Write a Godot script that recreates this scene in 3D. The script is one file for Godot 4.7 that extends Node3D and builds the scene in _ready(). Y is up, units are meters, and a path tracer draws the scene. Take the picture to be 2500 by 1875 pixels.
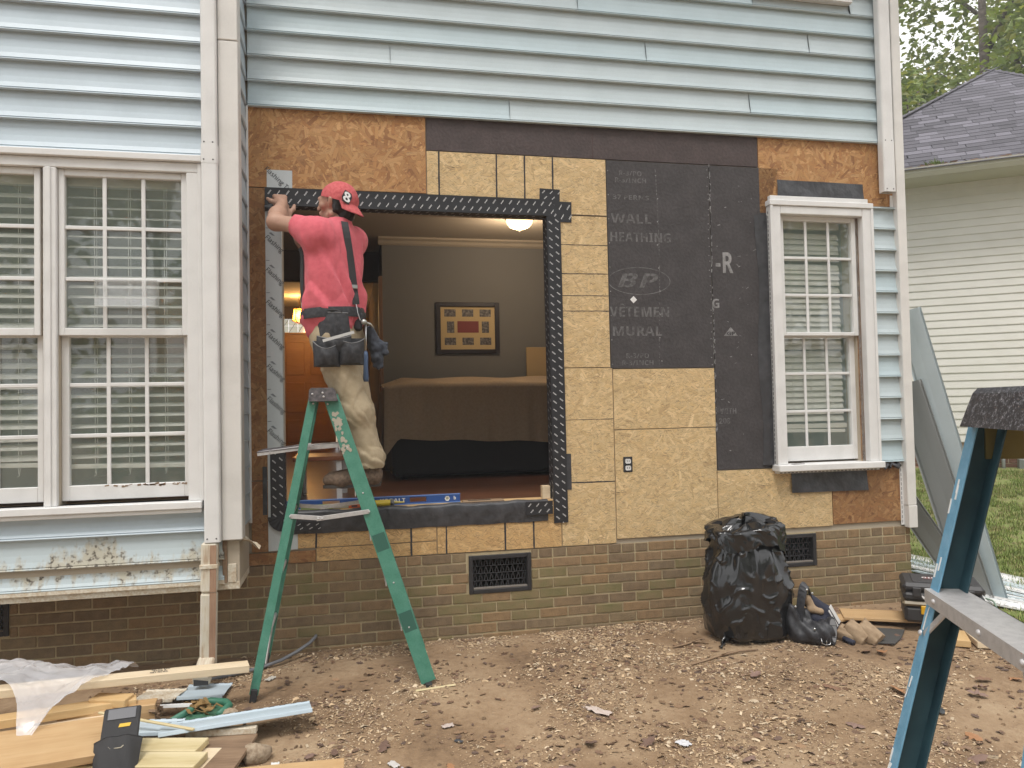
extends Node3D
# A man on a green stepladder tapes the rough opening cut into a blue-sided house.
# Metres, y up. The sheathed wall is the plane z = 0, the yard lies towards +z.

var M := {}
var rng := RandomNumberGenerator.new()
var house: Node3D


class MB:
	var st := SurfaceTool.new()
	func _init(smooth := false):
		st.begin(Mesh.PRIMITIVE_TRIANGLES)
		st.set_smooth_group(0 if smooth else -1)
	func tri(a: Vector3, b: Vector3, c: Vector3, ua := Vector2.ZERO, ub := Vector2.ZERO, uc := Vector2.ZERO) -> void:
		st.set_uv(ua); st.add_vertex(a)
		st.set_uv(uc); st.add_vertex(c)
		st.set_uv(ub); st.add_vertex(b)
	func quad(a: Vector3, b: Vector3, c: Vector3, d: Vector3, ua := Vector2(0, 0), ub := Vector2(1, 0), uc := Vector2(1, 1), ud := Vector2(0, 1)) -> void:
		tri(a, b, c, ua, ub, uc)
		tri(a, c, d, ua, uc, ud)
	# box centred on its transform; chamfered by b; uv in metres with u along local x
	func box(t: Transform3D, s: Vector3, b := 0.0) -> void:
		var h := s * 0.5
		var off := Vector2(fmod(absf(t.origin.x * 7.13 + t.origin.z * 3.7), 1.0), fmod(absf(t.origin.y * 5.31 + t.origin.x * 1.9), 1.0))
		var ax := [Vector3(1, 0, 0), Vector3(0, 1, 0), Vector3(0, 0, 1)]
		for i in 3:
			for sg: float in [-1.0, 1.0]:
				var n: Vector3 = ax[i] * sg
				var u: Vector3 = ax[(i + 1) % 3]
				var v: Vector3 = ax[(i + 2) % 3] * sg
				var hn: float = h[i]
				var hu: float = h[(i + 1) % 3] - b
				var hv: float = h[(i + 2) % 3] - b
				var p := [n * hn - u * hu - v * hv, n * hn + u * hu - v * hv, n * hn + u * hu + v * hv, n * hn - u * hu + v * hv]
				var w := []
				var uv := []
				for q: Vector3 in p:
					w.append(t * q)
					uv.append(off + (Vector2(q.x, q.y) if i == 2 else (Vector2(q.x, q.z) if i == 1 else Vector2(q.z, q.y))))
				quad(w[0], w[1], w[2], w[3], uv[0], uv[1], uv[2], uv[3])
		if b > 0.0:
			for i in 3:
				var u: Vector3 = ax[(i + 1) % 3]
				var v: Vector3 = ax[(i + 2) % 3]
				var w: Vector3 = ax[i]
				var hu: float = h[(i + 1) % 3]
				var hv: float = h[(i + 2) % 3]
				var hw: float = h[i] - b
				for su: float in [-1.0, 1.0]:
					for sv: float in [-1.0, 1.0]:
						var a1: Vector3 = u * su * hu + v * sv * (hv - b)
						var a2: Vector3 = u * su * (hu - b) + v * sv * hv
						var q := [t * (a1 - w * hw), t * (a2 - w * hw), t * (a2 + w * hw), t * (a1 + w * hw)]
						var flip := su * sv > 0.0
						if flip:
							quad(q[0], q[1], q[2], q[3], off, off, off + Vector2(hw * 2, 0), off + Vector2(hw * 2, 0))
						else:
							quad(q[3], q[2], q[1], q[0], off, off, off + Vector2(hw * 2, 0), off + Vector2(hw * 2, 0))
			for sx: float in [-1.0, 1.0]:
				for sy: float in [-1.0, 1.0]:
					for sz: float in [-1.0, 1.0]:
						var c1 := t * Vector3(sx * h.x, sy * (h.y - b), sz * (h.z - b))
						var c2 := t * Vector3(sx * (h.x - b), sy * h.y, sz * (h.z - b))
						var c3 := t * Vector3(sx * (h.x - b), sy * (h.y - b), sz * h.z)
						if sx * sy * sz > 0: tri(c1, c2, c3, off, off, off)
						else: tri(c1, c3, c2, off, off, off)
	func bx(x0: float, y0: float, z0: float, x1: float, y1: float, z1: float, b := 0.0) -> void:
		box(Transform3D(Basis(), Vector3(x0 + x1, y0 + y1, z0 + z1) * 0.5), Vector3(absf(x1 - x0), absf(y1 - y0), absf(z1 - z0)), b)
	# bar of w x h between two points, its width kept level
	func bar(a: Vector3, c: Vector3, w: float, h: float, b := 0.0, up := Vector3.UP) -> void:
		var x := (c - a).normalized()
		if absf(x.dot(up)) > 0.98: up = Vector3(0, 0, 1)
		var z := x.cross(up).normalized()
		var y := z.cross(x)
		box(Transform3D(Basis(x, y, z), (a + c) * 0.5), Vector3(a.distance_to(c), h, w), b)
	# a profile of (y, z) points swept along x
	func sweep_x(prof: Array, x0: float, x1: float, caps := true) -> void:
		for i in prof.size() - 1:
			var p: Vector2 = prof[i]
			var q: Vector2 = prof[i + 1]
			quad(Vector3(x0, p.x, p.y), Vector3(x0, q.x, q.y), Vector3(x1, q.x, q.y), Vector3(x1, p.x, p.y), Vector2(x0, p.x), Vector2(x0, q.x), Vector2(x1, q.x), Vector2(x1, p.x))
		if caps:
			for i in range(1, prof.size() - 1):
				for x: float in [x0, x1]:
					tri(Vector3(x, prof[0].x, prof[0].y), Vector3(x, prof[i].x, prof[i].y), Vector3(x, prof[i + 1].x, prof[i + 1].y))
	func tube(pts: Array, rad, sides := 8, caps := true, squash := Vector2.ONE) -> void:
		var rings := []
		var ref := Vector3.UP
		var n := pts.size()
		var d0: Vector3 = (pts[1] - pts[0]).normalized()
		if absf(d0.dot(ref)) > 0.9: ref = Vector3(1, 0, 0)
		var u := d0.cross(ref).normalized()
		var along := 0.0
		for i in n:
			var d: Vector3 = ((pts[mini(i + 1, n - 1)] as Vector3) - (pts[maxi(i - 1, 0)] as Vector3)).normalized()
			u = (u - d * u.dot(d)).normalized()
			var v := d.cross(u)
			var r: float = rad[i] if rad is Array else rad
			var ring := []
			for k in sides:
				var a := TAU * k / sides
				ring.append(pts[i] + (u * cos(a) * squash.x + v * sin(a) * squash.y) * r)
			rings.append(ring)
		for i in n - 1:
			var seg: float = (pts[i] as Vector3).distance_to(pts[i + 1])
			for k in sides:
				var k2 := (k + 1) % sides
				quad(rings[i][k], rings[i][k2], rings[i + 1][k2], rings[i + 1][k], Vector2(along, float(k) / sides * 0.2), Vector2(along, (k + 1.0) / sides * 0.2), Vector2(along + seg, (k + 1.0) / sides * 0.2), Vector2(along + seg, float(k) / sides * 0.2))
			along += seg
		if caps:
			for k in range(1, sides - 1):
				tri(rings[0][0], rings[0][k + 1], rings[0][k])
				tri(rings[n - 1][0], rings[n - 1][k], rings[n - 1][k + 1])
	# polygon in the transform's xy plane, from z = 0 to z = depth
	func prism(poly: Array, depth: float, t := Transform3D()) -> void:
		var pp := PackedVector2Array(poly)
		if Geometry2D.is_polygon_clockwise(pp): pp.reverse()
		var idx := Geometry2D.triangulate_polygon(pp)
		for i in range(0, idx.size(), 3):
			var a := pp[idx[i]]
			var b := pp[idx[i + 1]]
			var c := pp[idx[i + 2]]
			if (b - a).cross(c - a) < 0.0:
				var e := b; b = c; c = e
			tri(t * Vector3(a.x, a.y, depth), t * Vector3(b.x, b.y, depth), t * Vector3(c.x, c.y, depth), a, b, c)
			if depth > 0.0:
				tri(t * Vector3(a.x, a.y, 0), t * Vector3(c.x, c.y, 0), t * Vector3(b.x, b.y, 0), a, c, b)
		if depth > 0.0:
			for i in pp.size():
				var a := pp[i]
				var b := pp[(i + 1) % pp.size()]
				quad(t * Vector3(a.x, a.y, 0), t * Vector3(b.x, b.y, 0), t * Vector3(b.x, b.y, depth), t * Vector3(a.x, a.y, depth), a, b, b + Vector2(0, depth), a + Vector2(0, depth))
	# grid of points p[i][j]
	func sheet(p: Array, closed_u := false, uvs := Vector2(1, 1)) -> void:
		var nu := p.size()
		var nv: int = p[0].size()
		for i in (nu if closed_u else nu - 1):
			for j in nv - 1:
				var i2 := (i + 1) % nu
				var a := Vector2(float(i) / (nu - 1), float(j) / (nv - 1)) * uvs
				var b := Vector2(float(i + 1) / (nu - 1), float(j + 1) / (nv - 1)) * uvs
				quad(p[i][j], p[i2][j], p[i2][j + 1], p[i][j + 1], a, Vector2(b.x, a.y), b, Vector2(a.x, b.y))
	# profile of (radius, height) points turned round the transform's y axis
	func lathe(prof: Array, sides := 16, t := Transform3D()) -> void:
		for i in prof.size() - 1:
			for k in sides:
				var a := TAU * k / sides
				var b := TAU * (k + 1) / sides
				var p: Vector2 = prof[i]
				var q: Vector2 = prof[i + 1]
				var v := [t * Vector3(cos(a) * p.x, p.y, sin(a) * p.x), t * Vector3(cos(b) * p.x, p.y, sin(b) * p.x), t * Vector3(cos(b) * q.x, q.y, sin(b) * q.x), t * Vector3(cos(a) * q.x, q.y, sin(a) * q.x)]
				if p.x < 1e-5: tri(v[0], v[3], v[2])
				elif q.x < 1e-5: tri(v[0], v[2], v[1])
				else: quad(v[1], v[0], v[3], v[2])
	func done() -> ArrayMesh:
		st.generate_normals()
		return st.commit()


func lin(r: float, g: float, b: float) -> Color:
	return Color(r, g, b).linear_to_srgb()


func mat(c: Color, rough := 0.8, metal := 0.0) -> StandardMaterial3D:
	var m := StandardMaterial3D.new()
	m.albedo_color = lin(c.r, c.g, c.b)
	m.roughness = rough
	m.metallic = metal
	return m


func tinted(m: StandardMaterial3D, c: Color) -> StandardMaterial3D:
	var n: StandardMaterial3D = m.duplicate()
	n.albedo_color = lin(c.r, c.g, c.b)
	return n


func obj(called: String, mesh: Mesh, m: Material, parent: Node, at := Transform3D()) -> MeshInstance3D:
	var o := MeshInstance3D.new()
	o.name = called
	o.mesh = mesh
	o.material_override = m
	o.transform = at
	parent.add_child(o, true)
	return o


func tag(o: Node, label: String, category: String, group := "", kind := "") -> Node:
	o.set_meta("label", label)
	if category: o.set_meta("category", category)
	if group: o.set_meta("group", group)
	if kind: o.set_meta("kind", kind)
	return o


func thing(called: String, label: String, category: String, at := Vector3.ZERO, turn := 0.0, group := "") -> Node3D:
	var o := Node3D.new()
	o.name = called
	add_child(o, true)
	o.position = at
	o.rotation.y = turn
	tag(o, label, category, group)
	return o


func empty_part(called: String, parent: Node) -> Node3D:
	var o := Node3D.new()
	o.name = called
	parent.add_child(o, true)
	return o


func struct(called: String, mesh: Mesh, m: Material, label := "") -> MeshInstance3D:
	var o := obj(called, mesh, m, self)
	o.set_meta("kind", "structure")
	if label: o.set_meta("label", label)
	return o


func box_mesh(x0: float, y0: float, z0: float, x1: float, y1: float, z1: float, b := 0.0) -> ArrayMesh:
	var k := MB.new()
	k.bx(x0, y0, z0, x1, y1, z1, b)
	return k.done()


func text(parent: Node, words: String, size: float, m: Material, t: Transform3D, called := "printed_lettering", font := "Droid Sans", weight := 700, depth := 0.0006) -> MeshInstance3D:
	var f := SystemFont.new()
	f.font_names = PackedStringArray([font])
	f.font_weight = weight
	var tm := TextMesh.new()
	tm.text = words
	tm.font = f
	tm.font_size = 32
	tm.pixel_size = size / 23.0
	tm.depth = depth
	tm.curve_step = 2.0
	return obj(called, tm, m, parent, t)


# ---------- computed textures: what surfaces are made of ----------
func noise(freq: float, sd: int, oct := 4, kind := FastNoiseLite.TYPE_SIMPLEX_SMOOTH) -> FastNoiseLite:
	var n := FastNoiseLite.new()
	n.noise_type = kind
	n.frequency = freq
	n.seed = sd
	n.fractal_octaves = oct
	return n


func grey(n: FastNoiseLite, w: int, h: int) -> Image:
	var i := n.get_seamless_image(w, h)
	i.convert(Image.FORMAT_L8)
	return i


# several grey pictures, weighted, looked up in a row of colours (linear values)
func ramp(pics: Array, weights: Array, stops: Array, bump := 0.0) -> Array:
	var w: int = pics[0].get_width()
	var h: int = pics[0].get_height()
	var lut := PackedByteArray()
	for k in 256:
		var f := k / 255.0 * (stops.size() - 1)
		var a := mini(int(f), stops.size() - 2)
		var c: Color = (stops[a] as Color).lerp(stops[a + 1], f - a).linear_to_srgb()
		lut.append(int(clampf(c.r, 0, 1) * 255)); lut.append(int(clampf(c.g, 0, 1) * 255)); lut.append(int(clampf(c.b, 0, 1) * 255))
	var datas := []
	for p: Image in pics: datas.append(p.get_data())
	var out := PackedByteArray()
	out.resize(w * h * 3)
	var flat := PackedByteArray()
	flat.resize(w * h)
	for i in w * h:
		var v := 0.0
		for k in datas.size(): v += datas[k][i] * weights[k]
		var q := clampi(int(v), 0, 255)
		flat[i] = q
		q *= 3
		out[i * 3] = lut[q]; out[i * 3 + 1] = lut[q + 1]; out[i * 3 + 2] = lut[q + 2]
	var im := Image.create_from_data(w, h, false, Image.FORMAT_RGB8, out)
	var res := [ImageTexture.create_from_image(im)]
	if bump > 0.0:
		var b := Image.create_from_data(w, h, false, Image.FORMAT_L8, flat)
		b.convert(Image.FORMAT_RGBA8)
		b.bump_map_to_normal_map(bump)
		res.append(ImageTexture.create_from_image(b))
	return res


func textured(tex: Array, rough: float, scale: float, world := false, tri := true, nscale := 1.0) -> StandardMaterial3D:
	var m := StandardMaterial3D.new()
	m.albedo_texture = tex[0]
	if tex.size() > 1:
		m.normal_enabled = true
		m.normal_texture = tex[1]
		m.normal_scale = nscale
	m.roughness = rough
	m.uv1_triplanar = tri
	m.uv1_world_triplanar = world and tri
	m.uv1_triplanar_sharpness = 4.0
	m.uv1_scale = Vector3(scale, scale, scale)
	return m


# pressed wood strands: angle spread in radians round the horizontal, lengths and widths in pixels
func strand_tex(sd: int, size: int, count: int, spread: float, lmin: float, lmax: float, wmin: float, wmax: float, pal: Array, rim := 0.82, marks := 0) -> Array:
	var r := RandomNumberGenerator.new()
	r.seed = sd
	var rgb := PackedByteArray()
	rgb.resize(size * size * 3)
	var hgt := PackedByteArray()
	hgt.resize(size * size)
	var c0: Color = (pal[0] as Color).linear_to_srgb()
	for i in size * size:
		rgb[i * 3] = int(c0.r * 255); rgb[i * 3 + 1] = int(c0.g * 255); rgb[i * 3 + 2] = int(c0.b * 255)
		hgt[i] = 90
	for s in count:
		var a := r.randfn(0.0, spread)
		var ca := cos(a)
		var sa := sin(a)
		var le := r.randf_range(lmin, lmax)
		var wi := r.randf_range(wmin, wmax)
		var cx := r.randf() * size
		var cy := r.randf() * size
		var c: Color = (pal[r.randi() % pal.size()] as Color).lerp(pal[r.randi() % pal.size()], r.randf()) * r.randf_range(0.88, 1.1)
		c = c.linear_to_srgb()
		var cr := c.r * 255.0
		var cg := c.g * 255.0
		var cb := c.b * 255.0
		var h := r.randi_range(60, 200)
		var skew := r.randf_range(-0.5, 0.5)
		var ny := int(wi / 0.75)
		for j in ny:
			var y := (j * 0.75) - wi * 0.5
			var t := r.randf_range(0.95, 1.04)
			if j == 0 or j == ny - 1: t *= rim
			var nx := int(le / 0.8)
			var q0 := int(clampf(cr * t, 0, 255))
			var q1 := int(clampf(cg * t, 0, 255))
			var q2 := int(clampf(cb * t, 0, 255))
			var x := -le * 0.5 + y * skew + r.randf_range(-3, 3)
			for i in nx:
				var px := posmod(int(cx + x * ca - y * sa), size)
				var py := posmod(int(cy + x * sa + y * ca), size)
				var o := py * size + px
				rgb[o * 3] = q0; rgb[o * 3 + 1] = q1; rgb[o * 3 + 2] = q2
				hgt[o] = h
				x += 0.8
	for s in marks:   # dark slivers and pits between the strands
		var a := r.randfn(0.0, 0.5)
		var x := r.randf() * size
		var y := r.randf() * size
		for i in r.randi_range(3, 22):
			var o := posmod(int(y + i * sin(a)), size) * size + posmod(int(x + i * cos(a)), size)
			for c in 3: rgb[o * 3 + c] = int(rgb[o * 3 + c] * 0.62)
			hgt[o] = 20
	var im := Image.create_from_data(size, size, false, Image.FORMAT_RGB8, rgb)
	var b := Image.create_from_data(size, size, false, Image.FORMAT_L8, hgt)
	b.convert(Image.FORMAT_RGBA8)
	b.bump_map_to_normal_map(1.2)
	return [ImageTexture.create_from_image(im), ImageTexture.create_from_image(b)]


func grain(sd: int, stops: Array, rings := 1.0) -> Array:
	var a := grey(noise(0.035, sd, 3), 32, 256)
	a.resize(512, 256, Image.INTERPOLATE_CUBIC)
	var b := grey(noise(0.12, sd + 1, 2), 48, 512)
	b.resize(512, 512, Image.INTERPOLATE_CUBIC)
	b.resize(512, 256)
	var c := grey(noise(0.01, sd + 2, 3), 512, 256)
	return ramp([a, b, c], [0.5 * rings, 0.35, 0.2], stops, 0.6)


# a board one exposure high, u along it: dirt hangs from its upper edge or creeps up from the lower
func stained(sd: int, from_top: float, amount: float, y0: float) -> StandardMaterial3D:
	var w := 1024
	var h := 64
	var n1 := noise(0.006, sd, 3)
	var n2 := noise(0.05, sd + 1, 4)
	var n3 := noise(0.16, sd + 2, 2)
	var out := PackedByteArray()
	out.resize(w * h * 3)
	for y in h:
		var v := float(y) / h
		var edge := v if from_top > 0.5 else 1.0 - v
		for x in w:
			var reach := amount * (0.75 + 0.9 * n1.get_noise_2d(x, 7.0) + 0.45 * n2.get_noise_2d(x * 0.8, 3.0))
			var s := clampf((reach - edge) * 2.2 + 0.55 * n2.get_noise_2d(x, y * 0.8) + 0.3 * n3.get_noise_2d(x, y * 0.5), 0.0, 1.0)
			var dk := clampf(n2.get_noise_2d(x + 300.0, y * 1.6) * 2.2 + n3.get_noise_2d(x, y) * 0.8 - 0.15, 0.0, 1.0) * s
			var c := Color(0.46, 0.53, 0.555).lerp(Color(0.42, 0.37, 0.27), s * 0.8).lerp(Color(0.07, 0.055, 0.04), dk).linear_to_srgb()
			var o := (y * w + x) * 3
			out[o] = int(c.r * 255); out[o + 1] = int(c.g * 255); out[o + 2] = int(c.b * 255)
	var m := StandardMaterial3D.new()
	m.albedo_texture = ImageTexture.create_from_image(Image.create_from_data(w, h, false, Image.FORMAT_RGB8, out))
	m.roughness = 0.55
	m.uv1_scale = Vector3(1.0 / 2.4, -1.0 / 0.166, 1.0)
	m.uv1_offset = Vector3(0.0, 1.0 + y0 / 0.166, 0.0)
	return m


func make_materials() -> void:
	# siding, trim, metal
	var sid := ramp([grey(noise(0.008, 3, 4), 512, 512), grey(noise(0.09, 4, 2), 512, 512)], [0.75, 0.25], [Color(0.42, 0.49, 0.51), Color(0.46, 0.53, 0.555), Color(0.49, 0.565, 0.59)])
	M.siding = textured(sid, 0.42, 0.6, true)
	M.siding_b = tinted(M.siding, Color(0.95, 1.0, 1.02))
	M.siding_bay = tinted(M.siding, Color(0.98, 1.0, 1.06))
	# blue panels with streaks of brown dirt and mildew, as the photograph shows them
	M.siding_stained = stained(31, 0.0, 0.85, 0.691)
	M.siding_foul = stained(35, 1.0, 1.05, 0.575)
	var wht := ramp([grey(noise(0.01, 5, 4), 256, 256), grey(noise(0.15, 6, 2), 256, 256)], [0.8, 0.2], [Color(0.62, 0.612, 0.6), Color(0.7, 0.694, 0.685), Color(0.74, 0.733, 0.722)])
	M.white = textured(wht, 0.5, 1.5, true)
	M.cream = tinted(M.white, Color(0.97, 0.95, 0.92))
	M.peeling = textured(grain(7, [Color(0.24, 0.13, 0.08), Color(0.44, 0.33, 0.23), Color(0.6, 0.54, 0.43), Color(0.64, 0.6, 0.52), Color(0.67, 0.64, 0.58)]), 0.8, 1.6, false, false)
	M.bare_wood = textured(grain(9, [Color(0.2, 0.11, 0.07), Color(0.33, 0.2, 0.13), Color(0.42, 0.29, 0.2)]), 0.85, 1.6, false, false)
	M.soiled = textured(ramp([grey(noise(0.02, 9, 4), 256, 256), grey(noise(0.1, 10, 4), 256, 256)], [0.5, 0.55], [Color(0.2, 0.15, 0.1), Color(0.5, 0.4, 0.28), Color(0.63, 0.58, 0.48), Color(0.66, 0.63, 0.56)]), 0.7, 2.0, true)
	M.hole_shade = mat(Color(0.04, 0.04, 0.04), 0.9)  # painted shade: near-black for pieces laid where holes would be
	M.siding_grey = mat(Color(0.3, 0.315, 0.315), 0.6)  # one even grey, darker than the blue boards
	# sheathing
	M.osb_old = textured(strand_tex(11, 768, 3300, 2.2, 28, 84, 7, 20, [Color(0.4, 0.2, 0.075), Color(0.46, 0.25, 0.1), Color(0.36, 0.17, 0.06), Color(0.52, 0.3, 0.13), Color(0.29, 0.13, 0.05), Color(0.44, 0.235, 0.09)], 0.88, 700), 0.75, 0.9, true, true, 0.7)
	M.osb_dark = tinted(M.osb_old, Color(0.72, 0.7, 0.7))
	M.osb_new = textured(strand_tex(12, 768, 5200, 0.8, 24, 84, 3, 17, [Color(0.6, 0.43, 0.225), Color(0.63, 0.46, 0.245), Color(0.585, 0.41, 0.2), Color(0.66, 0.49, 0.27), Color(0.54, 0.375, 0.19), Color(0.62, 0.45, 0.235)], 0.93, 2600), 0.75, 0.9, true, true, 0.6)
	M.osb_mid = tinted(M.osb_new, Color(0.92, 0.82, 0.7))
	M.osb_cut = mat(Color(0.36, 0.23, 0.1), 0.9)
	var fib := ramp([grey(noise(0.05, 13, 4), 512, 512), grey(noise(0.008, 14, 3), 512, 512)], [0.55, 0.45], [Color(0.034, 0.029, 0.03), Color(0.05, 0.044, 0.045), Color(0.074, 0.066, 0.067)], 2.5)
	M.fiber = textured(fib, 0.72, 1.3, true)
	M.fiber_warm = tinted(M.fiber, Color(1.25, 1.02, 0.96))
	M.print_grey = textured(ramp([grey(noise(0.08, 19, 3), 128, 128), grey(noise(0.02, 20, 2), 128, 128)], [0.65, 0.5], [Color(0.045, 0.04, 0.04), Color(0.075, 0.07, 0.07), Color(0.14, 0.135, 0.135), Color(0.17, 0.165, 0.165)]), 0.9, 3.0, true)
	M.print_pale = textured(ramp([grey(noise(0.08, 22, 3), 128, 128), grey(noise(0.02, 23, 2), 128, 128)], [0.65, 0.5], [Color(0.08, 0.075, 0.075), Color(0.24, 0.235, 0.235), Color(0.36, 0.35, 0.35)]), 0.9, 3.0, true)
	M.ink = mat(Color(0.035, 0.032, 0.035), 0.85)
	M.membrane = textured(ramp([grey(noise(0.03, 15, 4), 256, 256)], [1.0], [Color(0.03, 0.03, 0.034), Color(0.045, 0.045, 0.05), Color(0.07, 0.07, 0.078)], 1.6), 0.42, 1.2, true)
	M.tape_white = mat(Color(0.5, 0.54, 0.555), 0.42)
	M.tape_back = mat(Color(0.02, 0.02, 0.024), 0.5)
	# masonry
	var bt := [grey(noise(0.02, 16, 4), 256, 256), grey(noise(0.14, 17, 3), 256, 256)]
	var bk := []
	for c: Array in [[0.235, 0.16, 0.088], [0.265, 0.175, 0.095], [0.2, 0.14, 0.082], [0.24, 0.175, 0.1], [0.27, 0.175, 0.09], [0.215, 0.155, 0.092]]:
		var q := Color(c[0], c[1], c[2])
		bk.append(q)
	M.brick = []
	var bw := textured(ramp(bt, [0.6, 0.45], [Color(0.5, 0.5, 0.5), Color(0.68, 0.68, 0.68), Color(0.82, 0.82, 0.82), Color(1, 1, 1)], 2.0), 0.92, 2.6, true)
	for q: Color in bk:
		M.brick.append(tinted(bw, q * 1.25))
	var algae := ramp([grey(noise(0.012, 18, 3), 256, 256), bt[1]], [0.7, 0.35], [Color(0.135, 0.125, 0.05), Color(0.185, 0.155, 0.07), Color(0.215, 0.165, 0.082), Color(0.24, 0.17, 0.092)], 2.0)
	M.brick_green = textured(algae, 0.92, 2.2, true)
	M.mortar = textured(ramp(bt, [0.6, 0.45], [Color(0.3, 0.24, 0.14), Color(0.42, 0.34, 0.21), Color(0.48, 0.4, 0.26)], 2.0), 0.95, 2.5, true)
	M.cast = mat(Color(0.035, 0.033, 0.035), 0.55, 0.3)
	# wood
	M.pine = textured(grain(21, [Color(0.5, 0.31, 0.13), Color(0.6, 0.41, 0.2), Color(0.66, 0.47, 0.25)]), 0.7, 1.0, false, false)
	M.pine_pale = textured(grain(24, [Color(0.6, 0.45, 0.28), Color(0.68, 0.55, 0.38), Color(0.74, 0.62, 0.45)]), 0.7, 1.0, false, false)
	M.treated = textured(grain(27, [Color(0.42, 0.32, 0.15), Color(0.57, 0.47, 0.26), Color(0.66, 0.56, 0.35)], 1.6), 0.7, 1.0, false, false)
	M.orange_wood = textured(grain(30, [Color(0.4, 0.23, 0.1), Color(0.51, 0.33, 0.165), Color(0.57, 0.39, 0.21)]), 0.65, 1.0, false, false)
	M.old_wood = textured(grain(33, [Color(0.1, 0.065, 0.04), Color(0.22, 0.14, 0.085), Color(0.34, 0.24, 0.15)]), 0.85, 1.0, false, false)
	M.floor_wood = textured(grain(36, [Color(0.07, 0.025, 0.012), Color(0.13, 0.05, 0.024), Color(0.17, 0.07, 0.034)]), 0.3, 0.8, false, false)
	M.door_wood = textured(grain(39, [Color(0.26, 0.12, 0.04), Color(0.33, 0.16, 0.055), Color(0.38, 0.2, 0.075)]), 0.45, 0.6, false, false)
	# room
	M.slate = mat(Color(0.175, 0.17, 0.158), 0.9)
	M.dim_brown = mat(Color(0.08, 0.056, 0.04), 0.9)
	M.plaster = mat(Color(0.42, 0.36, 0.28), 0.92)
	M.cloth = textured(ramp([grey(noise(0.06, 41, 3), 256, 256), grey(noise(0.4, 42, 1), 256, 256)], [0.6, 0.4], [Color(0.3, 0.22, 0.14), Color(0.36, 0.27, 0.18), Color(0.4, 0.31, 0.21)], 0.6), 0.95, 2.0)
	# metals and plastics
	M.alum = textured(ramp([grey(noise(0.03, 43, 4), 256, 256), grey(noise(0.2, 44, 2), 256, 256)], [0.6, 0.4], [Color(0.38, 0.37, 0.37), Color(0.5, 0.485, 0.48), Color(0.58, 0.565, 0.56)]), 0.45, 4.0)
	(M.alum as StandardMaterial3D).metallic = 0.3
	M.steel = mat(Color(0.5, 0.5, 0.5), 0.3, 1.0)
	M.black = mat(Color(0.018, 0.018, 0.02), 0.55)
	M.black_rubber = mat(Color(0.025, 0.024, 0.025), 0.75)
	M.glass = StandardMaterial3D.new()
	M.glass.albedo_color = Color(0.75, 0.82, 0.78, 0.1)
	M.glass.transparency = BaseMaterial3D.TRANSPARENCY_ALPHA
	M.glass.roughness = 0.02
	M.acrylic = StandardMaterial3D.new()
	M.acrylic.albedo_color = Color(0.95, 0.96, 0.96, 0.09)
	M.acrylic.transparency = BaseMaterial3D.TRANSPARENCY_ALPHA
	M.acrylic.roughness = 0.05
	M.film = StandardMaterial3D.new()
	M.film.albedo_color = Color(0.95, 0.95, 0.97, 0.36)
	M.film.transparency = BaseMaterial3D.TRANSPARENCY_ALPHA
	M.film.roughness = 0.22
	M.blind = mat(Color(0.6, 0.585, 0.53), 0.6)


func ground_h(x: float, z: float) -> float:
	var h := 0.0
	if z > 1.0: h -= 0.06 * (z - 1.0)
	h = maxf(h, -0.6)
	var d := (x - 4.5) * 0.587 - (z - 0.2) * 0.81
	h += clampf(d / 4.2, 0.0, 1.0) * 0.6
	return h


func ground_y(x: float, z: float) -> float:
	return ground_h(x, z) + gn.get_noise_2d(x, z) * 0.018 + gn2.get_noise_2d(x, z) * 0.006


var gn: FastNoiseLite
var gn2: FastNoiseLite


# ---------- the house ----------
func clap(parent: Node, x0: float, x1: float, y: float, e: float, z: float, m: Material, top := -1.0) -> void:
	# one lapped siding board: face leaning out to a rolled bead at its foot
	var h := e + 0.012 if top < 0.0 else top - y
	var k := MB.new()
	k.sweep_x([Vector2(y + h, z + 0.001), Vector2(y + h * 0.7, z + 0.0025), Vector2(y + h * 0.45, z + 0.0075), Vector2(y + h * 0.25, z + 0.0145), Vector2(y + 0.015, z + 0.0245), Vector2(y + 0.0125, z + 0.0195), Vector2(y + 0.009, z + 0.0255), Vector2(y + 0.0045, z + 0.0285), Vector2(y + 0.0005, z + 0.0255), Vector2(y - 0.001, z + 0.019), Vector2(y + 0.001, z + 0.0005)], x0, x1)
	obj("siding_board", k.done(), m, parent)


func clap_side(parent: Node, z0: float, z1: float, y: float, e: float, x: float, m: Material) -> void:
	var k := MB.new()
	k.sweep_x([Vector2(y + e + 0.012, 0.002), Vector2(y + 0.013, 0.0145), Vector2(y + 0.0115, 0.0115), Vector2(y + 0.0085, 0.0155), Vector2(y + 0.004, 0.0175), Vector2(y - 0.001, 0.0115), Vector2(y + 0.001, 0.001)], -z1, -z0)
	obj("siding_board", k.done(), m, parent, Transform3D(Basis(Vector3.UP, PI / 2), Vector3(x, 0, 0)))


func panel(x0: float, y0: float, x1: float, y1: float, m: Material, zo := 0.0, called := "sheathing_panel") -> MeshInstance3D:
	return obj(called, box_mesh(x0 + 0.0015, y0 + 0.0015, -0.012 + zo, x1 - 0.0015, y1 - 0.0015, zo, 0.0012), m, house)


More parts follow.
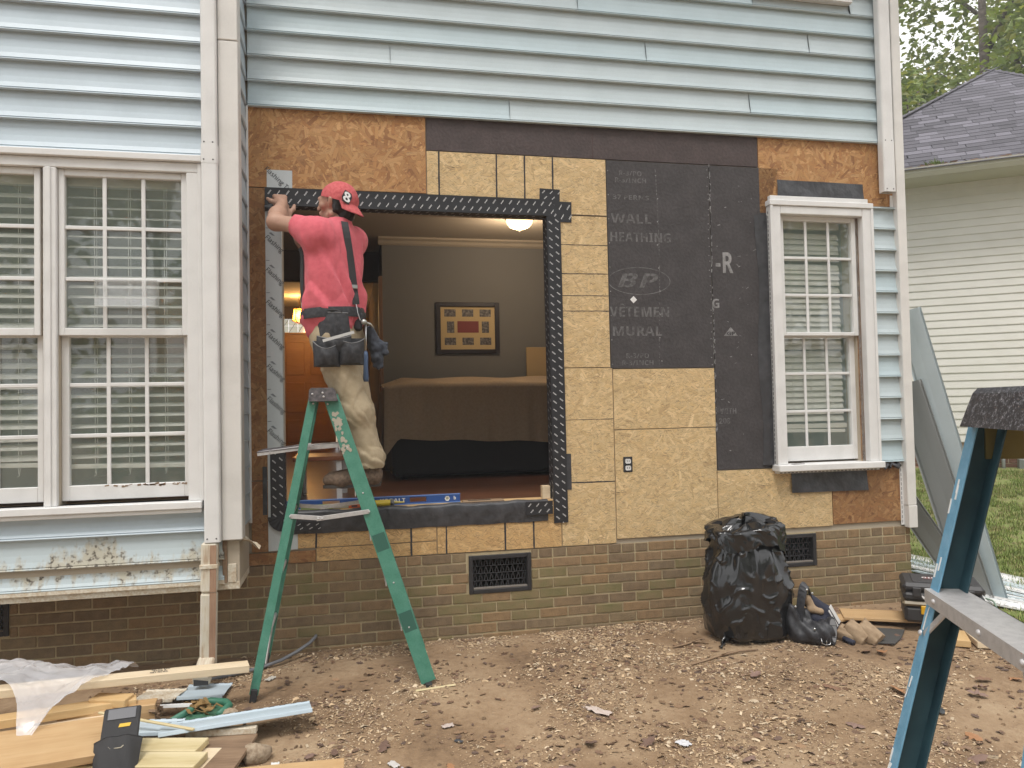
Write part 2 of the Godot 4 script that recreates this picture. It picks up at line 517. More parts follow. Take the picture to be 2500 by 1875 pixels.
func mark(parent: Node, x0: float, y0: float, x1: float, y1: float, w := 0.006, m: Material = null) -> void:
	# a line drawn on the sheathing with slightly uneven edges
	var k := MB.new()
	var a := Vector2(x0, y0)
	var b := Vector2(x1, y1)
	var n := (b - a).orthogonal().normalized()
	var c := maxi(3, int(a.distance_to(b) / 0.03))
	var pts := []
	for i in c + 1:
		pts.append(a.lerp(b, float(i) / c) + n * (w * 0.5 + rng.randf_range(-0.0012, 0.0012)))
	for i in range(c, -1, -1):
		pts.append(a.lerp(b, float(i) / c) - n * (w * 0.5 + rng.randf_range(-0.0012, 0.0012)))
	k.prism(pts, 0.0008, Transform3D(Basis(), Vector3(0, 0, 0.0002)))
	obj("seam_line", k.done(), M.ink if m == null else m, parent)


func build_house() -> void:
	house = thing("house", "two-storey house with pale blue lap siding, brick base and stripped sheathed wall", "house")
	# structural core behind the sheathing, left open at the door opening and the window
	var zi := -0.16
	var core := [[-0.72, 0.557, -0.405, 3.36], [1.375, 0.557, 3.12, 3.36], [3.74, 0.557, 4.08, 3.36], [-0.405, 0.557, 1.375, 0.872], [-0.405, 2.835, 1.375, 3.36], [3.12, 0.557, 3.74, 1.06], [3.12, 2.93, 3.74, 3.36], [-0.72, 3.36, 4.08, 6.1]]
	for c: Array in core:
		obj("wall_core", box_mesh(c[0], c[1], -0.013, c[2], c[3], zi), M.plaster, house)
	# rest of the shell
	obj("side_wall", box_mesh(4.0, 0.0, -0.17, 4.09, 6.1, -9.4), M.siding, house)
	obj("side_wall", box_mesh(-6.1, 0.0, 0.40, -6.0, 6.1, -9.4), M.siding, house)
	obj("back_wall", box_mesh(-6.0, -0.3, -9.4, 4.0, 0.86, -9.3), M.siding, house)
	obj("side_wall", box_mesh(-6.0, -0.3, -9.3, -5.95, 0.5, -0.101), M.mortar, house)
	obj("roof", box_mesh(-6.4, 6.1, 0.75, 4.5, 6.3, -9.7), mat(Color(0.06, 0.055, 0.06), 0.9), house)
	# bay that juts over the brick: its front is z = 0.42
	for c: Array in [[-6.0, 0.56, -2.35, 6.1], [-0.88, 0.56, -0.62, 6.1], [-2.35, 0.56, -0.88, 1.03], [-2.35, 2.9, -0.88, 6.1], [-1.62, 1.03, -1.55, 2.9]]:
		obj("wall_core", box_mesh(c[0], c[1], 0.30, c[2], c[3], 0.42), M.plaster, house)
	obj("bay_side", box_mesh(-0.72, 0.56, 0.0, -0.62, 6.1, 0.299), M.plaster, house)
	obj("bay_floor", box_mesh(-6.0, 0.52, -0.3, -0.62, 0.56, 0.425), M.soiled, house)
	# brick foundation
	var base := empty_part("brick_foundation", house)
	var xl := -6.0
	for v: Array in [[-2.39, -1.962, 0.24, 0.47], [0.762, 1.186, 0.285, 0.537], [2.905, 3.336, 0.312, 0.547], [4.132, 4.132, 0.0, 0.0]]:
		obj("mortar_bed", box_mesh(xl, -0.35, -0.006, v[0], 0.556, -0.1), M.mortar, base)
		if v[1] > v[0]:
			obj("mortar_bed", box_mesh(v[0], -0.35, -0.006, v[1], v[2], -0.1), M.mortar, base)
			obj("mortar_bed", box_mesh(v[0], v[3], -0.006, v[1], 0.556, -0.1), M.mortar, base)
		xl = v[1]
	obj("mortar_bed", box_mesh(4.04, -0.35, -0.1, 4.132, 0.556, -9.3), M.mortar, base)
	var L := 0.197
	var H := 0.0672
	var cache := {}
	for row in 9:
		var y1 := 0.556 - row * H
		var y0 := y1 - H + 0.0095
		var x := -2.7 + (L * 0.5 if row % 2 else 0.0)
		var soldier := row == 0
		while x < 4.135:
			var w := L
			if soldier: w = [L, L * 0.5, L, L * 0.5, L * 0.5][int(abs(x * 5.0)) % 5]
			var xa := x + 0.005
			var xb := minf(x + w - 0.005, 4.137)
			x += w
			# leave the vent openings free
			var pieces := [[xa, xb]]
			for v: Array in [[0.762, 1.186, 0.285, 0.537], [2.905, 3.336, 0.312, 0.547], [-2.39, -1.962, 0.24, 0.47]]:
				if y1 > v[2] + 0.008 and y0 < v[3] - 0.008:
					var nx := []
					for p: Array in pieces:
						if p[1] < v[0] or p[0] > v[1]: nx.append(p)
						else:
							if p[0] < v[0] - 0.02: nx.append([p[0], v[0] - 0.004])
							if p[1] > v[1] + 0.02: nx.append([v[1] + 0.004, p[1]])
					pieces = nx
			for p: Array in pieces:
				if p[1] - p[0] < 0.02: continue
				var wl: float = snappedf(p[1] - p[0], 0.004)
				var key := "%.3f_%d" % [wl, rng.randi() % 3]
				if not cache.has(key):
					var k := MB.new()
					k.box(Transform3D(), Vector3(wl, y1 - y0, 0.05), 0.0035)
					cache[key] = k.done()
				var cx: float = (p[0] + p[1]) * 0.5
				var g := exp(-pow((cx - 1.0) / 1.4, 2)) * exp(-pow((y0 - 0.24) / 0.16, 2)) + 0.35 * exp(-pow((cx - 3.2) / 0.8, 2)) * exp(-pow((y0 - 0.12) / 0.1, 2))
				var m: Material = M.brick_green if rng.randf() < g * 0.75 else M.brick[rng.randi() % M.brick.size()]
				var o := obj("brick", cache[key], m, base, Transform3D(Basis(Vector3(0, 0, 1), rng.randfn(0, 0.004)), Vector3(cx, (y0 + y1) * 0.5 + rng.randfn(0, 0.0008), -0.025 + rng.randfn(0.0, 0.0012))))
				o.rotate_y(rng.randfn(0, 0.004))
	for row in 9:   # the return at the far corner
		for c in 3:
			var k := MB.new()
			var y1 := 0.556 - row * H
			k.box(Transform3D(), Vector3(0.05, H - 0.0095, L - 0.01), 0.0035)
			obj("brick", k.done(), M.brick[(row + c) % 6], base, Transform3D(Basis(), Vector3(4.113, y1 - H * 0.5, -0.155 - c * L - (L * 0.5 if row % 2 else 0.0))))
	vent(0.762, 0.285, 1.186, 0.537)
	vent(2.905, 0.312, 3.336, 0.547)
	vent(-2.39, 0.24, -1.962, 0.455)
	# main siding, two boards to a row with staggered laps
	var E := 0.1612
	for i in 17:
		var y := 3.458 + i * E
		var s: float = [1.1, 2.9, 0.3, 2.1, 3.4, 1.6][i % 6]
		if y > 4.35 and y < 5.7:
			clap(house, -0.6, s if s < 2.9 else 1.9, y, E, 0.0, M.siding)
			clap(house, s if s < 2.9 else 1.9, 2.943, y, E, 0.0006, M.siding_b)
			clap(house, 3.755, 4.08, y, E, 0.0, M.siding)
			if y < 4.5: clap(house, 2.943, 3.755, y, E, 0.0004, M.siding, 4.505)
		else:
			clap(house, -0.6, s, y, E, 0.0, M.siding if i % 3 else M.siding_b)
			clap(house, s, 4.08, y, E, 0.0006, M.siding_b if i % 2 else M.siding)
	# upstairs window, only its foot is in the picture
	var w2 := empty_part("window", house)
	obj("sill", box_mesh(2.944, 4.506, 0.0, 3.753, 4.56, 0.06, 0.004), M.white, w2)
	obj("casing", box_mesh(2.944, 4.56, 0.0, 3.03, 5.7, 0.045, 0.004), M.white, w2)
	obj("casing", box_mesh(3.667, 4.56, 0.0, 3.753, 5.7, 0.045, 0.004), M.white, w2)
	obj("pane", box_mesh(3.03, 4.56, 0.008, 3.667, 5.7, 0.012), M.glass, w2)
	# short boards right of the small window
	for i in 13:
		var y := 1.046 + i * 0.1595
		if y + 0.1595 > 2.97:
			clap(house, 3.862, 4.085, y, 2.962 - y, 0.0, M.siding, 2.962)
			break
		clap(house, 3.862, 4.085, y, 0.1595, 0.0, M.siding if i % 4 else M.siding_b)
	# sheathing
	panel(-0.605, 2.947, 0.526, 3.475, M.osb_old)
	panel(-0.605, 1.088, -0.405, 2.944, M.osb_dark)
	panel(-0.605, 0.640, -0.405, 1.085, M.osb_dark)
	panel(-0.72, 0.560, -0.217, 0.636, M.osb_dark, 0.001)
	var d1 := panel(-0.405, 0.650, 0.553, 0.872, M.osb_mid)
	var d2 := panel(-0.214, 0.562, 0.553, 0.647, M.osb_mid)
	var d3 := panel(0.556, 0.562, 1.405, 0.872, M.osb_mid)
	var r1 := panel(1.408, 0.562, 1.796, 1.776, M.osb_new)
	var r2 := panel(1.375, 1.779, 1.783, 2.832, M.osb_new, 0.0004)
	panel(1.375, 0.872, 1.4075, 1.776, M.osb_new)
	var r3 := panel(0.529, 2.835, 1.783, 3.236, M.osb_new)
	panel(1.799, 1.345, 2.566, 1.766, M.osb_new)
	panel(1.799, 0.590, 2.563, 1.342, M.osb_new, 0.0006)
	panel(2.566, 0.592, 3.482, 1.032, M.osb_new)
	panel(3.485, 0.60, 4.09, 1.055, M.osb_dark)
	panel(3.745, 1.056, 4.09, 2.9, M.osb_dark)
	panel(2.962, 2.9, 4.09, 3.475, M.osb_old)
	mark(d1, -0.215, 0.65, -0.213, 0.76, 0.011); mark(d1, 0.387, 0.65, 0.386, 0.76, 0.012)
	mark(d2, 0.387, 0.563, 0.386, 0.646, 0.012)
	mark(d3, 0.617, 0.563, 0.617, 0.76, 0.01); mark(d3, 1.012, 0.563, 1.012, 0.76, 0.012); mark(d3, 1.209, 0.563, 1.209, 0.76, 0.011)
	for x: float in [0.610, 1.001, 1.197, 1.396]: mark(r3, x, 2.94, x + 0.002, 3.234, 0.011)
	for y: float in [2.63, 2.43, 2.277, 2.171]: mark(r2, 1.43, y + rng.randf_range(-0.002, 0.002), 1.782, y, 0.005)
	mark(r3, 1.43, 2.84, 1.782, 2.838, 0.005)
	mark(r1, 1.43, 0.992, 1.795, 0.99, 0.008); mark(r1, 1.594, 0.563, 1.593, 0.6, 0.004)
	mark(r1, 1.41, 1.42, 1.795, 1.421, 0.003)
	var f1 := panel(0.528, 3.238, 2.96, 3.475, M.fiber_warm)
	var f2 := panel(1.786, 1.769, 2.566, 3.235, M.fiber)
	var f3 := panel(2.569, 1.035, 3.12, 3.235, M.fiber)
	mark(f1, 1.69, 3.24, 1.69, 3.42, 0.004, mat(Color(0.06, 0.03, 0.025)))
	# nail heads and scraped nail line
	var nails := MB.new()
	for i in 26: nails.box(Transform3D(Basis(), Vector3(2.553 + rng.randf_range(-0.006, 0.006), 1.8 + i * 0.056 + rng.randf_range(-0.015, 0.015), 0.0006)), Vector3(0.007, 0.007, 0.001))
	for i in 9:
		nails.box(Transform3D(Basis(), Vector3(1.797, 1.8 + i * 0.17, 0.0006)), Vector3(0.006, 0.007, 0.001))
		nails.box(Transform3D(Basis(), Vector3(2.16 + rng.randf_range(-0.008, 0.008), 1.82 + i * 0.165, 0.0006)), Vector3(0.009, 0.009, 0.001))
	obj("nail_heads", nails.done(), M.print_pale, f2).set_meta("kind", "stuff")
	var scrape := MB.new()
	for i in 60:
		var yy := 1.8 + i * 0.0237
		if rng.randf() < 0.75: scrape.box(Transform3D(Basis(Vector3(0, 0, 1), rng.randfn(0, 0.08)), Vector3(2.155 + 0.012 * sin(yy * 3), yy, 0.0005)), Vector3(rng.randf_range(0.003, 0.008), rng.randf_range(0.01, 0.022), 0.0006))
	obj("scraped_line", scrape.done(), M.print_grey, f2)
	var chips := MB.new()
	for i in 70:
		chips.box(Transform3D(Basis(Vector3(0, 0, 1), rng.randf_range(-0.5, 0.5)), Vector3(2.571 + rng.randfn(0, 0.003), 1.3 + rng.randf() * 1.93, 0.0006)), Vector3(rng.randf_range(0.003, 0.008), rng.randf_range(0.006, 0.03), 0.001))
	for i in 30:
		chips.box(Transform3D(Basis(Vector3(0, 0, 1), rng.randf_range(-0.6, 0.6)), Vector3(rng.randf_range(2.6, 2.95), rng.randf_range(1.1, 3.1), 0.0005)), Vector3(rng.randf_range(0.004, 0.03), rng.randf_range(0.002, 0.006), 0.0006))
	obj("torn_edge", chips.done(), M.print_pale, f3).set_meta("kind", "stuff")
	var tz := 0.0008
	var put := func(o: Node, s: String, x: float, y: float, h: float, sx := 1.0, m: Material = M.print_grey) -> void:
		text(o, s, h, m, Transform3D(Basis().scaled(Vector3(sx, 1, 1)), Vector3(x, y, tz)))
	put.call(f2, "R-3/PO", 1.965, 3.147, 0.034, 1.15, M.ink if false else M.print_grey)
	put.call(f2, "R-3/INCH", 1.965, 3.097, 0.034, 1.15)
	put.call(f2, "37 PERMS", 1.965, 2.976, 0.032, 1.35)
	put.call(f2, "WALL", 1.965, 2.824, 0.066, 1.25)
	put.call(f2, "HEATHING", 2.03, 2.694, 0.066, 1.0)
	put.call(f2, "VÊTEMEN", 2.012, 2.166, 0.07, 1.02)
	put.call(f2, "MURAL", 1.985, 2.03, 0.066, 1.2)
	put.call(f2, "R-3/PO", 1.985, 1.858, 0.034, 1.15)
	put.call(f2, "R-3/INCH", 1.985, 1.808, 0.034, 1.15)
	put.call(f3, "-R", 2.665, 2.525, 0.15, 0.72, M.print_pale)
	put.call(f3, "G", 2.592, 2.23, 0.066, 1.0, M.print_pale)
	put.call(f3, "Y WITH", 2.645, 1.455, 0.04, 0.9)
	put.call(f3, "208", 2.635, 1.385, 0.04, 1.0)
	# oval emblem with slanted letters
	var el := MB.new()
	for i in 64:
		var a := TAU * i / 64
		var b := TAU * (i + 1) / 64
		var c := Vector2(2.012, 2.385)
		var p := func(t: float, s: float) -> Vector3: return Vector3(maxf(c.x + cos(t) * 0.235 * s, 1.79), c.y + sin(t) * (0.098 * s + (s - 1.0) * 0.1), tz)
		el.quad(p.call(a, 0.97), p.call(a, 1.0), p.call(b, 1.0), p.call(b, 0.97))
	obj("printed_emblem", el.done(), M.print_grey, f2)
	text(f2, "BP", 0.1, M.print_grey, Transform3D(Basis(Vector3(1.75, 0, 0), Vector3(0.42, 1, 0), Vector3(0, 0, 1)), Vector3(2.0, 2.387, tz)), "printed_emblem")
	var tg := MB.new()
	tg.prism([Vector2(2.648, 1.998), Vector2(2.758, 1.998), Vector2(2.703, 2.062)], 0.0006, Transform3D(Basis(), Vector3(0, 0, 0.0003)))
	obj("printed_emblem", tg.done(), M.print_pale, f3)
	text(f3, "GP", 0.026, M.ink, Transform3D(Basis().scaled(Vector3(1.4, 1, 1)), Vector3(2.703, 2.014, 0.0016)))
	var lb := MB.new()
	lb.box(Transform3D(Basis(Vector3(0, 0, 1), 0.75), Vector3(1.965, 2.253, 0.001)), Vector3(0.036, 0.036, 0.001))
	obj("paper_label", lb.done(), M.white, f2)
	# power outlet let into the sheathing
	var ot := empty_part("power_outlet", house)
	obj("box_rim", box_mesh(1.858, 1.048, -0.002, 1.926, 1.155, 0.004, 0.004), M.black_rubber, ot)
	for yy: float in [1.078, 1.125]:
		obj("socket", box_mesh(1.872, yy - 0.016, 0.003, 1.912, yy + 0.016, 0.008, 0.006), M.white, ot)
		for xx: float in [1.885, 1.899]: obj("slot", box_mesh(xx - 0.002, yy - 0.006, 0.007, xx + 0.002, yy + 0.008, 0.0088), M.black, ot)
	# corner board, starter channel and cut downspout at the far corner
	obj("corner_board", box_mesh(4.082, 0.72, 0.0, 4.158, 6.1, 0.052, 0.004), M.cream, house)
	obj("corner_board", box_mesh(4.085, 0.552, 0.0, 4.16, 0.718, 0.056, 0.004), M.cream, house)
	obj("corner_board", box_mesh(4.105, 0.552, -0.1, 4.158, 6.1, -0.001, 0.004), M.cream, house)
	var nf := MB.new()
	nf.bx(4.058, 0.57, 0.0, 4.084, 1.04, 0.004)
	nf.bx(4.058, 2.965, 0.0, 4.084, 3.07, 0.004)
	obj("nail_flange", nf.done(), M.white, house)
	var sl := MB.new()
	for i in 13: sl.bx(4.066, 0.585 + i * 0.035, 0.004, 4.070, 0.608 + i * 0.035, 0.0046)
	obj("flange_slot_shade", sl.done(), M.hole_shade, house)  # dark slivers painted as the shade in the flange holes
	downspout(3.992, 0.062, [[3.44, 6.1, 0.096, 0.068], [3.073, 3.455, 0.1, 0.072]])
	var jc := MB.new()
	jc.bx(-0.638, 0.83, 0.0, -0.600, 3.458, 0.012)
	jc.bx(-0.610, 0.83, 0.012, -0.598, 3.458, 0.026)
	obj("trim_channel", jc.done(), M.white, house)
	build_bay()
	small_window()


func downspout(cx: float, cz: float, segs: Array) -> void:
	var ds := empty_part("downspout", house)
	for s: Array in segs:
		var k := MB.new()
		# hollow rectangular pipe with rounded ribs
		var hw: float = s[2] * 0.5
		var hd: float = s[3] * 0.5
		var ring := []
		for c: Array in [[-1, -1], [1, -1], [1, 1], [-1, 1]]:
			for j in 4:
				var a := atan2(c[1], c[0]) - PI / 4 + j * PI / 6
				ring.append(Vector2(c[0] * (hw - 0.014) + cos(a) * 0.014, c[1] * (hd - 0.014) + sin(a) * 0.014))
		for i in ring.size():
			var a: Vector2 = ring[i]
			var b: Vector2 = ring[(i + 1) % ring.size()]
			k.quad(Vector3(cx + a.x, s[0], cz + a.y), Vector3(cx + a.x, s[1], cz + a.y), Vector3(cx + b.x, s[1], cz + b.y), Vector3(cx + b.x, s[0], cz + b.y))
			var f := 0.94
			k.quad(Vector3(cx + b.x * f, s[0], cz + b.y * f), Vector3(cx + b.x * f, s[1], cz + b.y * f), Vector3(cx + a.x * f, s[1], cz + a.y * f), Vector3(cx + a.x * f, s[0], cz + a.y * f))
			k.quad(Vector3(cx + b.x * f, s[0], cz + b.y * f), Vector3(cx + a.x * f, s[0], cz + a.y * f), Vector3(cx + a.x, s[0], cz + a.y), Vector3(cx + b.x, s[0], cz + b.y))
		obj("pipe", k.done(), M.white if s.size() < 5 else s[4], ds)
		var sc := MB.new()
		for x: float in [-hw * 0.6, hw * 0.5]: sc.lathe([Vector2(0, 0.003), Vector2(0.004, 0.002), Vector2(0.0045, 0)], 8, Transform3D(Basis(Vector3(1, 0, 0), PI / 2), Vector3(cx + x, s[0] + 0.02, cz + hd)))
		obj("screw", sc.done(), M.cast, ds)


func vent(x0: float, y0: float, x1: float, y1: float) -> void:
	var v := empty_part("foundation_vent", house)
	var f := MB.new()
	var b := 0.028
	f.bx(x0, y0, -0.07, x0 + b, y1, 0.006, 0.003); f.bx(x1 - b, y0, -0.07, x1, y1, 0.006, 0.003)
	f.bx(x0 + b, y1 - b, -0.07, x1 - b, y1, 0.005, 0.003); f.bx(x0 + b, y0, -0.07, x1 - b, y0 + b, 0.005, 0.003)
	obj("frame", f.done(), M.cast, v)
	var rows := 4
	for r in rows:
		var k := MB.new()
		var ya := y0 + b + (y1 - y0 - 2 * b) * r / rows
		var yb := y0 + b + (y1 - y0 - 2 * b) * (r + 1) / rows
		var n := 10
		for i in n:
			var xa := lerpf(x0 + b, x1 - b, (i + 0.15) / n)
			var xc := lerpf(x0 + b, x1 - b, (i + 0.85) / n)
			k.bar(Vector3(xa, ya, -0.035), Vector3((xa + xc) * 0.5, yb, -0.035), 0.006, 0.006)
			k.bar(Vector3((xa + xc) * 0.5, yb, -0.035), Vector3(xc, ya, -0.035), 0.006, 0.006)
		k.bx(x0 + b, ya - 0.003, -0.045, x1 - b, ya + 0.003, -0.03)
		obj("grille_bar", k.done(), M.cast, v)
	obj("lip", box_mesh(x0 + b, y0 + b, -0.03, x1 - b, y0 + b + 0.01, 0.003, 0.002), mat(Color(0.16, 0.14, 0.12), 0.7), v)


func build_bay() -> void:
	var E := 0.163
	var z := 0.42
	# boards above the windows, below them, and the strip between casing and corner
	for i in 19:
		var y := 3.145 + i * E
		clap(house, -6.0, -1.9 if i % 2 else -3.0, y, E, z, M.siding_bay)
		clap(house, -1.9 if i % 2 else -3.0, -0.70, y, E, z + 0.0006, M.siding_bay)
	clap(house, -6.0, -0.70, 2.985, 0.16, z, M.siding_bay, 3.155)
	for i in 14:
		clap(house, -0.795, -0.70, 0.854 + i * E, E, z, M.siding_bay)
	clap(house, -6.0, -0.795, 0.854, 0.1, z, M.siding_bay, 0.968)
	clap(house, -6.0, -0.70, 0.691, E, z, M.siding_stained)
	clap(house, -6.0, -0.70, 0.575, 0.116, z - 0.004, M.siding_foul, 0.70)
	obj("starter_strip", box_mesh(-6.0, 0.552, z, -0.70, 0.577, z + 0.022, 0.003), M.soiled, house)
	for i in 33:
		clap_side(house, 0.0, 0.36, 0.854 + i * E, E, -0.62, M.siding_bay)
	# corner post, its foot rotted away to bare wood
	obj("corner_board", box_mesh(-0.708, 0.80, z, -0.598, 3.66, z + 0.04, 0.004), M.cream, house)
	obj("corner_board", box_mesh(-0.708, 3.664, z, -0.599, 6.1, z + 0.042, 0.004), M.cream, house)
	obj("corner_board", box_mesh(-0.618, 0.80, 0.33, -0.599, 6.1, z - 0.001, 0.003), M.cream, house)
	var rt := MB.new()
	rt.bx(-0.71, 0.556, 0.39, -0.685, 0.80, 0.435, 0.003)
	rt.bx(-0.684, 0.663, 0.33, -0.635, 0.80, 0.41, 0.003)
	obj("rotted_post", rt.done(), M.old_wood, house)
	obj("post_scrap", box_mesh(-0.684, 0.556, 0.405, -0.636, 0.662, 0.43, 0.003), M.soiled, house)
	var cl := MB.new(true)
	var rows := []
	for i in 9:
		var r := []
		for j in 7:
			var t := j / 6.0
			r.append(Vector3(-0.655 + t * 0.13 - 0.02 * sin(i * 0.7), 0.80 - 0.06 * t * t + 0.012 * sin(i * 1.3 + j), 0.30 + i * 0.015 + 0.01 * sin(j * 2.1)))
		rows.append(r)
	cl.sheet(rows)
	obj("bent_flashing", cl.done(), M.soiled, house)
	# twin window: one frame, two sash pairs
	var w := empty_part("window", house)
	var zf := 0.45
	obj("head_cap", box_mesh(-2.45, 2.944, z, -0.798, 2.983, 0.472, 0.005), M.white, w)
	obj("head_casing", box_mesh(-2.43, 2.887, z, -0.803, 2.943, zf, 0.004), M.white, w)
	obj("side_casing", box_mesh(-0.884, 1.03, z, -0.803, 2.886, zf, 0.004), M.white, w)
	obj("side_casing", box_mesh(-2.43, 1.03, z, -2.35, 2.886, zf, 0.004), M.white, w)
	obj("backband", box_mesh(-0.823, 1.03, zf, -0.801, 2.94, zf + 0.008, 0.003), M.white, w)
	obj("mullion", box_mesh(-1.618, 1.03, 0.40, -1.552, 2.886, zf, 0.004), M.white, w)
	obj("mullion_cap", box_mesh(-1.608, 1.03, zf, -1.577, 2.886, zf + 0.009, 0.004), M.white, w)
	obj("sill", box_mesh(-2.45, 0.99, 0.34, -0.808, 1.03, 0.492, 0.004), M.white, w)
	obj("sill_apron", box_mesh(-2.45, 0.966, z, -0.812, 0.989, 0.476, 0.003), M.white, w)
	for s: float in [0.0, -0.7545]:
		sash(w, -1.55 + s, -0.885 + s, 1.962, 2.886, 0.385, 0.425, [-1.519 + s, -0.916 + s, 2.003, 2.848], [2.5625, 2.275], 0.021)
		sash(w, -1.55 + s, -0.885 + s, 1.05, 1.992, 0.345, 0.384, [-1.512 + s, -0.915 + s, 1.133, 1.955], [1.69, 1.408], 0.021)
		obj("sash_lock", box_mesh(-1.24 + s, 1.985, 0.375, -1.19 + s, 1.995, 0.384, 0.002), M.cast, w)
	# flaked paint along the lower rail
	var fl := MB.new()
	for i in 26:
		var x := rng.randf_range(-1.33, -0.905)
		fl.box(Transform3D(Basis(Vector3(0, 0, 1), rng.randfn(0, 0.2)), Vector3(x, 1.131 - rng.randf() * 0.012, 0.3846)), Vector3(rng.randf_range(0.006, 0.03), rng.randf_range(0.003, 0.011), 0.001))
	obj("flaked_paint", fl.done(), M.old_wood, w).set_meta("kind", "stuff")
	blind(-1.535, -0.90, 1.205, 2.87, 0.305, 0.0565, 0.42, "white slatted blind, half open, behind the near twin window with the feeder")
	blind(-2.29, -1.655, 1.215, 2.87, 0.305, 0.0565, 0.7, "white slatted blind behind the window cut off by the left edge")
	# downspout in front: white above, paint peeled off below
	downspout(-0.752, 0.475, [[3.03, 6.1, 0.084, 0.06], [2.93, 3.04, 0.09, 0.064], [0.80, 2.95, 0.087, 0.062]])
	var low := MB.new(false)
	var pts := [Vector3(-0.768, 0.80, 0.475), Vector3(-0.772, 0.66, 0.475), Vector3(-0.775, 0.52, 0.47), Vector3(-0.785, 0.32, 0.45), Vector3(-0.79, 0.10, 0.44)]
	low.bar(pts[0], pts[2], 0.064, 0.088, 0.012, Vector3(1, 0, 0))
	low.bar(pts[2] + Vector3(0, 0.002, 0), pts[4], 0.062, 0.086, 0.012, Vector3(1, 0, 0))
	var old := empty_part("downspout", house)
	var strp := MB.new()
	strp.bar(Vector3(-0.746, 0.785, 0.509), Vector3(-0.751, 0.525, 0.505), 0.003, 0.034, 0.0, Vector3(1, 0, 0))
	strp.bar(Vector3(-0.751, 0.522, 0.505), Vector3(-0.764, 0.115, 0.4735), 0.003, 0.034, 0.0, Vector3(1, 0, 0))
	obj("bare_strip", strp.done(), M.bare_wood, old)
	obj("peeled_pipe", low.done(), M.peeling, old)
	obj("strap", box_mesh(-0.82, 0.655, 0.438, -0.724, 0.68, 0.512, 0.003), M.soiled, old)
	var sh := MB.new()
	sh.bar(Vector3(-0.79, 0.14, 0.45), Vector3(-0.80, 0.075, 0.60), 0.09, 0.06, 0.008)
	obj("outlet_shoe", sh.done(), M.peeling, old)
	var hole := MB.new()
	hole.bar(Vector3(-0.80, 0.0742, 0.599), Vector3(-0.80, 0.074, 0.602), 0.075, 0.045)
	obj("outlet_mouth_shade", hole.done(), M.hole_shade, old)  # dark plate painted as the shade inside the open pipe end


func sash(w: Node, x0: float, x1: float, y0: float, y1: float, z0: float, z1: float, g: Array, hor: Array, mw: float) -> void:
	var s := MB.new()
	s.bx(x0, y0, z0, g[0], y1, z1, 0.003); s.bx(g[1], y0, z0, x1, y1, z1, 0.003)
	s.bx(g[0], y0, z0, g[1], g[2], z1, 0.003); s.bx(g[0], g[3], z0, g[1], y1, z1, 0.003)
	obj("sash", s.done(), M.white, w)
	var zm := (z0 + z1) * 0.5
	var ys := [g[2]]
	ys.append_array(hor.duplicate())
	ys.append(g[3])
	ys.sort()
	for i in [1, 2]:
		var x: float = lerpf(g[0], g[1], i / 3.0)
		obj("muntin", box_mesh(x - mw * 0.5, g[2], zm + 0.001, x + mw * 0.5, g[3], zm + 0.013, 0.003), M.white, w)
	for y: float in hor:
		obj("muntin", box_mesh(g[0], y - mw * 0.5, zm + 0.0015, g[1], y + mw * 0.5, zm + 0.0125, 0.003), M.white, w)
	obj("pane", box_mesh(g[0] - 0.003, g[2] - 0.003, zm - 0.004, g[1] + 0.003, g[3] + 0.003, zm), M.glass, w)


func blind(x0: float, x1: float, y0: float, y1: float, z: float, pitch: float, tilt: float, label: String, skew := 0.0) -> Node3D:
	var b := thing("window_blind", label, "blind")
	obj("headrail", box_mesh(x0, y1 - 0.05, z - 0.025, x1, y1, z + 0.025, 0.003), M.blind, b)
	var n := int((y1 - 0.08 - y0) / pitch)
	var k := MB.new()
	var pr := []
	for i in 7:
		var t := (i / 6.0 - 0.5)
		pr.append(Vector2(0.003 * cos(t * PI), t * 0.05))
	for i in range(6, -1, -1): pr.append(Vector2(pr[i].x - 0.0022, pr[i].y))
	k.sweep_x(pr, x0, x1)
	var sm := k.done()
	for i in n:
		var f := float(i) / n
		var t := Transform3D(Basis(Vector3(0, 0, 1), rng.randfn(0, 0.0015) + skew * (1.0 - f)) * Basis(Vector3(1, 0, 0), tilt + rng.randfn(0, 0.03)), Vector3(0, y1 - 0.08 - (i + 0.5) * pitch, z))
		obj("slat", sm, M.blind, b, t)
	obj("bottom_rail", box_mesh(x0, -0.012, -0.025, x1, 0.012, 0.025, 0.003), M.blind, b, Transform3D(Basis(Vector3(0, 0, 1), -0.02 + skew), Vector3(0, y0, z)))
	for f: float in [0.22, 0.5, 0.8]:
		var x := lerpf(x0, x1, f)
		var c := MB.new()
		c.tube([Vector3(x, y1 - 0.05, z + 0.028), Vector3(x, y0 - 0.01, z + 0.028)], 0.0014, 5)
		c.tube([Vector3(x + 0.012, y1 - 0.05, z + 0.028), Vector3(x + 0.013, y0 + 0.05, z + 0.028), Vector3(x + 0.004, y0 - 0.02, z + 0.03), Vector3(x - 0.006, y0 - 0.026, z + 0.03)], 0.0012, 5)
		obj("cord", c.done(), M.blind, b)
	return b


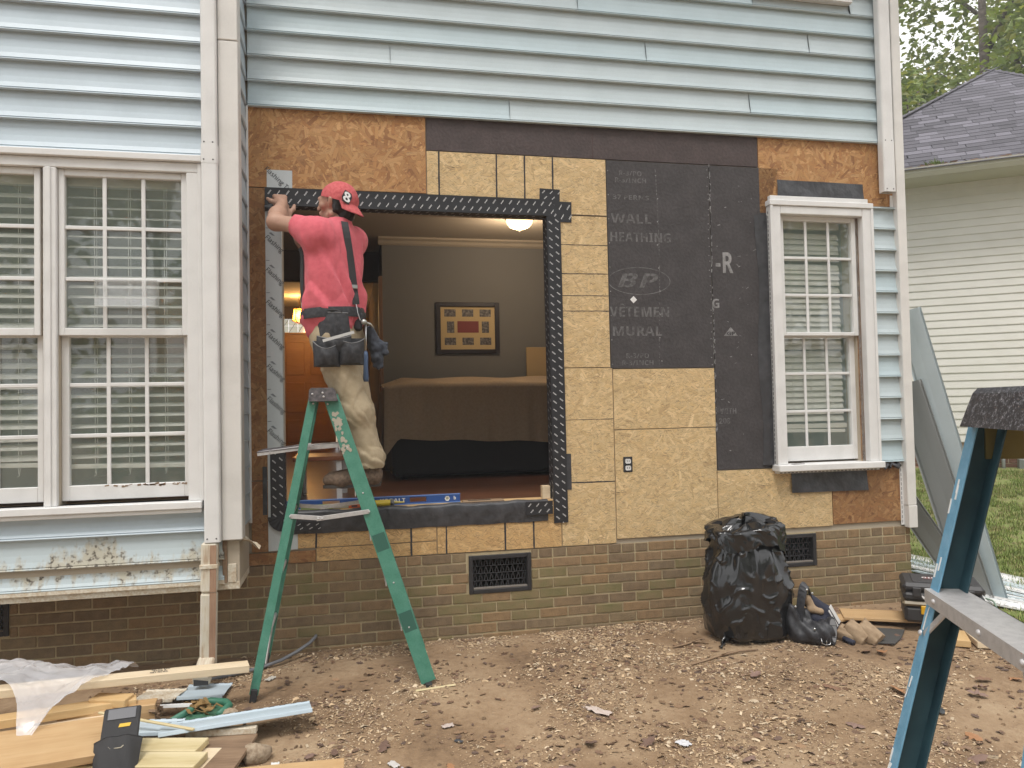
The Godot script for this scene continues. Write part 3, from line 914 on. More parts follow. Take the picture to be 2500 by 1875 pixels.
func small_window() -> void:
	var w := empty_part("window", house)
	obj("head_cap", box_mesh(3.005, 2.945, 0.0, 3.862, 2.985, 0.07, 0.004), M.white, w)
	obj("head_flange", box_mesh(3.02, 2.985, 0.012, 3.83, 3.02, 0.05, 0.003), M.white, w)
	obj("head_casing", box_mesh(3.095, 2.885, 0.0, 3.77, 2.944, 0.06, 0.004), M.white, w)
	obj("side_casing", box_mesh(3.012, 1.06, 0.0, 3.094, 2.944, 0.06, 0.004), M.white, w)
	obj("side_casing", box_mesh(3.771, 1.06, 0.0, 3.858, 2.944, 0.06, 0.004), M.white, w)
	obj("backband", box_mesh(3.008, 1.06, 0.06, 3.03, 2.944, 0.068, 0.003), M.white, w)
	obj("backband", box_mesh(3.84, 1.06, 0.06, 3.862, 2.944, 0.068, 0.003), M.white, w)
	obj("sill", box_mesh(3.0, 1.012, -0.06, 3.868, 1.06, 0.098, 0.005), M.white, w)
	var pf := MB.new()
	pf.bx(3.02, 0.996, 0.0, 3.85, 1.0115, 0.05)
	obj("nail_flange", pf.done(), M.white, w)
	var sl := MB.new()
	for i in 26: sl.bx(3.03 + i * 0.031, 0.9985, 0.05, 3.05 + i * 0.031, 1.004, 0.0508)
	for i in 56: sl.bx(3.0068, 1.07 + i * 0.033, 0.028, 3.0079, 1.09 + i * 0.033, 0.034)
	obj("flange_slot_shade", sl.done(), M.hole_shade, w)  # thin dark pieces, shade of the slot holes put into colour
	var jb := MB.new()
	jb.bx(3.094, 1.06, -0.1, 3.112, 2.93, 0.0); jb.bx(3.748, 1.06, -0.1, 3.771, 2.93, 0.0)
	obj("jamb", jb.done(), M.cream, w)
	sash(w, 3.112, 3.748, 1.998, 2.885, -0.04, 0.005, [3.147, 3.712, 2.024, 2.85], [2.576, 2.30], 0.02)
	sash(w, 3.112, 3.748, 1.075, 2.022, -0.085, -0.042, [3.138, 3.70, 1.18, 1.99], [1.72, 1.44], 0.02)
	var bl := blind(3.125, 3.685, 1.36, 2.87, -0.125, 0.0445, 1.12, "white slatted blind, nearly closed and hanging crooked, behind the small window", 0.0)
	var ls := MB.new()
	ls.bx(3.13, 1.31, -0.15, 3.70, 1.345, -0.10, 0.004)
	obj("stacked_slats", ls.done(), M.blind, bl)
	# black membrane flaps tucked round it
	for f: Array in [[3.105, 3.02, 3.83, 3.152, 0.014], [3.145, 0.85, 3.78, 0.996, 0.02]]:
		var k := MB.new(true)
		var rows := []
		for i in 19:
			var r := []
			for j in 6:
				var u := i / 18.0
				var v := j / 5.0
				r.append(Vector3(lerpf(f[0], f[2], u) + 0.006 * v * (0.5 - u), lerpf(f[1], f[3], v) - 0.006 * u, 0.004 + f[4] * (1.0 - v) * 0.5 + 0.004 * sin(u * 9 + v * 3) * (1.0 - absf(v - 0.5))))
			rows.append(r)
		k.sheet(rows)
		obj("membrane_flap", k.done(), M.membrane, house)
	var k := MB.new(true)
	var rows := []
	for i in 7:
		var r := []
		for j in 30:
			var u := i / 6.0
			var v := j / 29.0
			r.append(Vector3(lerpf(2.925 + 0.012 * sin(v * 11), 3.01, u), lerpf(1.06, 2.88, v), 0.003 + 0.022 * sin(u * PI) * (0.6 + 0.4 * sin(v * 7.0)) + 0.012 * u))
		rows.append(r)
	k.sheet(rows)
	obj("membrane_flap", k.done(), M.membrane, house)
	var fp := MB.new()
	fp.prism([Vector2(2.915, 2.84), Vector2(3.005, 2.84), Vector2(3.0, 2.93)], 0.003, Transform3D(Basis(Vector3(1, 0, 0), -0.25), Vector3(0, 0.05, -0.66)))
	obj("folded_film", fp.done(), mat(Color(0.25, 0.27, 0.3), 0.3), house)
	var sw := MB.new(true)
	var pr := []
	for i in 14:
		pr.append(Vector3(3.82 + i * 0.018, 1.02 + 0.018 * sin(i * 2.2), 0.02 + 0.016 * sin(i * 1.3 + 1)))
	sw.tube(pr, 0.022, 6, true, Vector2(1.0, 0.5))
	obj("crumpled_membrane", sw.done(), M.membrane, house)
	var lk := thing("window_latch_plate", "small grey metal latch plate lying on the white sill of the small window", "hardware", Vector3(3.17, 1.0605, 0.06), 0.3)
	obj("plate", box_mesh(-0.05, 0, -0.02, 0.05, 0.008, 0.02, 0.003), M.alum, lk)
	obj("slot", box_mesh(-0.03, 0.007, -0.008, 0.03, 0.0095, 0.008), M.cast, lk)


# ---------- the rooms behind the openings ----------
func build_rooms() -> void:
	var fl := 0.87
	var cl := 3.36
	var k := MB.new()
	k.bx(-2.6, fl - 0.1, -9.0, 2.2, fl, -0.02)
	struct("room_floor", k.done(), M.floor_wood, "dark reddish hardwood floor inside the house")
	struct("room_ceiling", box_mesh(-5.9, cl, -9.3, 3.99, cl + 0.1, -0.165), M.plaster)
	struct("room_back_wall", box_mesh(0.37, fl, -3.3, 2.2, cl, -3.2), M.slate, "dark grey-green wall at the back of the room")
	struct("room_side_wall", box_mesh(2.2, fl - 0.1, -9.0, 2.3, cl, -0.165), M.slate)
	struct("hall_side_wall", box_mesh(0.37, fl, -8.8, 0.47, cl, -3.301), M.dim_brown)
	struct("room_side_wall", box_mesh(-2.7, fl - 0.1, -9.0, -2.6, cl, 0.29), M.slate)
	struct("hall_far_wall", box_mesh(-2.6, fl, -8.9, -1.2, cl, -8.8), M.dim_brown)
	struct("hall_far_wall", box_mesh(-0.2, fl, -8.9, 0.37, cl, -8.8), M.dim_brown)
	struct("hall_far_wall", box_mesh(-1.2, 3.15, -8.9, -0.2, cl, -8.8), M.dim_brown)
	struct("hall_header", box_mesh(-2.6, 3.02, -4.1, 0.37, cl, -3.95), M.dim_brown)
	# bay room and the small window's room
	struct("bay_room_floor", box_mesh(-5.9, 0.57, -0.3, -0.73, 0.86, 0.29), M.plaster)
	struct("bay_room_ceiling", box_mesh(-5.9, 3.2, -0.16, -0.73, 3.3, 0.29), M.plaster)
	struct("bay_room_back_wall", box_mesh(-5.9, 0.6, -3.1, -2.7, 3.36, -3.0), M.slate)
	struct("small_room_floor", box_mesh(2.3, 0.77, -4.0, 3.99, 0.87, -0.165), M.floor_wood)
	struct("small_room_back_wall", box_mesh(2.3, 0.77, -4.1, 3.99, 3.36, -4.0), M.slate)
	var cr := MB.new()
	cr.sweep_x([Vector2(cl - 0.001, -3.2), Vector2(cl - 0.001, -3.11), Vector2(cl - 0.02, -3.11), Vector2(cl - 0.035, -3.15), Vector2(cl - 0.06, -3.17), Vector2(cl - 0.075, -3.199)], 0.33, 2.199)
	struct("crown_moulding", cr.done(), M.plaster, "cream crown moulding along the top of the dark wall")
	var cs := MB.new()
	cs.bx(0.33, fl, -3.32, 0.37, 2.95, -3.19, 0.004)
	struct("door_casing", cs.done(), mat(Color(0.2, 0.11, 0.06), 0.5))
	# front door with a leaded light above
	var fd := thing("front_door", "brown panelled front door at the far end of the hall, leaded glass above", "door", Vector3(-0.7, fl, -8.82))
	obj("leaf", box_mesh(-0.47, 0.0, -0.05, 0.47, 2.0, 0.0, 0.003), M.door_wood, fd)
	for c: Array in [[-0.36, 1.28, -0.05, 1.86], [0.05, 1.28, 0.36, 1.86], [-0.36, 0.62, -0.05, 1.16], [0.05, 0.62, 0.36, 1.16], [-0.36, 0.1, -0.05, 0.5], [0.05, 0.1, 0.36, 0.5]]:
		obj("panel", box_mesh(c[0], c[1], 0.0, c[2], c[3], 0.014, 0.008), M.door_wood, fd)
	obj("casing", box_mesh(-0.5, 2.0, -0.05, 0.5, 2.03, 0.03), M.door_wood, fd)
	obj("knob", knob_mesh(), mat(Color(0.4, 0.3, 0.12), 0.3, 1.0), fd, Transform3D(Basis(Vector3(1, 0, 0), PI / 2), Vector3(0.4, 0.95, 0.0)))
	var pane := StandardMaterial3D.new()
	pane.albedo_color = Color(0.8, 0.9, 0.82, 0.45)
	pane.transparency = BaseMaterial3D.TRANSPARENCY_ALPHA
	pane.roughness = 0.1
	var tw := 0.94 / 6
	for i in 6:
		for j in 2:
			obj("pane", box_mesh(-0.47 + i * tw + 0.004, 2.035 + j * 0.12, -0.03, -0.47 + (i + 1) * tw - 0.004, 2.15 + j * 0.12, -0.024), pane, fd)
		var ld := MB.new()
		ld.bar(Vector3(-0.47 + i * tw, 2.03, -0.02), Vector3(-0.47 + (i + 0.5) * tw, 2.15, -0.02), 0.008, 0.008)
		ld.bar(Vector3(-0.47 + (i + 0.5) * tw, 2.15, -0.02), Vector3(-0.47 + (i + 1) * tw, 2.27, -0.02), 0.008, 0.008)
		obj("lead_came", ld.done(), M.cast, fd)
	# lit hall lantern
	var la := thing("hall_lantern", "lit glass and brass lantern hanging in the hall before the front door", "lamp", Vector3(-0.75, 2.96, -7.5))
	var brass := mat(Color(0.35, 0.22, 0.08), 0.35, 1.0)
	var fr := MB.new()
	for a in 6:
		var p := Vector3(cos(TAU * a / 6) * 0.11, 0, sin(TAU * a / 6) * 0.11)
		var q := Vector3(cos(TAU * (a + 1) / 6) * 0.11, 0, sin(TAU * (a + 1) / 6) * 0.11)
		fr.bar(p, p * 0.8 + Vector3(0, 0.19, 0), 0.01, 0.01)
		fr.bar(p, q, 0.01, 0.01)
		fr.bar(p * 0.8 + Vector3(0, 0.19, 0), q * 0.8 + Vector3(0, 0.19, 0), 0.01, 0.01)
		fr.bar(p, Vector3(0, -0.05, 0), 0.008, 0.008)
	fr.tube([Vector3(0, 0.19, 0), Vector3(0, 0.4, 0)], 0.008, 6)
	obj("frame", fr.done(), brass, la)
	var glow := mat(Color(1.0, 0.75, 0.35), 0.5)
	glow.emission_enabled = true
	glow.emission = lin(1.0, 0.62, 0.22)
	glow.emission_energy_multiplier = 3.0
	var bulb := MB.new(true)
	bulb.lathe([Vector2(0, 0.03), Vector2(0.035, 0.05), Vector2(0.05, 0.09), Vector2(0.03, 0.14), Vector2(0, 0.16)], 12)
	obj("light_bulb", bulb.done(), glow, la)
	var amber := StandardMaterial3D.new()
	amber.albedo_color = Color(1.0, 0.8, 0.45, 0.25)
	amber.transparency = BaseMaterial3D.TRANSPARENCY_ALPHA
	amber.roughness = 0.15
	var gl := MB.new()
	for a in 6:
		var p := Vector3(cos(TAU * a / 6) * 0.108, 0, sin(TAU * a / 6) * 0.108)
		var q := Vector3(cos(TAU * (a + 1) / 6) * 0.108, 0, sin(TAU * (a + 1) / 6) * 0.108)
		gl.quad(p, q, q * 0.8 + Vector3(0, 0.19, 0), p * 0.8 + Vector3(0, 0.19, 0))
	obj("glass", gl.done(), amber, la)
	lamp_light(la, Vector3(0, 0.09, 0), 0.05, 0.8, Color(1.0, 0.78, 0.5))
	# ceiling bowl lamp
	var cb := thing("ceiling_lamp", "lit frosted bowl lamp fixed to the ceiling near the opening's corner", "lamp", Vector3(1.64, cl, -2.1))
	var bowl := MB.new(true)
	bowl.lathe([Vector2(0.13, -0.03), Vector2(0.132, -0.045), Vector2(0.122, -0.075), Vector2(0.095, -0.105), Vector2(0.05, -0.122), Vector2(0.0, -0.126)], 24)
	var bm := mat(Color(0.9, 0.75, 0.5), 0.4)
	bm.emission_enabled = true
	bm.emission = lin(1.0, 0.72, 0.36)
	bm.emission_energy_multiplier = 1.7
	obj("lamp_bowl", bowl.done(), bm, cb)
	var rim := MB.new(true)
	rim.lathe([Vector2(0.05, 0.0), Vector2(0.07, -0.012), Vector2(0.14, -0.022), Vector2(0.14, -0.032), Vector2(0.12, -0.034)], 24)
	obj("rim", rim.done(), mat(Color(0.1, 0.06, 0.035), 0.4, 0.7), cb)
	var fin := MB.new(true)
	fin.lathe([Vector2(0.02, -0.124), Vector2(0.016, -0.136), Vector2(0.006, -0.142), Vector2(0.0, -0.148)], 12)
	obj("finial", fin.done(), mat(Color(0.1, 0.06, 0.035), 0.4, 0.7), cb)
	lamp_light(cb, Vector3(0, -0.17, 0), 0.12, 0.5, Color(1.0, 0.9, 0.78))
	# framed collage of eight pictures round a maroon one
	var fr2 := thing("picture_frame", "dark framed collage of eight small photos round a maroon panel on back wall", "picture", Vector3(1.288, 2.39, -3.2))
	var fb := MB.new()
	fb.bx(-0.35, -0.28, 0.0, -0.30, 0.28, 0.03, 0.004); fb.bx(0.30, -0.28, 0.0, 0.35, 0.28, 0.03, 0.004)
	fb.bx(-0.30, 0.235, 0.0, 0.30, 0.28, 0.029, 0.004); fb.bx(-0.30, -0.28, 0.0, 0.30, -0.235, 0.029, 0.004)
	obj("frame", fb.done(), mat(Color(0.02, 0.015, 0.018), 0.4), fr2)
	obj("mat_board", box_mesh(-0.30, -0.235, 0.002, 0.30, 0.235, 0.008), mat(Color(0.55, 0.42, 0.22), 0.9), fr2)
	var pn := ramp([grey(noise(0.08, 61, 4), 64, 64)], [1.1], [Color(0.02, 0.02, 0.025), Color(0.1, 0.09, 0.085), Color(0.3, 0.28, 0.26)])
	for c: Array in [[-0.195, 0.165, 0.125, 0.08], [0.0, 0.165, 0.125, 0.08], [0.195, 0.165, 0.125, 0.08], [-0.19, 0.01, 0.08, 0.125], [0.195, 0.01, 0.08, 0.125], [-0.195, -0.145, 0.125, 0.08], [0.0, -0.145, 0.125, 0.08], [0.195, -0.145, 0.125, 0.08]]:
		var pm := textured(pn, 0.4, 5.0)
		pm.uv1_offset = Vector3(rng.randf(), rng.randf(), 0)
		obj("photo", box_mesh(c[0] - c[2] / 2, c[1] - c[3] / 2, 0.008, c[0] + c[2] / 2, c[1] + c[3] / 2, 0.0105), pm, fr2)
	obj("maroon_panel", box_mesh(-0.115, -0.05, 0.008, 0.12, 0.075, 0.0105), mat(Color(0.2, 0.03, 0.025), 0.6), fr2)
	# furniture under a tan dust sheet
	var cv := thing("covered_sofa", "bulky furniture draped in a tan dust sheet against the back wall", "furniture", Vector3(1.22, fl, -2.5))
	var dk := mat(Color(0.018, 0.017, 0.017), 0.9)
	obj("body", box_mesh(-0.84, 0.03, -0.55, 0.93, 0.84, 0.52, 0.03), dk, cv)
	obj("back", box_mesh(-0.78, 0.84, -0.55, 0.93, 0.94, -0.2, 0.03), dk, cv)
	for x: float in [-0.76, 0.85]:
		obj("foot", box_mesh(x, 0, 0.35, x + 0.06, 0.035, 0.44), dk, cv)
	var ds := MB.new(true)
	var rows := []
	for i in 61:
		var u := i / 60.0
		var r := []
		var lip := 0.38 - 0.08 * u + 0.006 * sin(u * 21.0)
		if u < 0.07: lip = 0.20 + 0.17 * (u / 0.07)
		for j in 33:
			var v := j / 32.0
			var x := lerpf(-0.90, 0.96, u)
			var fold := 0.010 * sin(u * 47.0 + 2.0 * sin(u * 9.0)) + 0.006 * sin(u * 91.0)
			if v < 0.45:
				var t := v / 0.45
				var yy := lerpf(0.97, 0.89, smoothstep(0.0, 1.0, t)) + 0.008 * sin(u * 15 + t * 6)
				if u < 0.12: yy -= 0.08 * (1.0 - u / 0.12) * (1.0 - t * 0.6)
				r.append(Vector3(x, yy, lerpf(-0.5, 0.53, t)))
			else:
				var t := (v - 0.45) / 0.55
				r.append(Vector3(x - 0.02 * t * (1.0 - u * 1.5), lerpf(0.885, lip, t), 0.54 + 0.03 * t + fold * (0.3 + t)))
		rows.append(r)
	ds.sheet(rows)
	obj("dust_sheet", ds.done(), M.cloth, cv)
	var en := MB.new(true)
	rows = []
	for i in 13:
		var r := []
		for j in 15:
			var t := i / 12.0
			var v := j / 14.0
			r.append(Vector3(-0.90 - 0.025 * v - 0.012 * sin(t * 14.0) * v, lerpf(0.83, 0.22 + 0.25 * (1.0 - t), v), lerpf(-0.5, 0.55, t)))
		en.sheet([r, r]) if false else null
		rows.append(r)
	en.sheet(rows)
	obj("sheet_end", en.done(), M.cloth, cv)
	var cd := thing("leaning_board", "pale tan board standing behind the covered furniture", "board", Vector3(2.06, fl, -3.1))
	obj("face", box_mesh(-0.14, 0, -0.03, 0.13, 1.30, 0.0, 0.003), mat(Color(0.42, 0.3, 0.15), 0.9), cd)
	# low table with a white leg, just inside
	var tb := thing("low_table", "low glossy brown table with a white leg inside the opening", "table", Vector3(-0.2, fl, -0.9))
	obj("top", box_mesh(-0.2, 0.285, -0.3, 0.22, 0.315, 0.22, 0.004), tinted(M.floor_wood, Color(1.6, 1.5, 1.5)), tb)
	obj("leg", box_mesh(0.105, 0, 0.16, 0.145, 0.285, 0.2, 0.003), M.white, tb)
	obj("leg", box_mesh(-0.17, 0, -0.26, -0.13, 0.285, -0.22, 0.003), M.white, tb)
	obj("leg", box_mesh(0.14, 0, -0.26, 0.18, 0.285, -0.22, 0.003), M.white, tb)
	obj("leg", box_mesh(-0.17, 0, 0.16, -0.13, 0.285, 0.2, 0.003), M.dim_brown, tb)


func knob_mesh() -> ArrayMesh:
	var k := MB.new(true)
	k.lathe([Vector2(0.03, 0), Vector2(0.03, 0.008), Vector2(0.012, 0.012), Vector2(0.012, 0.03), Vector2(0.028, 0.045), Vector2(0.022, 0.065), Vector2(0, 0.07)], 14)
	return k.done()


func lamp_light(p: Node3D, at: Vector3, size: float, energy: float, c: Color) -> void:
	var l := OmniLight3D.new()
	l.position = at
	l.light_color = c
	l.light_energy = energy
	l.light_size = size
	l.omni_range = 12.0
	l.omni_attenuation = 2.0
	l.shadow_enabled = true
	p.add_child(l)


# ---------- ground ----------
func spaced(lo: float, hi: float, step: float, far_lo: float, far_hi: float) -> Array:
	var a := []
	var s := step
	var x := lo
	var neg := []
	while x > far_lo:
		s *= 1.35
		x -= s
		neg.append(x)
	neg.reverse()
	a.append_array(neg)
	x = lo
	while x < hi:
		a.append(x)
		x += step
	s = step
	while x < far_hi:
		a.append(x)
		s *= 1.35
		x += s
	a.append(far_hi)
	return a


func build_ground() -> void:
	var xs := spaced(-2.6, 5.2, 0.04, -90.0, 90.0)
	var zs := spaced(-0.3, 2.7, 0.04, -90.0, 60.0)
	var k := MB.new(true)
	var p := []
	for x: float in xs:
		var r := []
		for z: float in zs:
			r.append(Vector3(x, ground_y(x, z), z))
		p.append(r)
	p.reverse()
	k.sheet(p)
	var d1 := grey(noise(0.0045, 71, 6), 1024, 1024)
	var d2 := grey(noise(0.06, 72, 4), 1024, 1024)
	var d3 := grey(noise(0.25, 73, 2), 1024, 1024)
	var dt := ramp([d1, d2, d3], [0.72, 0.3, 0.2], [Color(0.09, 0.055, 0.032), Color(0.16, 0.1, 0.056), Color(0.235, 0.152, 0.086), Color(0.3, 0.205, 0.122), Color(0.37, 0.27, 0.17)], 4.0)
	M.dirt = textured(dt, 0.95, 0.3, true)
	struct("ground", k.done(), M.dirt, "bare brown dirt yard in front of the house")
	# lawn beyond the far corner
	var lawn := MB.new(true)
	var lp := []
	for i in 60:
		var r := []
		for j in 60:
			var x := 4.25 + 0.9 * i * (0.25 + i * 0.012) * 0.5
			var z := 1.6 - 0.42 * j * (0.3 + j * 0.02) * 0.5
			var e := 0.35 * gn.get_noise_2d(z * 0.7, 3.0) if i == 0 else 0.0
			r.append(Vector3(x + e, ground_y(x + e, z) + 0.006, z))
		lp.append(r)
	lp.reverse()
	lawn.sheet(lp)
	M.turf = textured(ramp([grey(noise(0.02, 75, 4), 512, 512), grey(noise(0.1, 76, 3), 512, 512)], [0.6, 0.45], [Color(0.16, 0.11, 0.06), Color(0.19, 0.17, 0.07), Color(0.19, 0.23, 0.065), Color(0.24, 0.28, 0.09)], 2.0), 0.95, 0.8, true)
	struct("lawn", lawn.done(), M.turf, "short patchy lawn between the two houses")
	# grass blades
	var gm := ArrayMesh.new()
	var bl := MB.new()
	for i in 5:
		var a := i * 2.4
		var d := Vector3(cos(a), 0, sin(a))
		var o := d * 0.012
		var s := Vector3(-d.z, 0, d.x) * 0.0035
		bl.tri(o - s, o + s, o + d * 0.02 + Vector3(0, 0.045, 0))
	gm = bl.done()
	var gmat := mat(Color(1, 1, 1), 0.8)
	gmat.vertex_color_use_as_albedo = true
	var ts := []
	var cs := []
	var cn := noise(0.8, 77, 3)
	while ts.size() < 26000:
		var x := 4.3 + pow(rng.randf(), 1.3) * 9.0
		var z := rng.randf_range(-7.0, 1.5)
		if (x - 7.15) * 0.574 - (z + 3.5) * 0.819 > -0.3: continue
		var c := cn.get_noise_2d(x, z)
		if c < -0.1 and rng.randf() < 0.75: continue
		if x < 4.9 and rng.randf() < (4.9 - x): continue
		var sc := rng.randf_range(0.5, 1.15)
		ts.append(Transform3D(Basis(Vector3.UP, rng.randf() * TAU).scaled(Vector3(1.2, sc, 1.2)), Vector3(x, ground_y(x, z) + 0.004, z)))
		var g := rng.randf_range(0.75, 1.3)
		cs.append(Color(0.2, 0.26, 0.06) * g if rng.randf() < 0.75 else Color(0.34, 0.29, 0.13) * g)
	scatter("grass", gm, gmat, ts, cs, "short green grass growing on the lawn", "grass")
	# wood chips and shavings, leaf litter
	var ch := MB.new()
	ch.quad(Vector3(-0.5, 0, -0.5), Vector3(-0.5, 0, 0.5), Vector3(0.1, 0.25, 0.5), Vector3(0.1, 0.25, -0.5))
	ch.quad(Vector3(0.1, 0.25, -0.5), Vector3(0.1, 0.25, 0.5), Vector3(0.5, 0.1, 0.4), Vector3(0.5, 0.1, -0.4))
	var chm := ch.done()
	var lm := mat(Color(1, 1, 1), 0.85)
	lm.vertex_color_use_as_albedo = true
	ts = []; cs = []
	var dn := noise(1.1, 78, 3)
	while ts.size() < 52000:
		var x := rng.randf_range(-1.2, 4.6)
		var z := 0.0 + pow(rng.randf(), 1.2) * 2.9
		var w := 1.7 * dn.get_noise_2d(x, z) - 0.05 + 0.85 * exp(-pow((x - 1.9) / 1.2, 2)) * exp(-pow((z - 1.1) / 0.8, 2)) + 0.5 * exp(-pow((x - 2.0) / 1.3, 2)) * exp(-pow((z - 0.1) / 0.2, 2)) + (0.25 if z < 0.25 else 0.0)
		if w < rng.randf() * 0.9 - 0.05: continue
		var l := rng.randf_range(0.004, 0.013) + pow(rng.randf(), 14.0) * 0.03
		ts.append(Transform3D((Basis(Vector3.UP, rng.randf() * TAU) * Basis(Vector3(1, 0, 0), rng.randfn(0, 0.35))).scaled_local(Vector3(l, l * 0.8, l * rng.randf_range(0.18, 0.5))), Vector3(x, ground_y(x, z) + 0.002, z)))
		var q := rng.randf()
		cs.append((Color(0.5, 0.36, 0.22) if q < 0.5 else (Color(0.22, 0.14, 0.09) if q < 0.78 else Color(0.58, 0.46, 0.32))) * rng.randf_range(0.75, 1.15))
	scatter("wood_chips", chm, lm, ts, cs, "pale wood chips and shavings strewn over the dirt", "wood chips")
	var lf := leaf_mesh(0.35)
	ts = []; cs = []
	while ts.size() < 2600:
		var x := rng.randf_range(-1.3, 6.5)
		var z := rng.randf_range(0.02, 3.2)
		if x > 4.3: z = rng.randf_range(-4.0, 1.4)
		if dn.get_noise_2d(x * 1.7 + 9, z * 1.7) < rng.randf_range(-0.35, 0.35) and x < 4.3: continue
		var l := rng.randf_range(0.018, 0.05)
		if x > 4.3 and rng.randf() < 0.6: continue
		ts.append(Transform3D((Basis(Vector3.UP, rng.randf() * TAU) * Basis(Vector3(1, 0, 0), rng.randfn(0, 0.3))).scaled_local(Vector3(l, l, l)), Vector3(x, ground_y(x, z) + 0.004, z)))
		cs.append([Color(0.15, 0.085, 0.05), Color(0.2, 0.12, 0.075), Color(0.12, 0.075, 0.055), Color(0.26, 0.16, 0.09)][rng.randi() % 4] * rng.randf_range(0.7, 1.2))
	scatter("leaf_litter", lf, lm, ts, cs, "small dry brown leaf litter scattered over dirt and grass", "leaf litter")
	# clods and pebbles
	var pb := MB.new()
	pb.lathe([Vector2(0, -0.4), Vector2(0.5, -0.1), Vector2(0.42, 0.28), Vector2(0, 0.45)], 5)
	ts = []; cs = []
	for i in 3200:
		var x := rng.randf_range(-1.4, 4.6)
		var z := rng.randf_range(0.02, 3.0)
		var l := pow(rng.randf(), 3.0) * 0.022 + 0.004
		ts.append(Transform3D(Basis.from_euler(Vector3(rng.randf() * 3, rng.randf() * 6, rng.randf() * 3)).scaled_local(Vector3(l, l * 0.7, l * 1.2)), Vector3(x, ground_y(x, z), z)))
		cs.append(Color(0.2, 0.13, 0.075) * rng.randf_range(0.6, 1.3))
	scatter("dirt_clods", pb.done(), lm, ts, cs, "small dirt clods and pebbles on the bare ground", "clods")


func leaf_mesh(curl: float) -> ArrayMesh:
	var k := MB.new()
	var edge := [Vector2(-0.5, 0), Vector2(-0.3, 0.2), Vector2(-0.12, 0.16), Vector2(0.02, 0.36), Vector2(0.15, 0.2), Vector2(0.34, 0.22), Vector2(0.55, 0)]
	var f := func(p: Vector2) -> Vector3: return Vector3(p.x, curl * (p.y * p.y * 1.6 + 0.25 * p.x * p.x + 0.1 * p.x * p.y), p.y)
	for s: float in [1.0, -1.0]:
		for i in edge.size() - 1:
			var a := Vector2(edge[i].x, edge[i].y * s)
			var b := Vector2(edge[i + 1].x, edge[i + 1].y * s)
			k.quad(f.call(Vector2(a.x, 0)), f.call(Vector2(b.x, 0)), f.call(b), f.call(a))
	return k.done()


func scatter(called: String, mesh: Mesh, m: Material, ts: Array, cs: Array, label: String, category: String, parent: Node = self) -> MultiMeshInstance3D:
	var mm := MultiMesh.new()
	mm.transform_format = MultiMesh.TRANSFORM_3D
	mm.use_colors = true
	mm.mesh = mesh
	mm.instance_count = ts.size()
	for i in ts.size():
		mm.set_instance_transform(i, ts[i])
		mm.set_instance_color(i, cs[i])
	var o := MultiMeshInstance3D.new()
	o.name = called
	o.multimesh = mm
	o.material_override = m
	parent.add_child(o, true)
	if label:
		tag(o, label, category, "", "stuff")
	return o


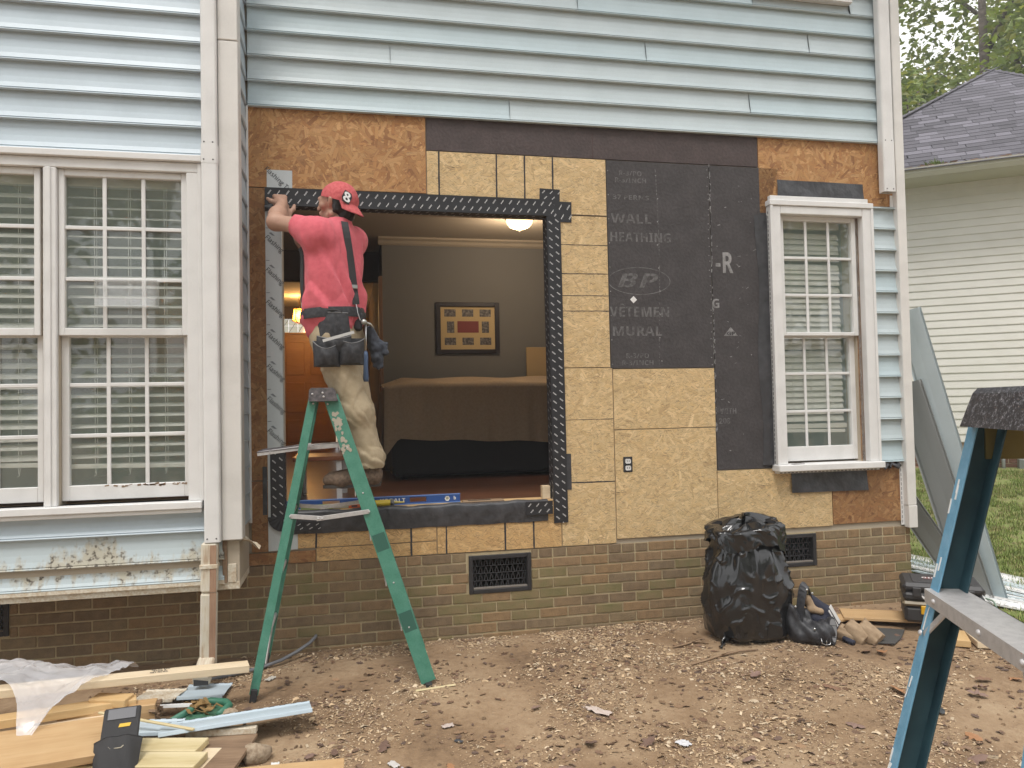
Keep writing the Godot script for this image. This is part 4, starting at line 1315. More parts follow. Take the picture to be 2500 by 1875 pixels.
# ---------- the neighbouring house and the trees ----------
func build_neighbour() -> void:
	var E0 := Vector3(7.148, 0.0, -3.501)
	var a := deg_to_rad(35.0)
	# local x runs along the wall, local z out towards the yard
	var nb := thing("neighbour_house", "beige vinyl-sided house with grey shingle hip roof beyond the yard", "house", E0, -a)
	var ey := 4.396
	var core := MB.new()
	core.bx(-1.25, 0.2, -6.5, 3.35, ey, -0.5)
	obj("wall_core", core.done(), M.plaster, nb)
	var vm := textured(ramp([grey(noise(0.02, 81, 3), 256, 256)], [1.0], [Color(0.72, 0.695, 0.64), Color(0.765, 0.74, 0.69), Color(0.785, 0.76, 0.71)]), 0.5, 0.7, true)
	var e := 0.1016
	for i in 35:
		var y := 0.93 + i * e
		var k := MB.new()
		k.sweep_x([Vector2(y + e + 0.006, -0.497), Vector2(y + 0.01, -0.486), Vector2(y, -0.486), Vector2(y, -0.499)], -1.26, 3.36)
		obj("siding_board", k.done(), vm, nb)
	var soff := mat(Color(0.58, 0.56, 0.48), 0.6)
	obj("soffit", box_mesh(-1.6, ey - 0.02, -0.5, 3.7, ey, 0.0), soff, nb)
	var gt := MB.new()
	gt.sweep_x([Vector2(ey - 0.02, -0.01), Vector2(ey - 0.02, 0.05), Vector2(ey + 0.03, 0.085), Vector2(ey + 0.1, 0.1), Vector2(ey + 0.1, 0.09), Vector2(ey + 0.04, 0.07), Vector2(ey + 0.02, 0.0)], -1.6, 3.7)
	obj("gutter", gt.done(), soff, nb)
	var bm: Material = tinted(M.brick[1], Color(0.2, 0.1, 0.06))
	obj("mortar_bed", box_mesh(-1.24, 0.1, -0.6, 3.34, 0.925, -0.495), M.mortar, nb)
	for row in 6:
		for i in 22:
			var x := -1.22 + i * 0.203 + (0.1 if row % 2 else 0.0)
			obj("brick", shared_box("nb", Vector3(0.193, 0.058, 0.03), 0.003), bm, nb, Transform3D(Basis(), Vector3(x + 0.1, 0.89 - row * 0.068, -0.5)))
	# hip roof: front triangle built shingle by shingle, other faces plain
	var ax := 1.62
	var as_ := 3.42
	var ah := ey + 0.06
	var ap := Vector3(ax, ah + as_ * 0.7, -as_)
	var l0 := Vector3(-1.62, ah, 0.08)
	var r0 := Vector3(3.72, ah, 0.08)
	var rf := MB.new()
	rf.tri(l0, r0, ap)
	rf.quad(l0 + Vector3(0, 0, -9), l0, ap, ap + Vector3(0, 0, -6))
	rf.quad(r0, r0 + Vector3(0, 0, -9), ap + Vector3(0, 0, -6), ap)
	rf.quad(l0 + Vector3(0, -0.03, 0), r0 + Vector3(0, -0.03, 0), r0 + Vector3(0, -0.03, -9), l0 + Vector3(0, -0.03, -9))
	var rm := []
	var rw := textured(ramp([grey(noise(0.2, 83, 3), 128, 128)], [1.0], [Color(0.6, 0.6, 0.6), Color(0.8, 0.8, 0.8), Color(1, 1, 1)], 1.5), 0.95, 3.0)
	for c in [0.085, 0.105, 0.13, 0.17, 0.115]: rm.append(tinted(rw, Color(c * 1.18, c * 1.12, c * 1.3)))
	var roof := obj("roof", rf.done(), rm[1], nb)
	var sl := Vector2(0.7, 1.0).normalized()
	var ex := 0.142
	var n := int(as_ / sl.y / ex)
	var shing := []
	for r in n:
		var s := r * ex * sl.y
		var f := s / as_
		var xa := lerpf(l0.x, ax, f)
		var xb := lerpf(r0.x, ax, f)
		var x := xa
		while x < xb - 0.03:
			var w := minf(rng.randf_range(0.16, 0.34), xb - x)
			shing.append([x + w * 0.5, s, w])
			x += w
	# nearest and most visible ones as parts, the remainder joined
	shing.sort_custom(func(p: Array, q: Array) -> bool: return absf(p[0] - 0.75) + p[1] * 0.1 < absf(q[0] - 0.75) + q[1] * 0.1)
	var rest := MB.new()
	for i in shing.size():
		var q: Array = shing[i]
		var t := Transform3D(Basis(Vector3(1, 0, 0), atan(0.7)), Vector3(q[0], ah + q[1] * 0.7 + 0.052, 0.08 - q[1] - 0.03))
		t.basis = t.basis * Basis(Vector3(1, 0, 0), -0.03)
		if i < 300:
			obj("shingle", shared_box("sh%.2f" % snappedf(q[2], 0.02), Vector3(snappedf(q[2], 0.02) - 0.004, 0.007, ex * 1.15), 0.0), rm[rng.randi() % rm.size()], roof, t)
		else:
			rest.box(t, Vector3(q[2] - 0.004, 0.007, ex * 1.15))
	obj("far_shingles", rest.done(), rm[2], roof).set_meta("kind", "stuff")
	for h: Array in [[l0, ap], [r0, ap]]:
		var c := MB.new()
		var dl: Vector3 = h[1] - h[0]
		var m := int(dl.length() / 0.16)
		for i in m:
			var p0: Vector3 = h[0] + dl * (float(i) / m) + Vector3(0, 0.045, 0)
			c.bar(p0, p0 + dl / m * 1.25 + Vector3(0, 0.01, 0), 0.22, 0.012)
		obj("hip_cap", c.done(), rm[0], roof)
	# green tuft and leaves in the gutter
	var gf := MB.new()
	for i in 90:
		var b := Vector3(0.33 + rng.randfn(0, 0.1), ey + 0.1, 0.03 + rng.randfn(0, 0.02))
		var d := Vector3(rng.randfn(0, 0.03), rng.randf_range(0.02, 0.1) * exp(-pow((b.x - 0.33) / 0.12, 2)) + 0.01, rng.randfn(0, 0.03))
		gf.tri(b, b + Vector3(0.02, 0, 0.01), b + d)
	var weed := tag(obj("gutter_weed", gf.done(), mat(Color(0.16, 0.22, 0.05), 0.8), self, nb.transform), "tuft of green weeds sprouting from the neighbouring house's gutter", "plant")
	weed.set_meta("group", "")
	var lv := MB.new()
	for i in 80:
		var b := Vector3(rng.randf_range(-0.2, 1.6), ey + 0.1, 0.04 + rng.randfn(0, 0.02))
		lv.tri(b, b + Vector3(rng.randfn(0, 0.05), rng.randf() * 0.03, 0.02), b + Vector3(rng.randfn(0, 0.03), 0.03, -0.02))
	tag(obj("gutter_leaves", lv.done(), mat(Color(0.14, 0.08, 0.05), 0.9), self, nb.transform), "dead leaves heaped in the neighbouring house's gutter", "leaves", "", "stuff")
	# gas meter and cable box
	var gw := mat(Color(0.32, 0.33, 0.33), 0.55, 0.3)
	var w2 := nb.transform
	var gmeter := thing("gas_meter", "grey gas meter with pipes against the neighbouring house", "meter")
	gmeter.transform = w2 * Transform3D(Basis(), Vector3(1.32, 0.56, -0.30))
	var gk := MB.new(true)
	gk.tube([Vector3(-0.3, -0.1, 0), Vector3(-0.3, 0.4, 0)], 0.022, 8)
	gk.tube([Vector3(-0.3, 0.33, 0), Vector3(-0.12, 0.33, 0), Vector3(-0.08, 0.30, 0), Vector3(-0.08, 0.2, 0)], 0.02, 8)
	gk.tube([Vector3(0.1, 0.2, 0), Vector3(0.1, 0.42, 0), Vector3(0.12, 0.5, 0), Vector3(0.12, 0.7, -0.15)], 0.02, 8)
	obj("pipe", gk.done(), gw, gmeter)
	var rg := MB.new(true)
	rg.lathe([Vector2(0, 0.05), Vector2(0.06, 0.04), Vector2(0.085, 0.0), Vector2(0.05, -0.04), Vector2(0, -0.05)], 14, Transform3D(Basis(Vector3(1, 0, 0), 1.2), Vector3(-0.3, 0.42, 0.03)))
	obj("regulator", rg.done(), gw, gmeter)
	obj("body", box_mesh(-0.14, -0.05, -0.1, 0.2, 0.2, 0.1, 0.04), gw, gmeter)
	obj("index", box_mesh(-0.05, 0.1, 0.1, 0.12, 0.17, 0.12, 0.01), mat(Color(0.3, 0.42, 0.44), 0.3), gmeter)
	obj("label", box_mesh(0.0, 0.02, 0.1, 0.06, 0.05, 0.103), mat(Color(0.55, 0.6, 0.05), 0.5), gmeter)
	var cb := thing("cable_box", "flat grey utility box fixed to the beige siding", "utility box")
	cb.transform = w2 * Transform3D(Basis(), Vector3(0.02, 1.18, -0.485))
	obj("case", box_mesh(-0.14, 0.0, 0.0, 0.14, 0.28, 0.08, 0.012), mat(Color(0.34, 0.34, 0.32), 0.6), cb)
	obj("lid", box_mesh(-0.13, 0.01, 0.081, 0.13, 0.27, 0.09, 0.006), mat(Color(0.36, 0.36, 0.34), 0.6), cb)


var boxes := {}
func shared_box(key: String, s: Vector3, b: float) -> ArrayMesh:
	if not boxes.has(key):
		var k := MB.new()
		k.box(Transform3D(), s, b)
		boxes[key] = k.done()
	return boxes[key]


func tree(at: Vector3, h: float, rad: float, low: float, leaves: int, pal: Array, sd: int, label: String, size := 0.16, group := "trees behind the neighbouring house") -> void:
	var r := RandomNumberGenerator.new()
	r.seed = sd
	var t := thing("tree", label, "tree", at, 0.0, group)
	if not M.has("bark"): M.bark = textured(ramp([grey(noise(0.05, 85, 4), 128, 128)], [1.0], [Color(0.05, 0.04, 0.03), Color(0.12, 0.1, 0.08)], 3.0), 0.95, 1.0)
	var bark: Material = M.bark
	var tk := MB.new(true)
	tk.tube([Vector3(0, -0.3, 0), Vector3(0.05, h * 0.3, 0.05), Vector3(-0.1, h * 0.65, 0.1), Vector3(0, h * 0.95, 0)], [h * 0.014, h * 0.011, h * 0.007, 0.03], 9)
	obj("trunk", tk.done(), bark, t)
	var clumps := []
	for i in 13:
		var a := r.randf() * TAU
		var y := r.randf_range(low, 0.9) * h
		var q := (y / h - low) / (1.0 - low)
		var rr := rad * sqrt(maxf(0.05, sin(clampf(q * 0.85 + 0.12, 0, 1) * PI))) * r.randf_range(0.55, 1.0)
		var e := Vector3(cos(a) * rr, y + 0.12 * h * r.randf(), sin(a) * rr)
		var s := Vector3(0, maxf(low * 0.7 * h, y * 0.75), 0)
		var lb := MB.new(true)
		lb.tube([s, s.lerp(e, 0.5) + Vector3(0, 0.03 * h, 0), e], [h * 0.006, h * 0.004, 0.01], 5)
		obj("limb", lb.done(), bark, t)
		for j in 5:
			clumps.append([s.lerp(e, r.randf_range(0.5, 1.08)) + Vector3(r.randfn(0, 0.12), r.randfn(0, 0.1), r.randfn(0, 0.12)) * rad, rad * r.randf_range(0.16, 0.34)])
	if not M.has("foliage"):
		M.foliage = mat(Color(1, 1, 1), 0.6)
		M.foliage.vertex_color_use_as_albedo = true
		M.foliage.backlight_enabled = true
		M.foliage.backlight = Color(0.9, 0.9, 0.6)
	var vs := PackedVector3Array()
	var ns := PackedVector3Array()
	var cs := PackedColorArray()
	var shape := [Vector3(-0.5, 0, 0), Vector3(0.05, 0.1, 0.3), Vector3(0.1, -0.02, 0), Vector3(-0.5, 0, 0), Vector3(0.1, -0.02, 0), Vector3(0.05, 0.1, -0.3), Vector3(0.1, -0.02, 0), Vector3(0.05, 0.1, 0.3), Vector3(0.55, -0.08, 0), Vector3(0.1, -0.02, 0), Vector3(0.55, -0.08, 0), Vector3(0.05, 0.1, -0.3)]
	for i in leaves:
		var c: Array = clumps[r.randi() % clumps.size()]
		var d := Vector3(r.randfn(), r.randfn() * 0.75, r.randfn())
		d = d.normalized() * pow(r.randf(), 0.45) * c[1] * 1.25
		var l := size * r.randf_range(0.6, 1.3)
		var b := Basis.from_euler(Vector3(r.randfn(0.4, 0.6), r.randf() * TAU, r.randfn(0, 0.6))).scaled_local(Vector3(l, l, l))
		var q: Vector3 = c[0] + d
		var col: Color = (pal[r.randi() % pal.size()] as Color) * r.randf_range(0.7, 1.25)
		var up := b.y.normalized()
		for f in 4:
			var p0: Vector3 = q + b * shape[f * 3]
			var p1: Vector3 = q + b * shape[f * 3 + 1]
			var p2: Vector3 = q + b * shape[f * 3 + 2]
			var fnm := (p2 - p0).cross(p1 - p0).normalized()
			if fnm.dot(up) < 0.0:
				var sw := p1; p1 = p2; p2 = sw
				fnm = -fnm
			vs.append(p0); vs.append(p1); vs.append(p2)
			for e in 3: ns.append(fnm); cs.append(col)
	var arr := []
	arr.resize(Mesh.ARRAY_MAX)
	arr[Mesh.ARRAY_VERTEX] = vs
	arr[Mesh.ARRAY_NORMAL] = ns
	arr[Mesh.ARRAY_COLOR] = cs
	var am := ArrayMesh.new()
	am.add_surface_from_arrays(Mesh.PRIMITIVE_TRIANGLES, arr)
	obj("crown", am, M.foliage, t)


func build_trees() -> void:
	var gr := [Color(0.19, 0.25, 0.08), Color(0.23, 0.29, 0.1), Color(0.15, 0.2, 0.07), Color(0.3, 0.32, 0.13)]
	var ye := [Color(0.42, 0.3, 0.08), Color(0.34, 0.28, 0.09), Color(0.48, 0.3, 0.1)]
	tree(Vector3(14.80, 0.6, -9.90), 14.0, 3.6, 0.08, 13000, gr, 1, "broad green tree rising behind the neighbouring roof's left slope", 0.2)
	tree(Vector3(17.84, 0.6, -11.06), 17.0, 4.8, 0.1, 14000, gr, 2, "tall green tree directly behind the neighbouring roof's peak", 0.22)
	tree(Vector3(19.76, 0.6, -18.89), 13.0, 2.2, 0.2, 6000, ye, 3, "yellowing autumn tree farther back beside the white corner board", 0.24)
	tree(Vector3(21.13, 0.6, -11.81), 20.5, 5.8, 0.12, 12000, gr, 4, "tallest green tree at the right edge above the roof", 0.26)
	tree(Vector3(12.14, 0.6, -8.96), 8.0, 2.6, 0.04, 7000, gr, 5, "low bushy green tree just beside the white corner board", 0.18)
	# the wooded edge of the yard that the window panes mirror
	for i in 7: tree(Vector3(-17.0 + i * 5.6 + rng.randfn(0, 0.8), -0.6, 19.0 + rng.randfn(0, 1.2)), rng.randf_range(12.0, 15.0), 3.9, 0.06, 7000, gr, 20 + i, "tree at the yard's near edge, seen only as a green reflection", 0.4, "trees along the near edge of the yard")


# ---------- smooth bodies from joints: tapered capsules joined with a smooth minimum, meshed as surface nets ----------
func cap_d(p: Vector3, a: Vector3, b: Vector3, ra: float, rb: float) -> float:
	var ab := b - a
	var t := clampf((p - a).dot(ab) / maxf(ab.length_squared(), 1e-9), 0.0, 1.0)
	return p.distance_to(a + ab * t) - lerpf(ra, rb, t)


func body_d(p: Vector3, bones: Array, k: float) -> float:
	var d := 1.0
	for b: Array in bones:
		var e := cap_d(p, b[0], b[1], b[2], b[3])
		var h := maxf(k - absf(d - e), 0.0) / k
		d = minf(d, e) - h * h * k * 0.25
	return d


func net(mb: MB, bones: Array, cell: float, k: float, disp = null, cut = null) -> void:
	var lo := Vector3(1e9, 1e9, 1e9)
	var hi := -lo
	for b: Array in bones:
		var r: float = maxf(b[2], b[3]) + k * 0.5 + cell * 2
		for q: Vector3 in [b[0], b[1]]:
			lo = lo.min(q - Vector3(r, r, r))
			hi = hi.max(q + Vector3(r, r, r))
	var nx := int((hi.x - lo.x) / cell) + 2
	var ny := int((hi.y - lo.y) / cell) + 2
	var nz := int((hi.z - lo.z) / cell) + 2
	var f := PackedFloat32Array()
	f.resize(nx * ny * nz)
	f.fill(0.5)
	for b: Array in bones:
		var a: Vector3 = b[0]
		var c: Vector3 = b[1]
		var ra: float = b[2]
		var rb: float = b[3]
		var r := maxf(ra, rb) + k + cell * 2
		var p0 := (a.min(c) - Vector3(r, r, r) - lo) / cell
		var p1 := (a.max(c) + Vector3(r, r, r) - lo) / cell
		var ab := c - a
		var il := 1.0 / maxf(ab.length_squared(), 1e-9)
		for i in range(maxi(0, int(p0.x)), mini(nx - 1, int(p1.x) + 1) + 1):
			for j in range(maxi(0, int(p0.y)), mini(ny - 1, int(p1.y) + 1) + 1):
				var o := (i * ny + j) * nz
				for l in range(maxi(0, int(p0.z)), mini(nz - 1, int(p1.z) + 1) + 1):
					var p := lo + Vector3(i, j, l) * cell
					var t := clampf((p - a).dot(ab) * il, 0.0, 1.0)
					var e := p.distance_to(a + ab * t) - (ra + (rb - ra) * t)
					var d := f[o + l]
					var h := maxf(k - absf(d - e), 0.0) / k
					f[o + l] = minf(d, e) - h * h * k * 0.25
	var vid := {}
	var vs := PackedVector3Array()
	var corners := [0, 1, nz, nz + 1, ny * nz, ny * nz + 1, ny * nz + nz, ny * nz + nz + 1]
	var offs := [Vector3(0, 0, 0), Vector3(0, 0, 1), Vector3(0, 1, 0), Vector3(0, 1, 1), Vector3(1, 0, 0), Vector3(1, 0, 1), Vector3(1, 1, 0), Vector3(1, 1, 1)]
	var edges := [[0, 1], [0, 2], [0, 4], [1, 3], [1, 5], [2, 3], [2, 6], [3, 7], [4, 5], [4, 6], [5, 7], [6, 7]]
	var lim := cell * 1.8
	for i in nx - 1:
		for j in ny - 1:
			for l in nz - 1:
				var o := (i * ny + j) * nz + l
				if absf(f[o]) > lim: continue
				var inside := 0
				for c: int in corners:
					if f[o + c] < 0.0: inside += 1
				if inside == 0 or inside == 8: continue
				var s := Vector3.ZERO
				var n := 0
				for e: Array in edges:
					var a := f[o + corners[e[0]]]
					var b := f[o + corners[e[1]]]
					if (a < 0.0) != (b < 0.0):
						s += (offs[e[0]] as Vector3).lerp(offs[e[1]], a / (a - b))
						n += 1
				vid[o] = vs.size()
				vs.append(lo + (Vector3(i, j, l) + s / n) * cell)
	if disp != null:
		for i in vs.size():
			var p := vs[i]
			var e := 0.004
			var g := Vector3(body_d(p + Vector3(e, 0, 0), bones, k), body_d(p + Vector3(0, e, 0), bones, k), body_d(p + Vector3(0, 0, e), bones, k)) - Vector3.ONE * body_d(p, bones, k)
			vs[i] = p + g.normalized() * (disp as Callable).call(p)
	var dirs := [[ny * nz, nz, 1], [nz, 1, ny * nz], [1, ny * nz, nz]]
	for o: int in vid:
		for d: Array in dirs:
			var a := f[o]
			var b := f[o + d[0]]
			if (a < 0.0) == (b < 0.0): continue
			var q := [o, o - d[1], o - d[1] - d[2], o - d[2]]
			if not (vid.has(q[1]) and vid.has(q[2]) and vid.has(q[3])): continue
			var w := [vs[vid[q[0]]], vs[vid[q[1]]], vs[vid[q[2]]], vs[vid[q[3]]]]
			if cut != null and not (cut as Callable).call((w[0] + w[2]) * 0.5): continue
			if a < 0.0: mb.quad(w[0], w[1], w[2], w[3])
			else: mb.quad(w[3], w[2], w[1], w[0])


# first point on the body met from 'from' along 'dir'
func touch(from: Vector3, dir: Vector3, bones: Array, k: float, off := 0.0) -> Vector3:
	var p := from
	for i in 60:
		var d := body_d(p, bones, k) - off
		if d < 0.0008: break
		p += dir * minf(d, 0.05) * 0.8
	return p


func strip(mb: MB, pts: Array, nrm: Array, w: float, th: float) -> void:
	# a strap of width w lying along the points
	var n := pts.size()
	for i in n - 1:
		var q := []
		for j: int in [i, i + 1]:
			var d: Vector3 = ((pts[mini(j + 1, n - 1)] as Vector3) - (pts[maxi(j - 1, 0)] as Vector3)).normalized()
			var s := d.cross(nrm[j]).normalized() * w * 0.5
			var u: Vector3 = (nrm[j] as Vector3) * th
			q.append([pts[j] - s, pts[j] + s, pts[j] + s + u, pts[j] - s + u])
		for a in 4:
			var b := (a + 1) % 4
			mb.quad(q[0][a], q[0][b], q[1][b], q[1][a])


func hand(bones: Array, wr: Vector3, pc: Vector3, thumb_side: Vector3, back: Vector3, curl: float) -> void:
	# palm from wrist wr to knuckles pc; fingers bend away from the back of the hand
	var h := (pc - wr).normalized()
	var s := (thumb_side - h * thumb_side.dot(h)).normalized()
	bones.append([wr, wr + h * 0.035, 0.029, 0.030])
	for i in 4:
		var o := s * (0.030 - 0.020 * i)
		bones.append([wr + h * 0.02 + o * 0.5, pc + o, 0.020, 0.0145])
		var l: float = [0.040, 0.045, 0.042, 0.033][i]
		var k0 := pc + o
		var d1 := (h * cos(curl) - back * sin(curl)).normalized()
		var k1 := k0 + d1 * l
		var d2 := (h * cos(curl * 2.1) - back * sin(curl * 2.1)).normalized()
		var k2 := k1 + d2 * l * 0.65
		var d3 := (h * cos(curl * 2.9) - back * sin(curl * 2.9)).normalized()
		bones.append([k0, k1, 0.0112, 0.0102])
		bones.append([k1, k2, 0.0102, 0.0094])
		bones.append([k2, k2 + d3 * l * 0.45, 0.0094, 0.0082])
	var t0 := wr + h * 0.03 + s * 0.026 - back * 0.006
	var t1 := t0 + (h * 0.5 + s * 0.75).normalized() * 0.042
	var t2 := t1 + (h * 0.85 + s * 0.45).normalized() * 0.032
	bones.append([wr + h * 0.012 + s * 0.012, t0, 0.018, 0.015])
	bones.append([t0, t1, 0.016, 0.0125])
	bones.append([t1, t2, 0.0125, 0.0105])


func build_man() -> void:
	var man := thing("person", "man in red shirt and backward red cap pressing tape while standing on ladder", "person", Vector3(0, 1.075, 0.46))
	var at := Transform3D(Basis(), -man.position)
	var lsh := Vector3(-0.185, 2.555, 0.575)
	var rsh := Vector3(0.045, 2.55, 0.31)
	var lel := Vector3(-0.405, 2.635, 0.38)
	var lwr := Vector3(-0.385, 2.798, 0.165)
	var rel := Vector3(-0.205, 2.50, 0.15)
	var rwr := Vector3(-0.366, 2.735, 0.10)
	var r := Vector3(0.674, 0, -0.738)
	var fw := Vector3(-0.738, 0, -0.674)
	var hf := Vector3(-0.86, 0.05, -0.51).normalized()
	var hc := Vector3(-0.052, 2.745, 0.415)
	var back := -hf
	var hl := Vector3(-0.51, 0, 0.86)
	var skin := textured(ramp([grey(noise(0.03, 101, 3), 128, 128), grey(noise(0.2, 102, 2), 128, 128)], [0.7, 0.3], [Color(0.34, 0.19, 0.13), Color(0.42, 0.25, 0.18), Color(0.47, 0.29, 0.21)]), 0.55, 4.0)
	# body under the clothes plus head, arms and hands, one surface
	var lhip := Vector3(-0.09, 1.92, 0.53)
	var rhip := Vector3(-0.02, 1.92, 0.39)
	var lkn := Vector3(0.035, 1.50, 0.53)
	var rkn := Vector3(0.05, 1.495, 0.37)
	var lan := Vector3(0.118, 1.165, 0.525)
	var ran := Vector3(0.13, 1.165, 0.36)
	var core := [[Vector3(-0.11, 2.10, 0.49), Vector3(-0.05, 2.10, 0.435), 0.08, 0.08], [Vector3(-0.11, 2.45, 0.495), Vector3(-0.03, 2.45, 0.40), 0.075, 0.075], [lsh, rsh, 0.055, 0.055],
		[Vector3(-0.075, 2.1, 0.46), Vector3(-0.07, 2.5, 0.45), 0.085, 0.085], [lhip, lkn, 0.075, 0.05], [rhip, rkn, 0.075, 0.05], [lkn, lan, 0.05, 0.036], [rkn, ran, 0.05, 0.036],
		[Vector3(-0.09, 1.95, 0.5), Vector3(-0.03, 1.95, 0.42), 0.09, 0.09], [Vector3(-0.05, 2.56, 0.44), hc + Vector3(0.01, -0.06, 0.005), 0.058, 0.056],
		[lsh, lel, 0.052, 0.044], [lel, lel.lerp(lwr, 0.35), 0.047, 0.05], [lel.lerp(lwr, 0.35), lwr, 0.05, 0.032], [rsh, rel, 0.05, 0.043], [rel, rel.lerp(rwr, 0.35), 0.043, 0.044], [rel.lerp(rwr, 0.35), rwr, 0.044, 0.028]]
	var bm := MB.new(true)
	net(bm, core, 0.0115, 0.04)
	var head := [[hc + back * 0.03 + Vector3(0, 0.015, 0), hc + hf * 0.015 + Vector3(0, 0.02, 0), 0.088, 0.082], [hc + hf * 0.045 + Vector3(0, 0.0, 0), hc + hf * 0.045 + Vector3(0, -0.06, 0), 0.06, 0.046],
		[hc + hf * 0.06 + Vector3(0, -0.085, 0), hc + hf * 0.05 + Vector3(0, -0.07, 0), 0.026, 0.034], [hc + hl * 0.055 + Vector3(0, -0.07, 0), hc + hf * 0.06 + Vector3(0, -0.09, 0), 0.024, 0.024], [hc - hl * 0.055 + Vector3(0, -0.07, 0), hc + hf * 0.06 + Vector3(0, -0.09, 0), 0.024, 0.024],
		[hc + hf * 0.105 + Vector3(0, 0.012, 0), hc + hf * 0.122 + Vector3(0, -0.024, 0), 0.009, 0.013], [hc + hf * 0.098 + hl * 0.03 + Vector3(0, 0.03, 0), hc + hf * 0.098 - hl * 0.03 + Vector3(0, 0.03, 0), 0.011, 0.011],
		[hc + hf * 0.1 + hl * 0.018 + Vector3(0, -0.052, 0), hc + hf * 0.1 - hl * 0.018 + Vector3(0, -0.052, 0), 0.008, 0.008], [hc + hf * 0.096 + hl * 0.015 + Vector3(0, -0.064, 0), hc + hf * 0.096 - hl * 0.015 + Vector3(0, -0.064, 0), 0.008, 0.008],
		[hc + Vector3(0.0, -0.05, 0), hc + Vector3(0.012, -0.12, 0.01), 0.058, 0.057], [hc + hf * 0.075 + hl * 0.045 + Vector3(0, -0.012, 0), hc + hf * 0.06 + hl * 0.055 + Vector3(0, -0.02, 0), 0.016, 0.018]]
	for s: float in [1.0, -1.0]:
		head.append([hc + hl * 0.088 * s + Vector3(0, 0.02, 0) + back * 0.012, hc + hl * 0.078 * s + Vector3(0, -0.028, 0), 0.010, 0.007])
		head.append([hc + hl * 0.094 * s + Vector3(0, 0.008, 0) + back * 0.018, hc + hl * 0.086 * s + Vector3(0, -0.012, 0) + back * 0.012, 0.008, 0.007])
	net(bm, head, 0.0045, 0.018)
	var lh := [[lwr + (lel - lwr).normalized() * 0.05, lwr, 0.030, 0.027]]
	hand(lh, lwr, Vector3(-0.405, 2.868, 0.078), Vector3(-1, 0.15, 0), Vector3(0.15, 0.55, 0.8).normalized(), 0.85)
	net(bm, lh, 0.0034, 0.011)
	var rh := [[rwr + (rel - rwr).normalized() * 0.05, rwr, 0.029, 0.026]]
	hand(rh, rwr, Vector3(-0.395, 2.806, 0.05), Vector3(1, 0.3, 0), Vector3(-0.1, 0.3, 0.95).normalized(), 0.35)
	net(bm, rh, 0.0034, 0.011)
	obj("body", bm.done(), skin, man, at)
	var eye := MB.new(true)
	for s: float in [1.0, -1.0]:
		var ec := hc + hf * 0.084 + hl * 0.031 * s + Vector3(0, 0.012, 0)
		eye.lathe([Vector2(0, -0.011), Vector2(0.008, -0.007), Vector2(0.011, 0), Vector2(0.008, 0.007), Vector2(0, 0.011)], 10, Transform3D(Basis(), ec))
	obj("eyes", eye.done(), mat(Color(0.25, 0.2, 0.18), 0.2), man, at)
	# hair
	var hm := MB.new(true)
	var hb := [[hc + back * 0.04 + Vector3(0, 0.01, 0), hc + back * 0.055 + Vector3(0, -0.065, 0), 0.086, 0.056], [hc + hl * 0.07 + back * 0.035 + Vector3(0, 0.02, 0), hc + hl * 0.068 + back * 0.035 + Vector3(0, -0.05, 0), 0.026, 0.02], [hc - hl * 0.07 + back * 0.035 + Vector3(0, 0.02, 0), hc - hl * 0.068 + back * 0.035 + Vector3(0, -0.05, 0), 0.026, 0.02],
		[hc + hl * 0.08 + hf * 0.005 + Vector3(0, 0.03, 0), hc + hl * 0.08 + hf * 0.008 + Vector3(0, 0.0, 0), 0.006, 0.004]]
	var hn := noise(60.0, 103, 2)
	net(hm, hb, 0.006, 0.02, func(p: Vector3) -> float: return hn.get_noise_3d(p.x, p.y * 0.3, p.z) * 0.004)
	obj("hair", hm.done(), mat(Color(0.012, 0.01, 0.01), 0.6), man, at)
	# shirt: torso and short sleeves with hanging folds
	var red := textured(ramp([grey(noise(0.04, 104, 3), 128, 128), grey(noise(0.45, 105, 1), 128, 128)], [0.6, 0.4], [Color(0.52, 0.085, 0.115), Color(0.6, 0.115, 0.145), Color(0.65, 0.14, 0.17)], 0.5), 0.9, 5.0)
	red.rim_enabled = true
	red.rim = 0.2
	var lsl := lsh.lerp(lel, 0.42)
	var rsl := rsh.lerp(rel, 0.45)
	var sh := [[Vector3(-0.125, 2.05, 0.505), Vector3(-0.128, 2.50, 0.52), 0.116, 0.106], [Vector3(-0.035, 2.06, 0.42), Vector3(-0.012, 2.50, 0.378), 0.116, 0.106], [Vector3(-0.08, 2.05, 0.463), Vector3(-0.07, 2.50, 0.45), 0.119, 0.115],
		[lsh + Vector3(0.02, -0.01, -0.015), rsh + Vector3(-0.02, -0.01, 0.015), 0.08, 0.08], [Vector3(-0.045, 2.58, 0.44), Vector3(-0.035, 2.615, 0.435), 0.078, 0.068],
		[lsh + Vector3(0.02, -0.04, 0), lsl, 0.09, 0.067], [rsh, rsl, 0.08, 0.064]]
	var fn := noise(7.0, 106, 2)
	var folds := func(p: Vector3) -> float:
		var u := (p - Vector3(-0.07, 0, 0.45)).dot(r)
		var lowness := clampf((2.52 - p.y) * 3.0, 0.0, 1.0)
		var q := (u * 9.0 + (p.y - 2.3) * 3.4 + 0.45 * fn.get_noise_3d(p.x * 0.5, p.y * 0.25, p.z * 0.5))
		var s := q - floorf(q)
		var v := 0.034 * (s / 0.8 if s < 0.8 else (1.0 - s) / 0.2) * lowness * (0.45 + 0.9 * absf(fn.get_noise_3d(p.x * 0.9 + 4.0, p.y * 0.4, p.z * 0.9)))
		v += 0.006 * fn.get_noise_3d(p.x * 2.2, p.y * 0.5, p.z * 2.2)
		v += 0.005 * sin((p.y - 2.05) * 85.0 + u * 25.0) * clampf((2.13 - p.y) * 14.0, 0.0, 1.0)
		return v
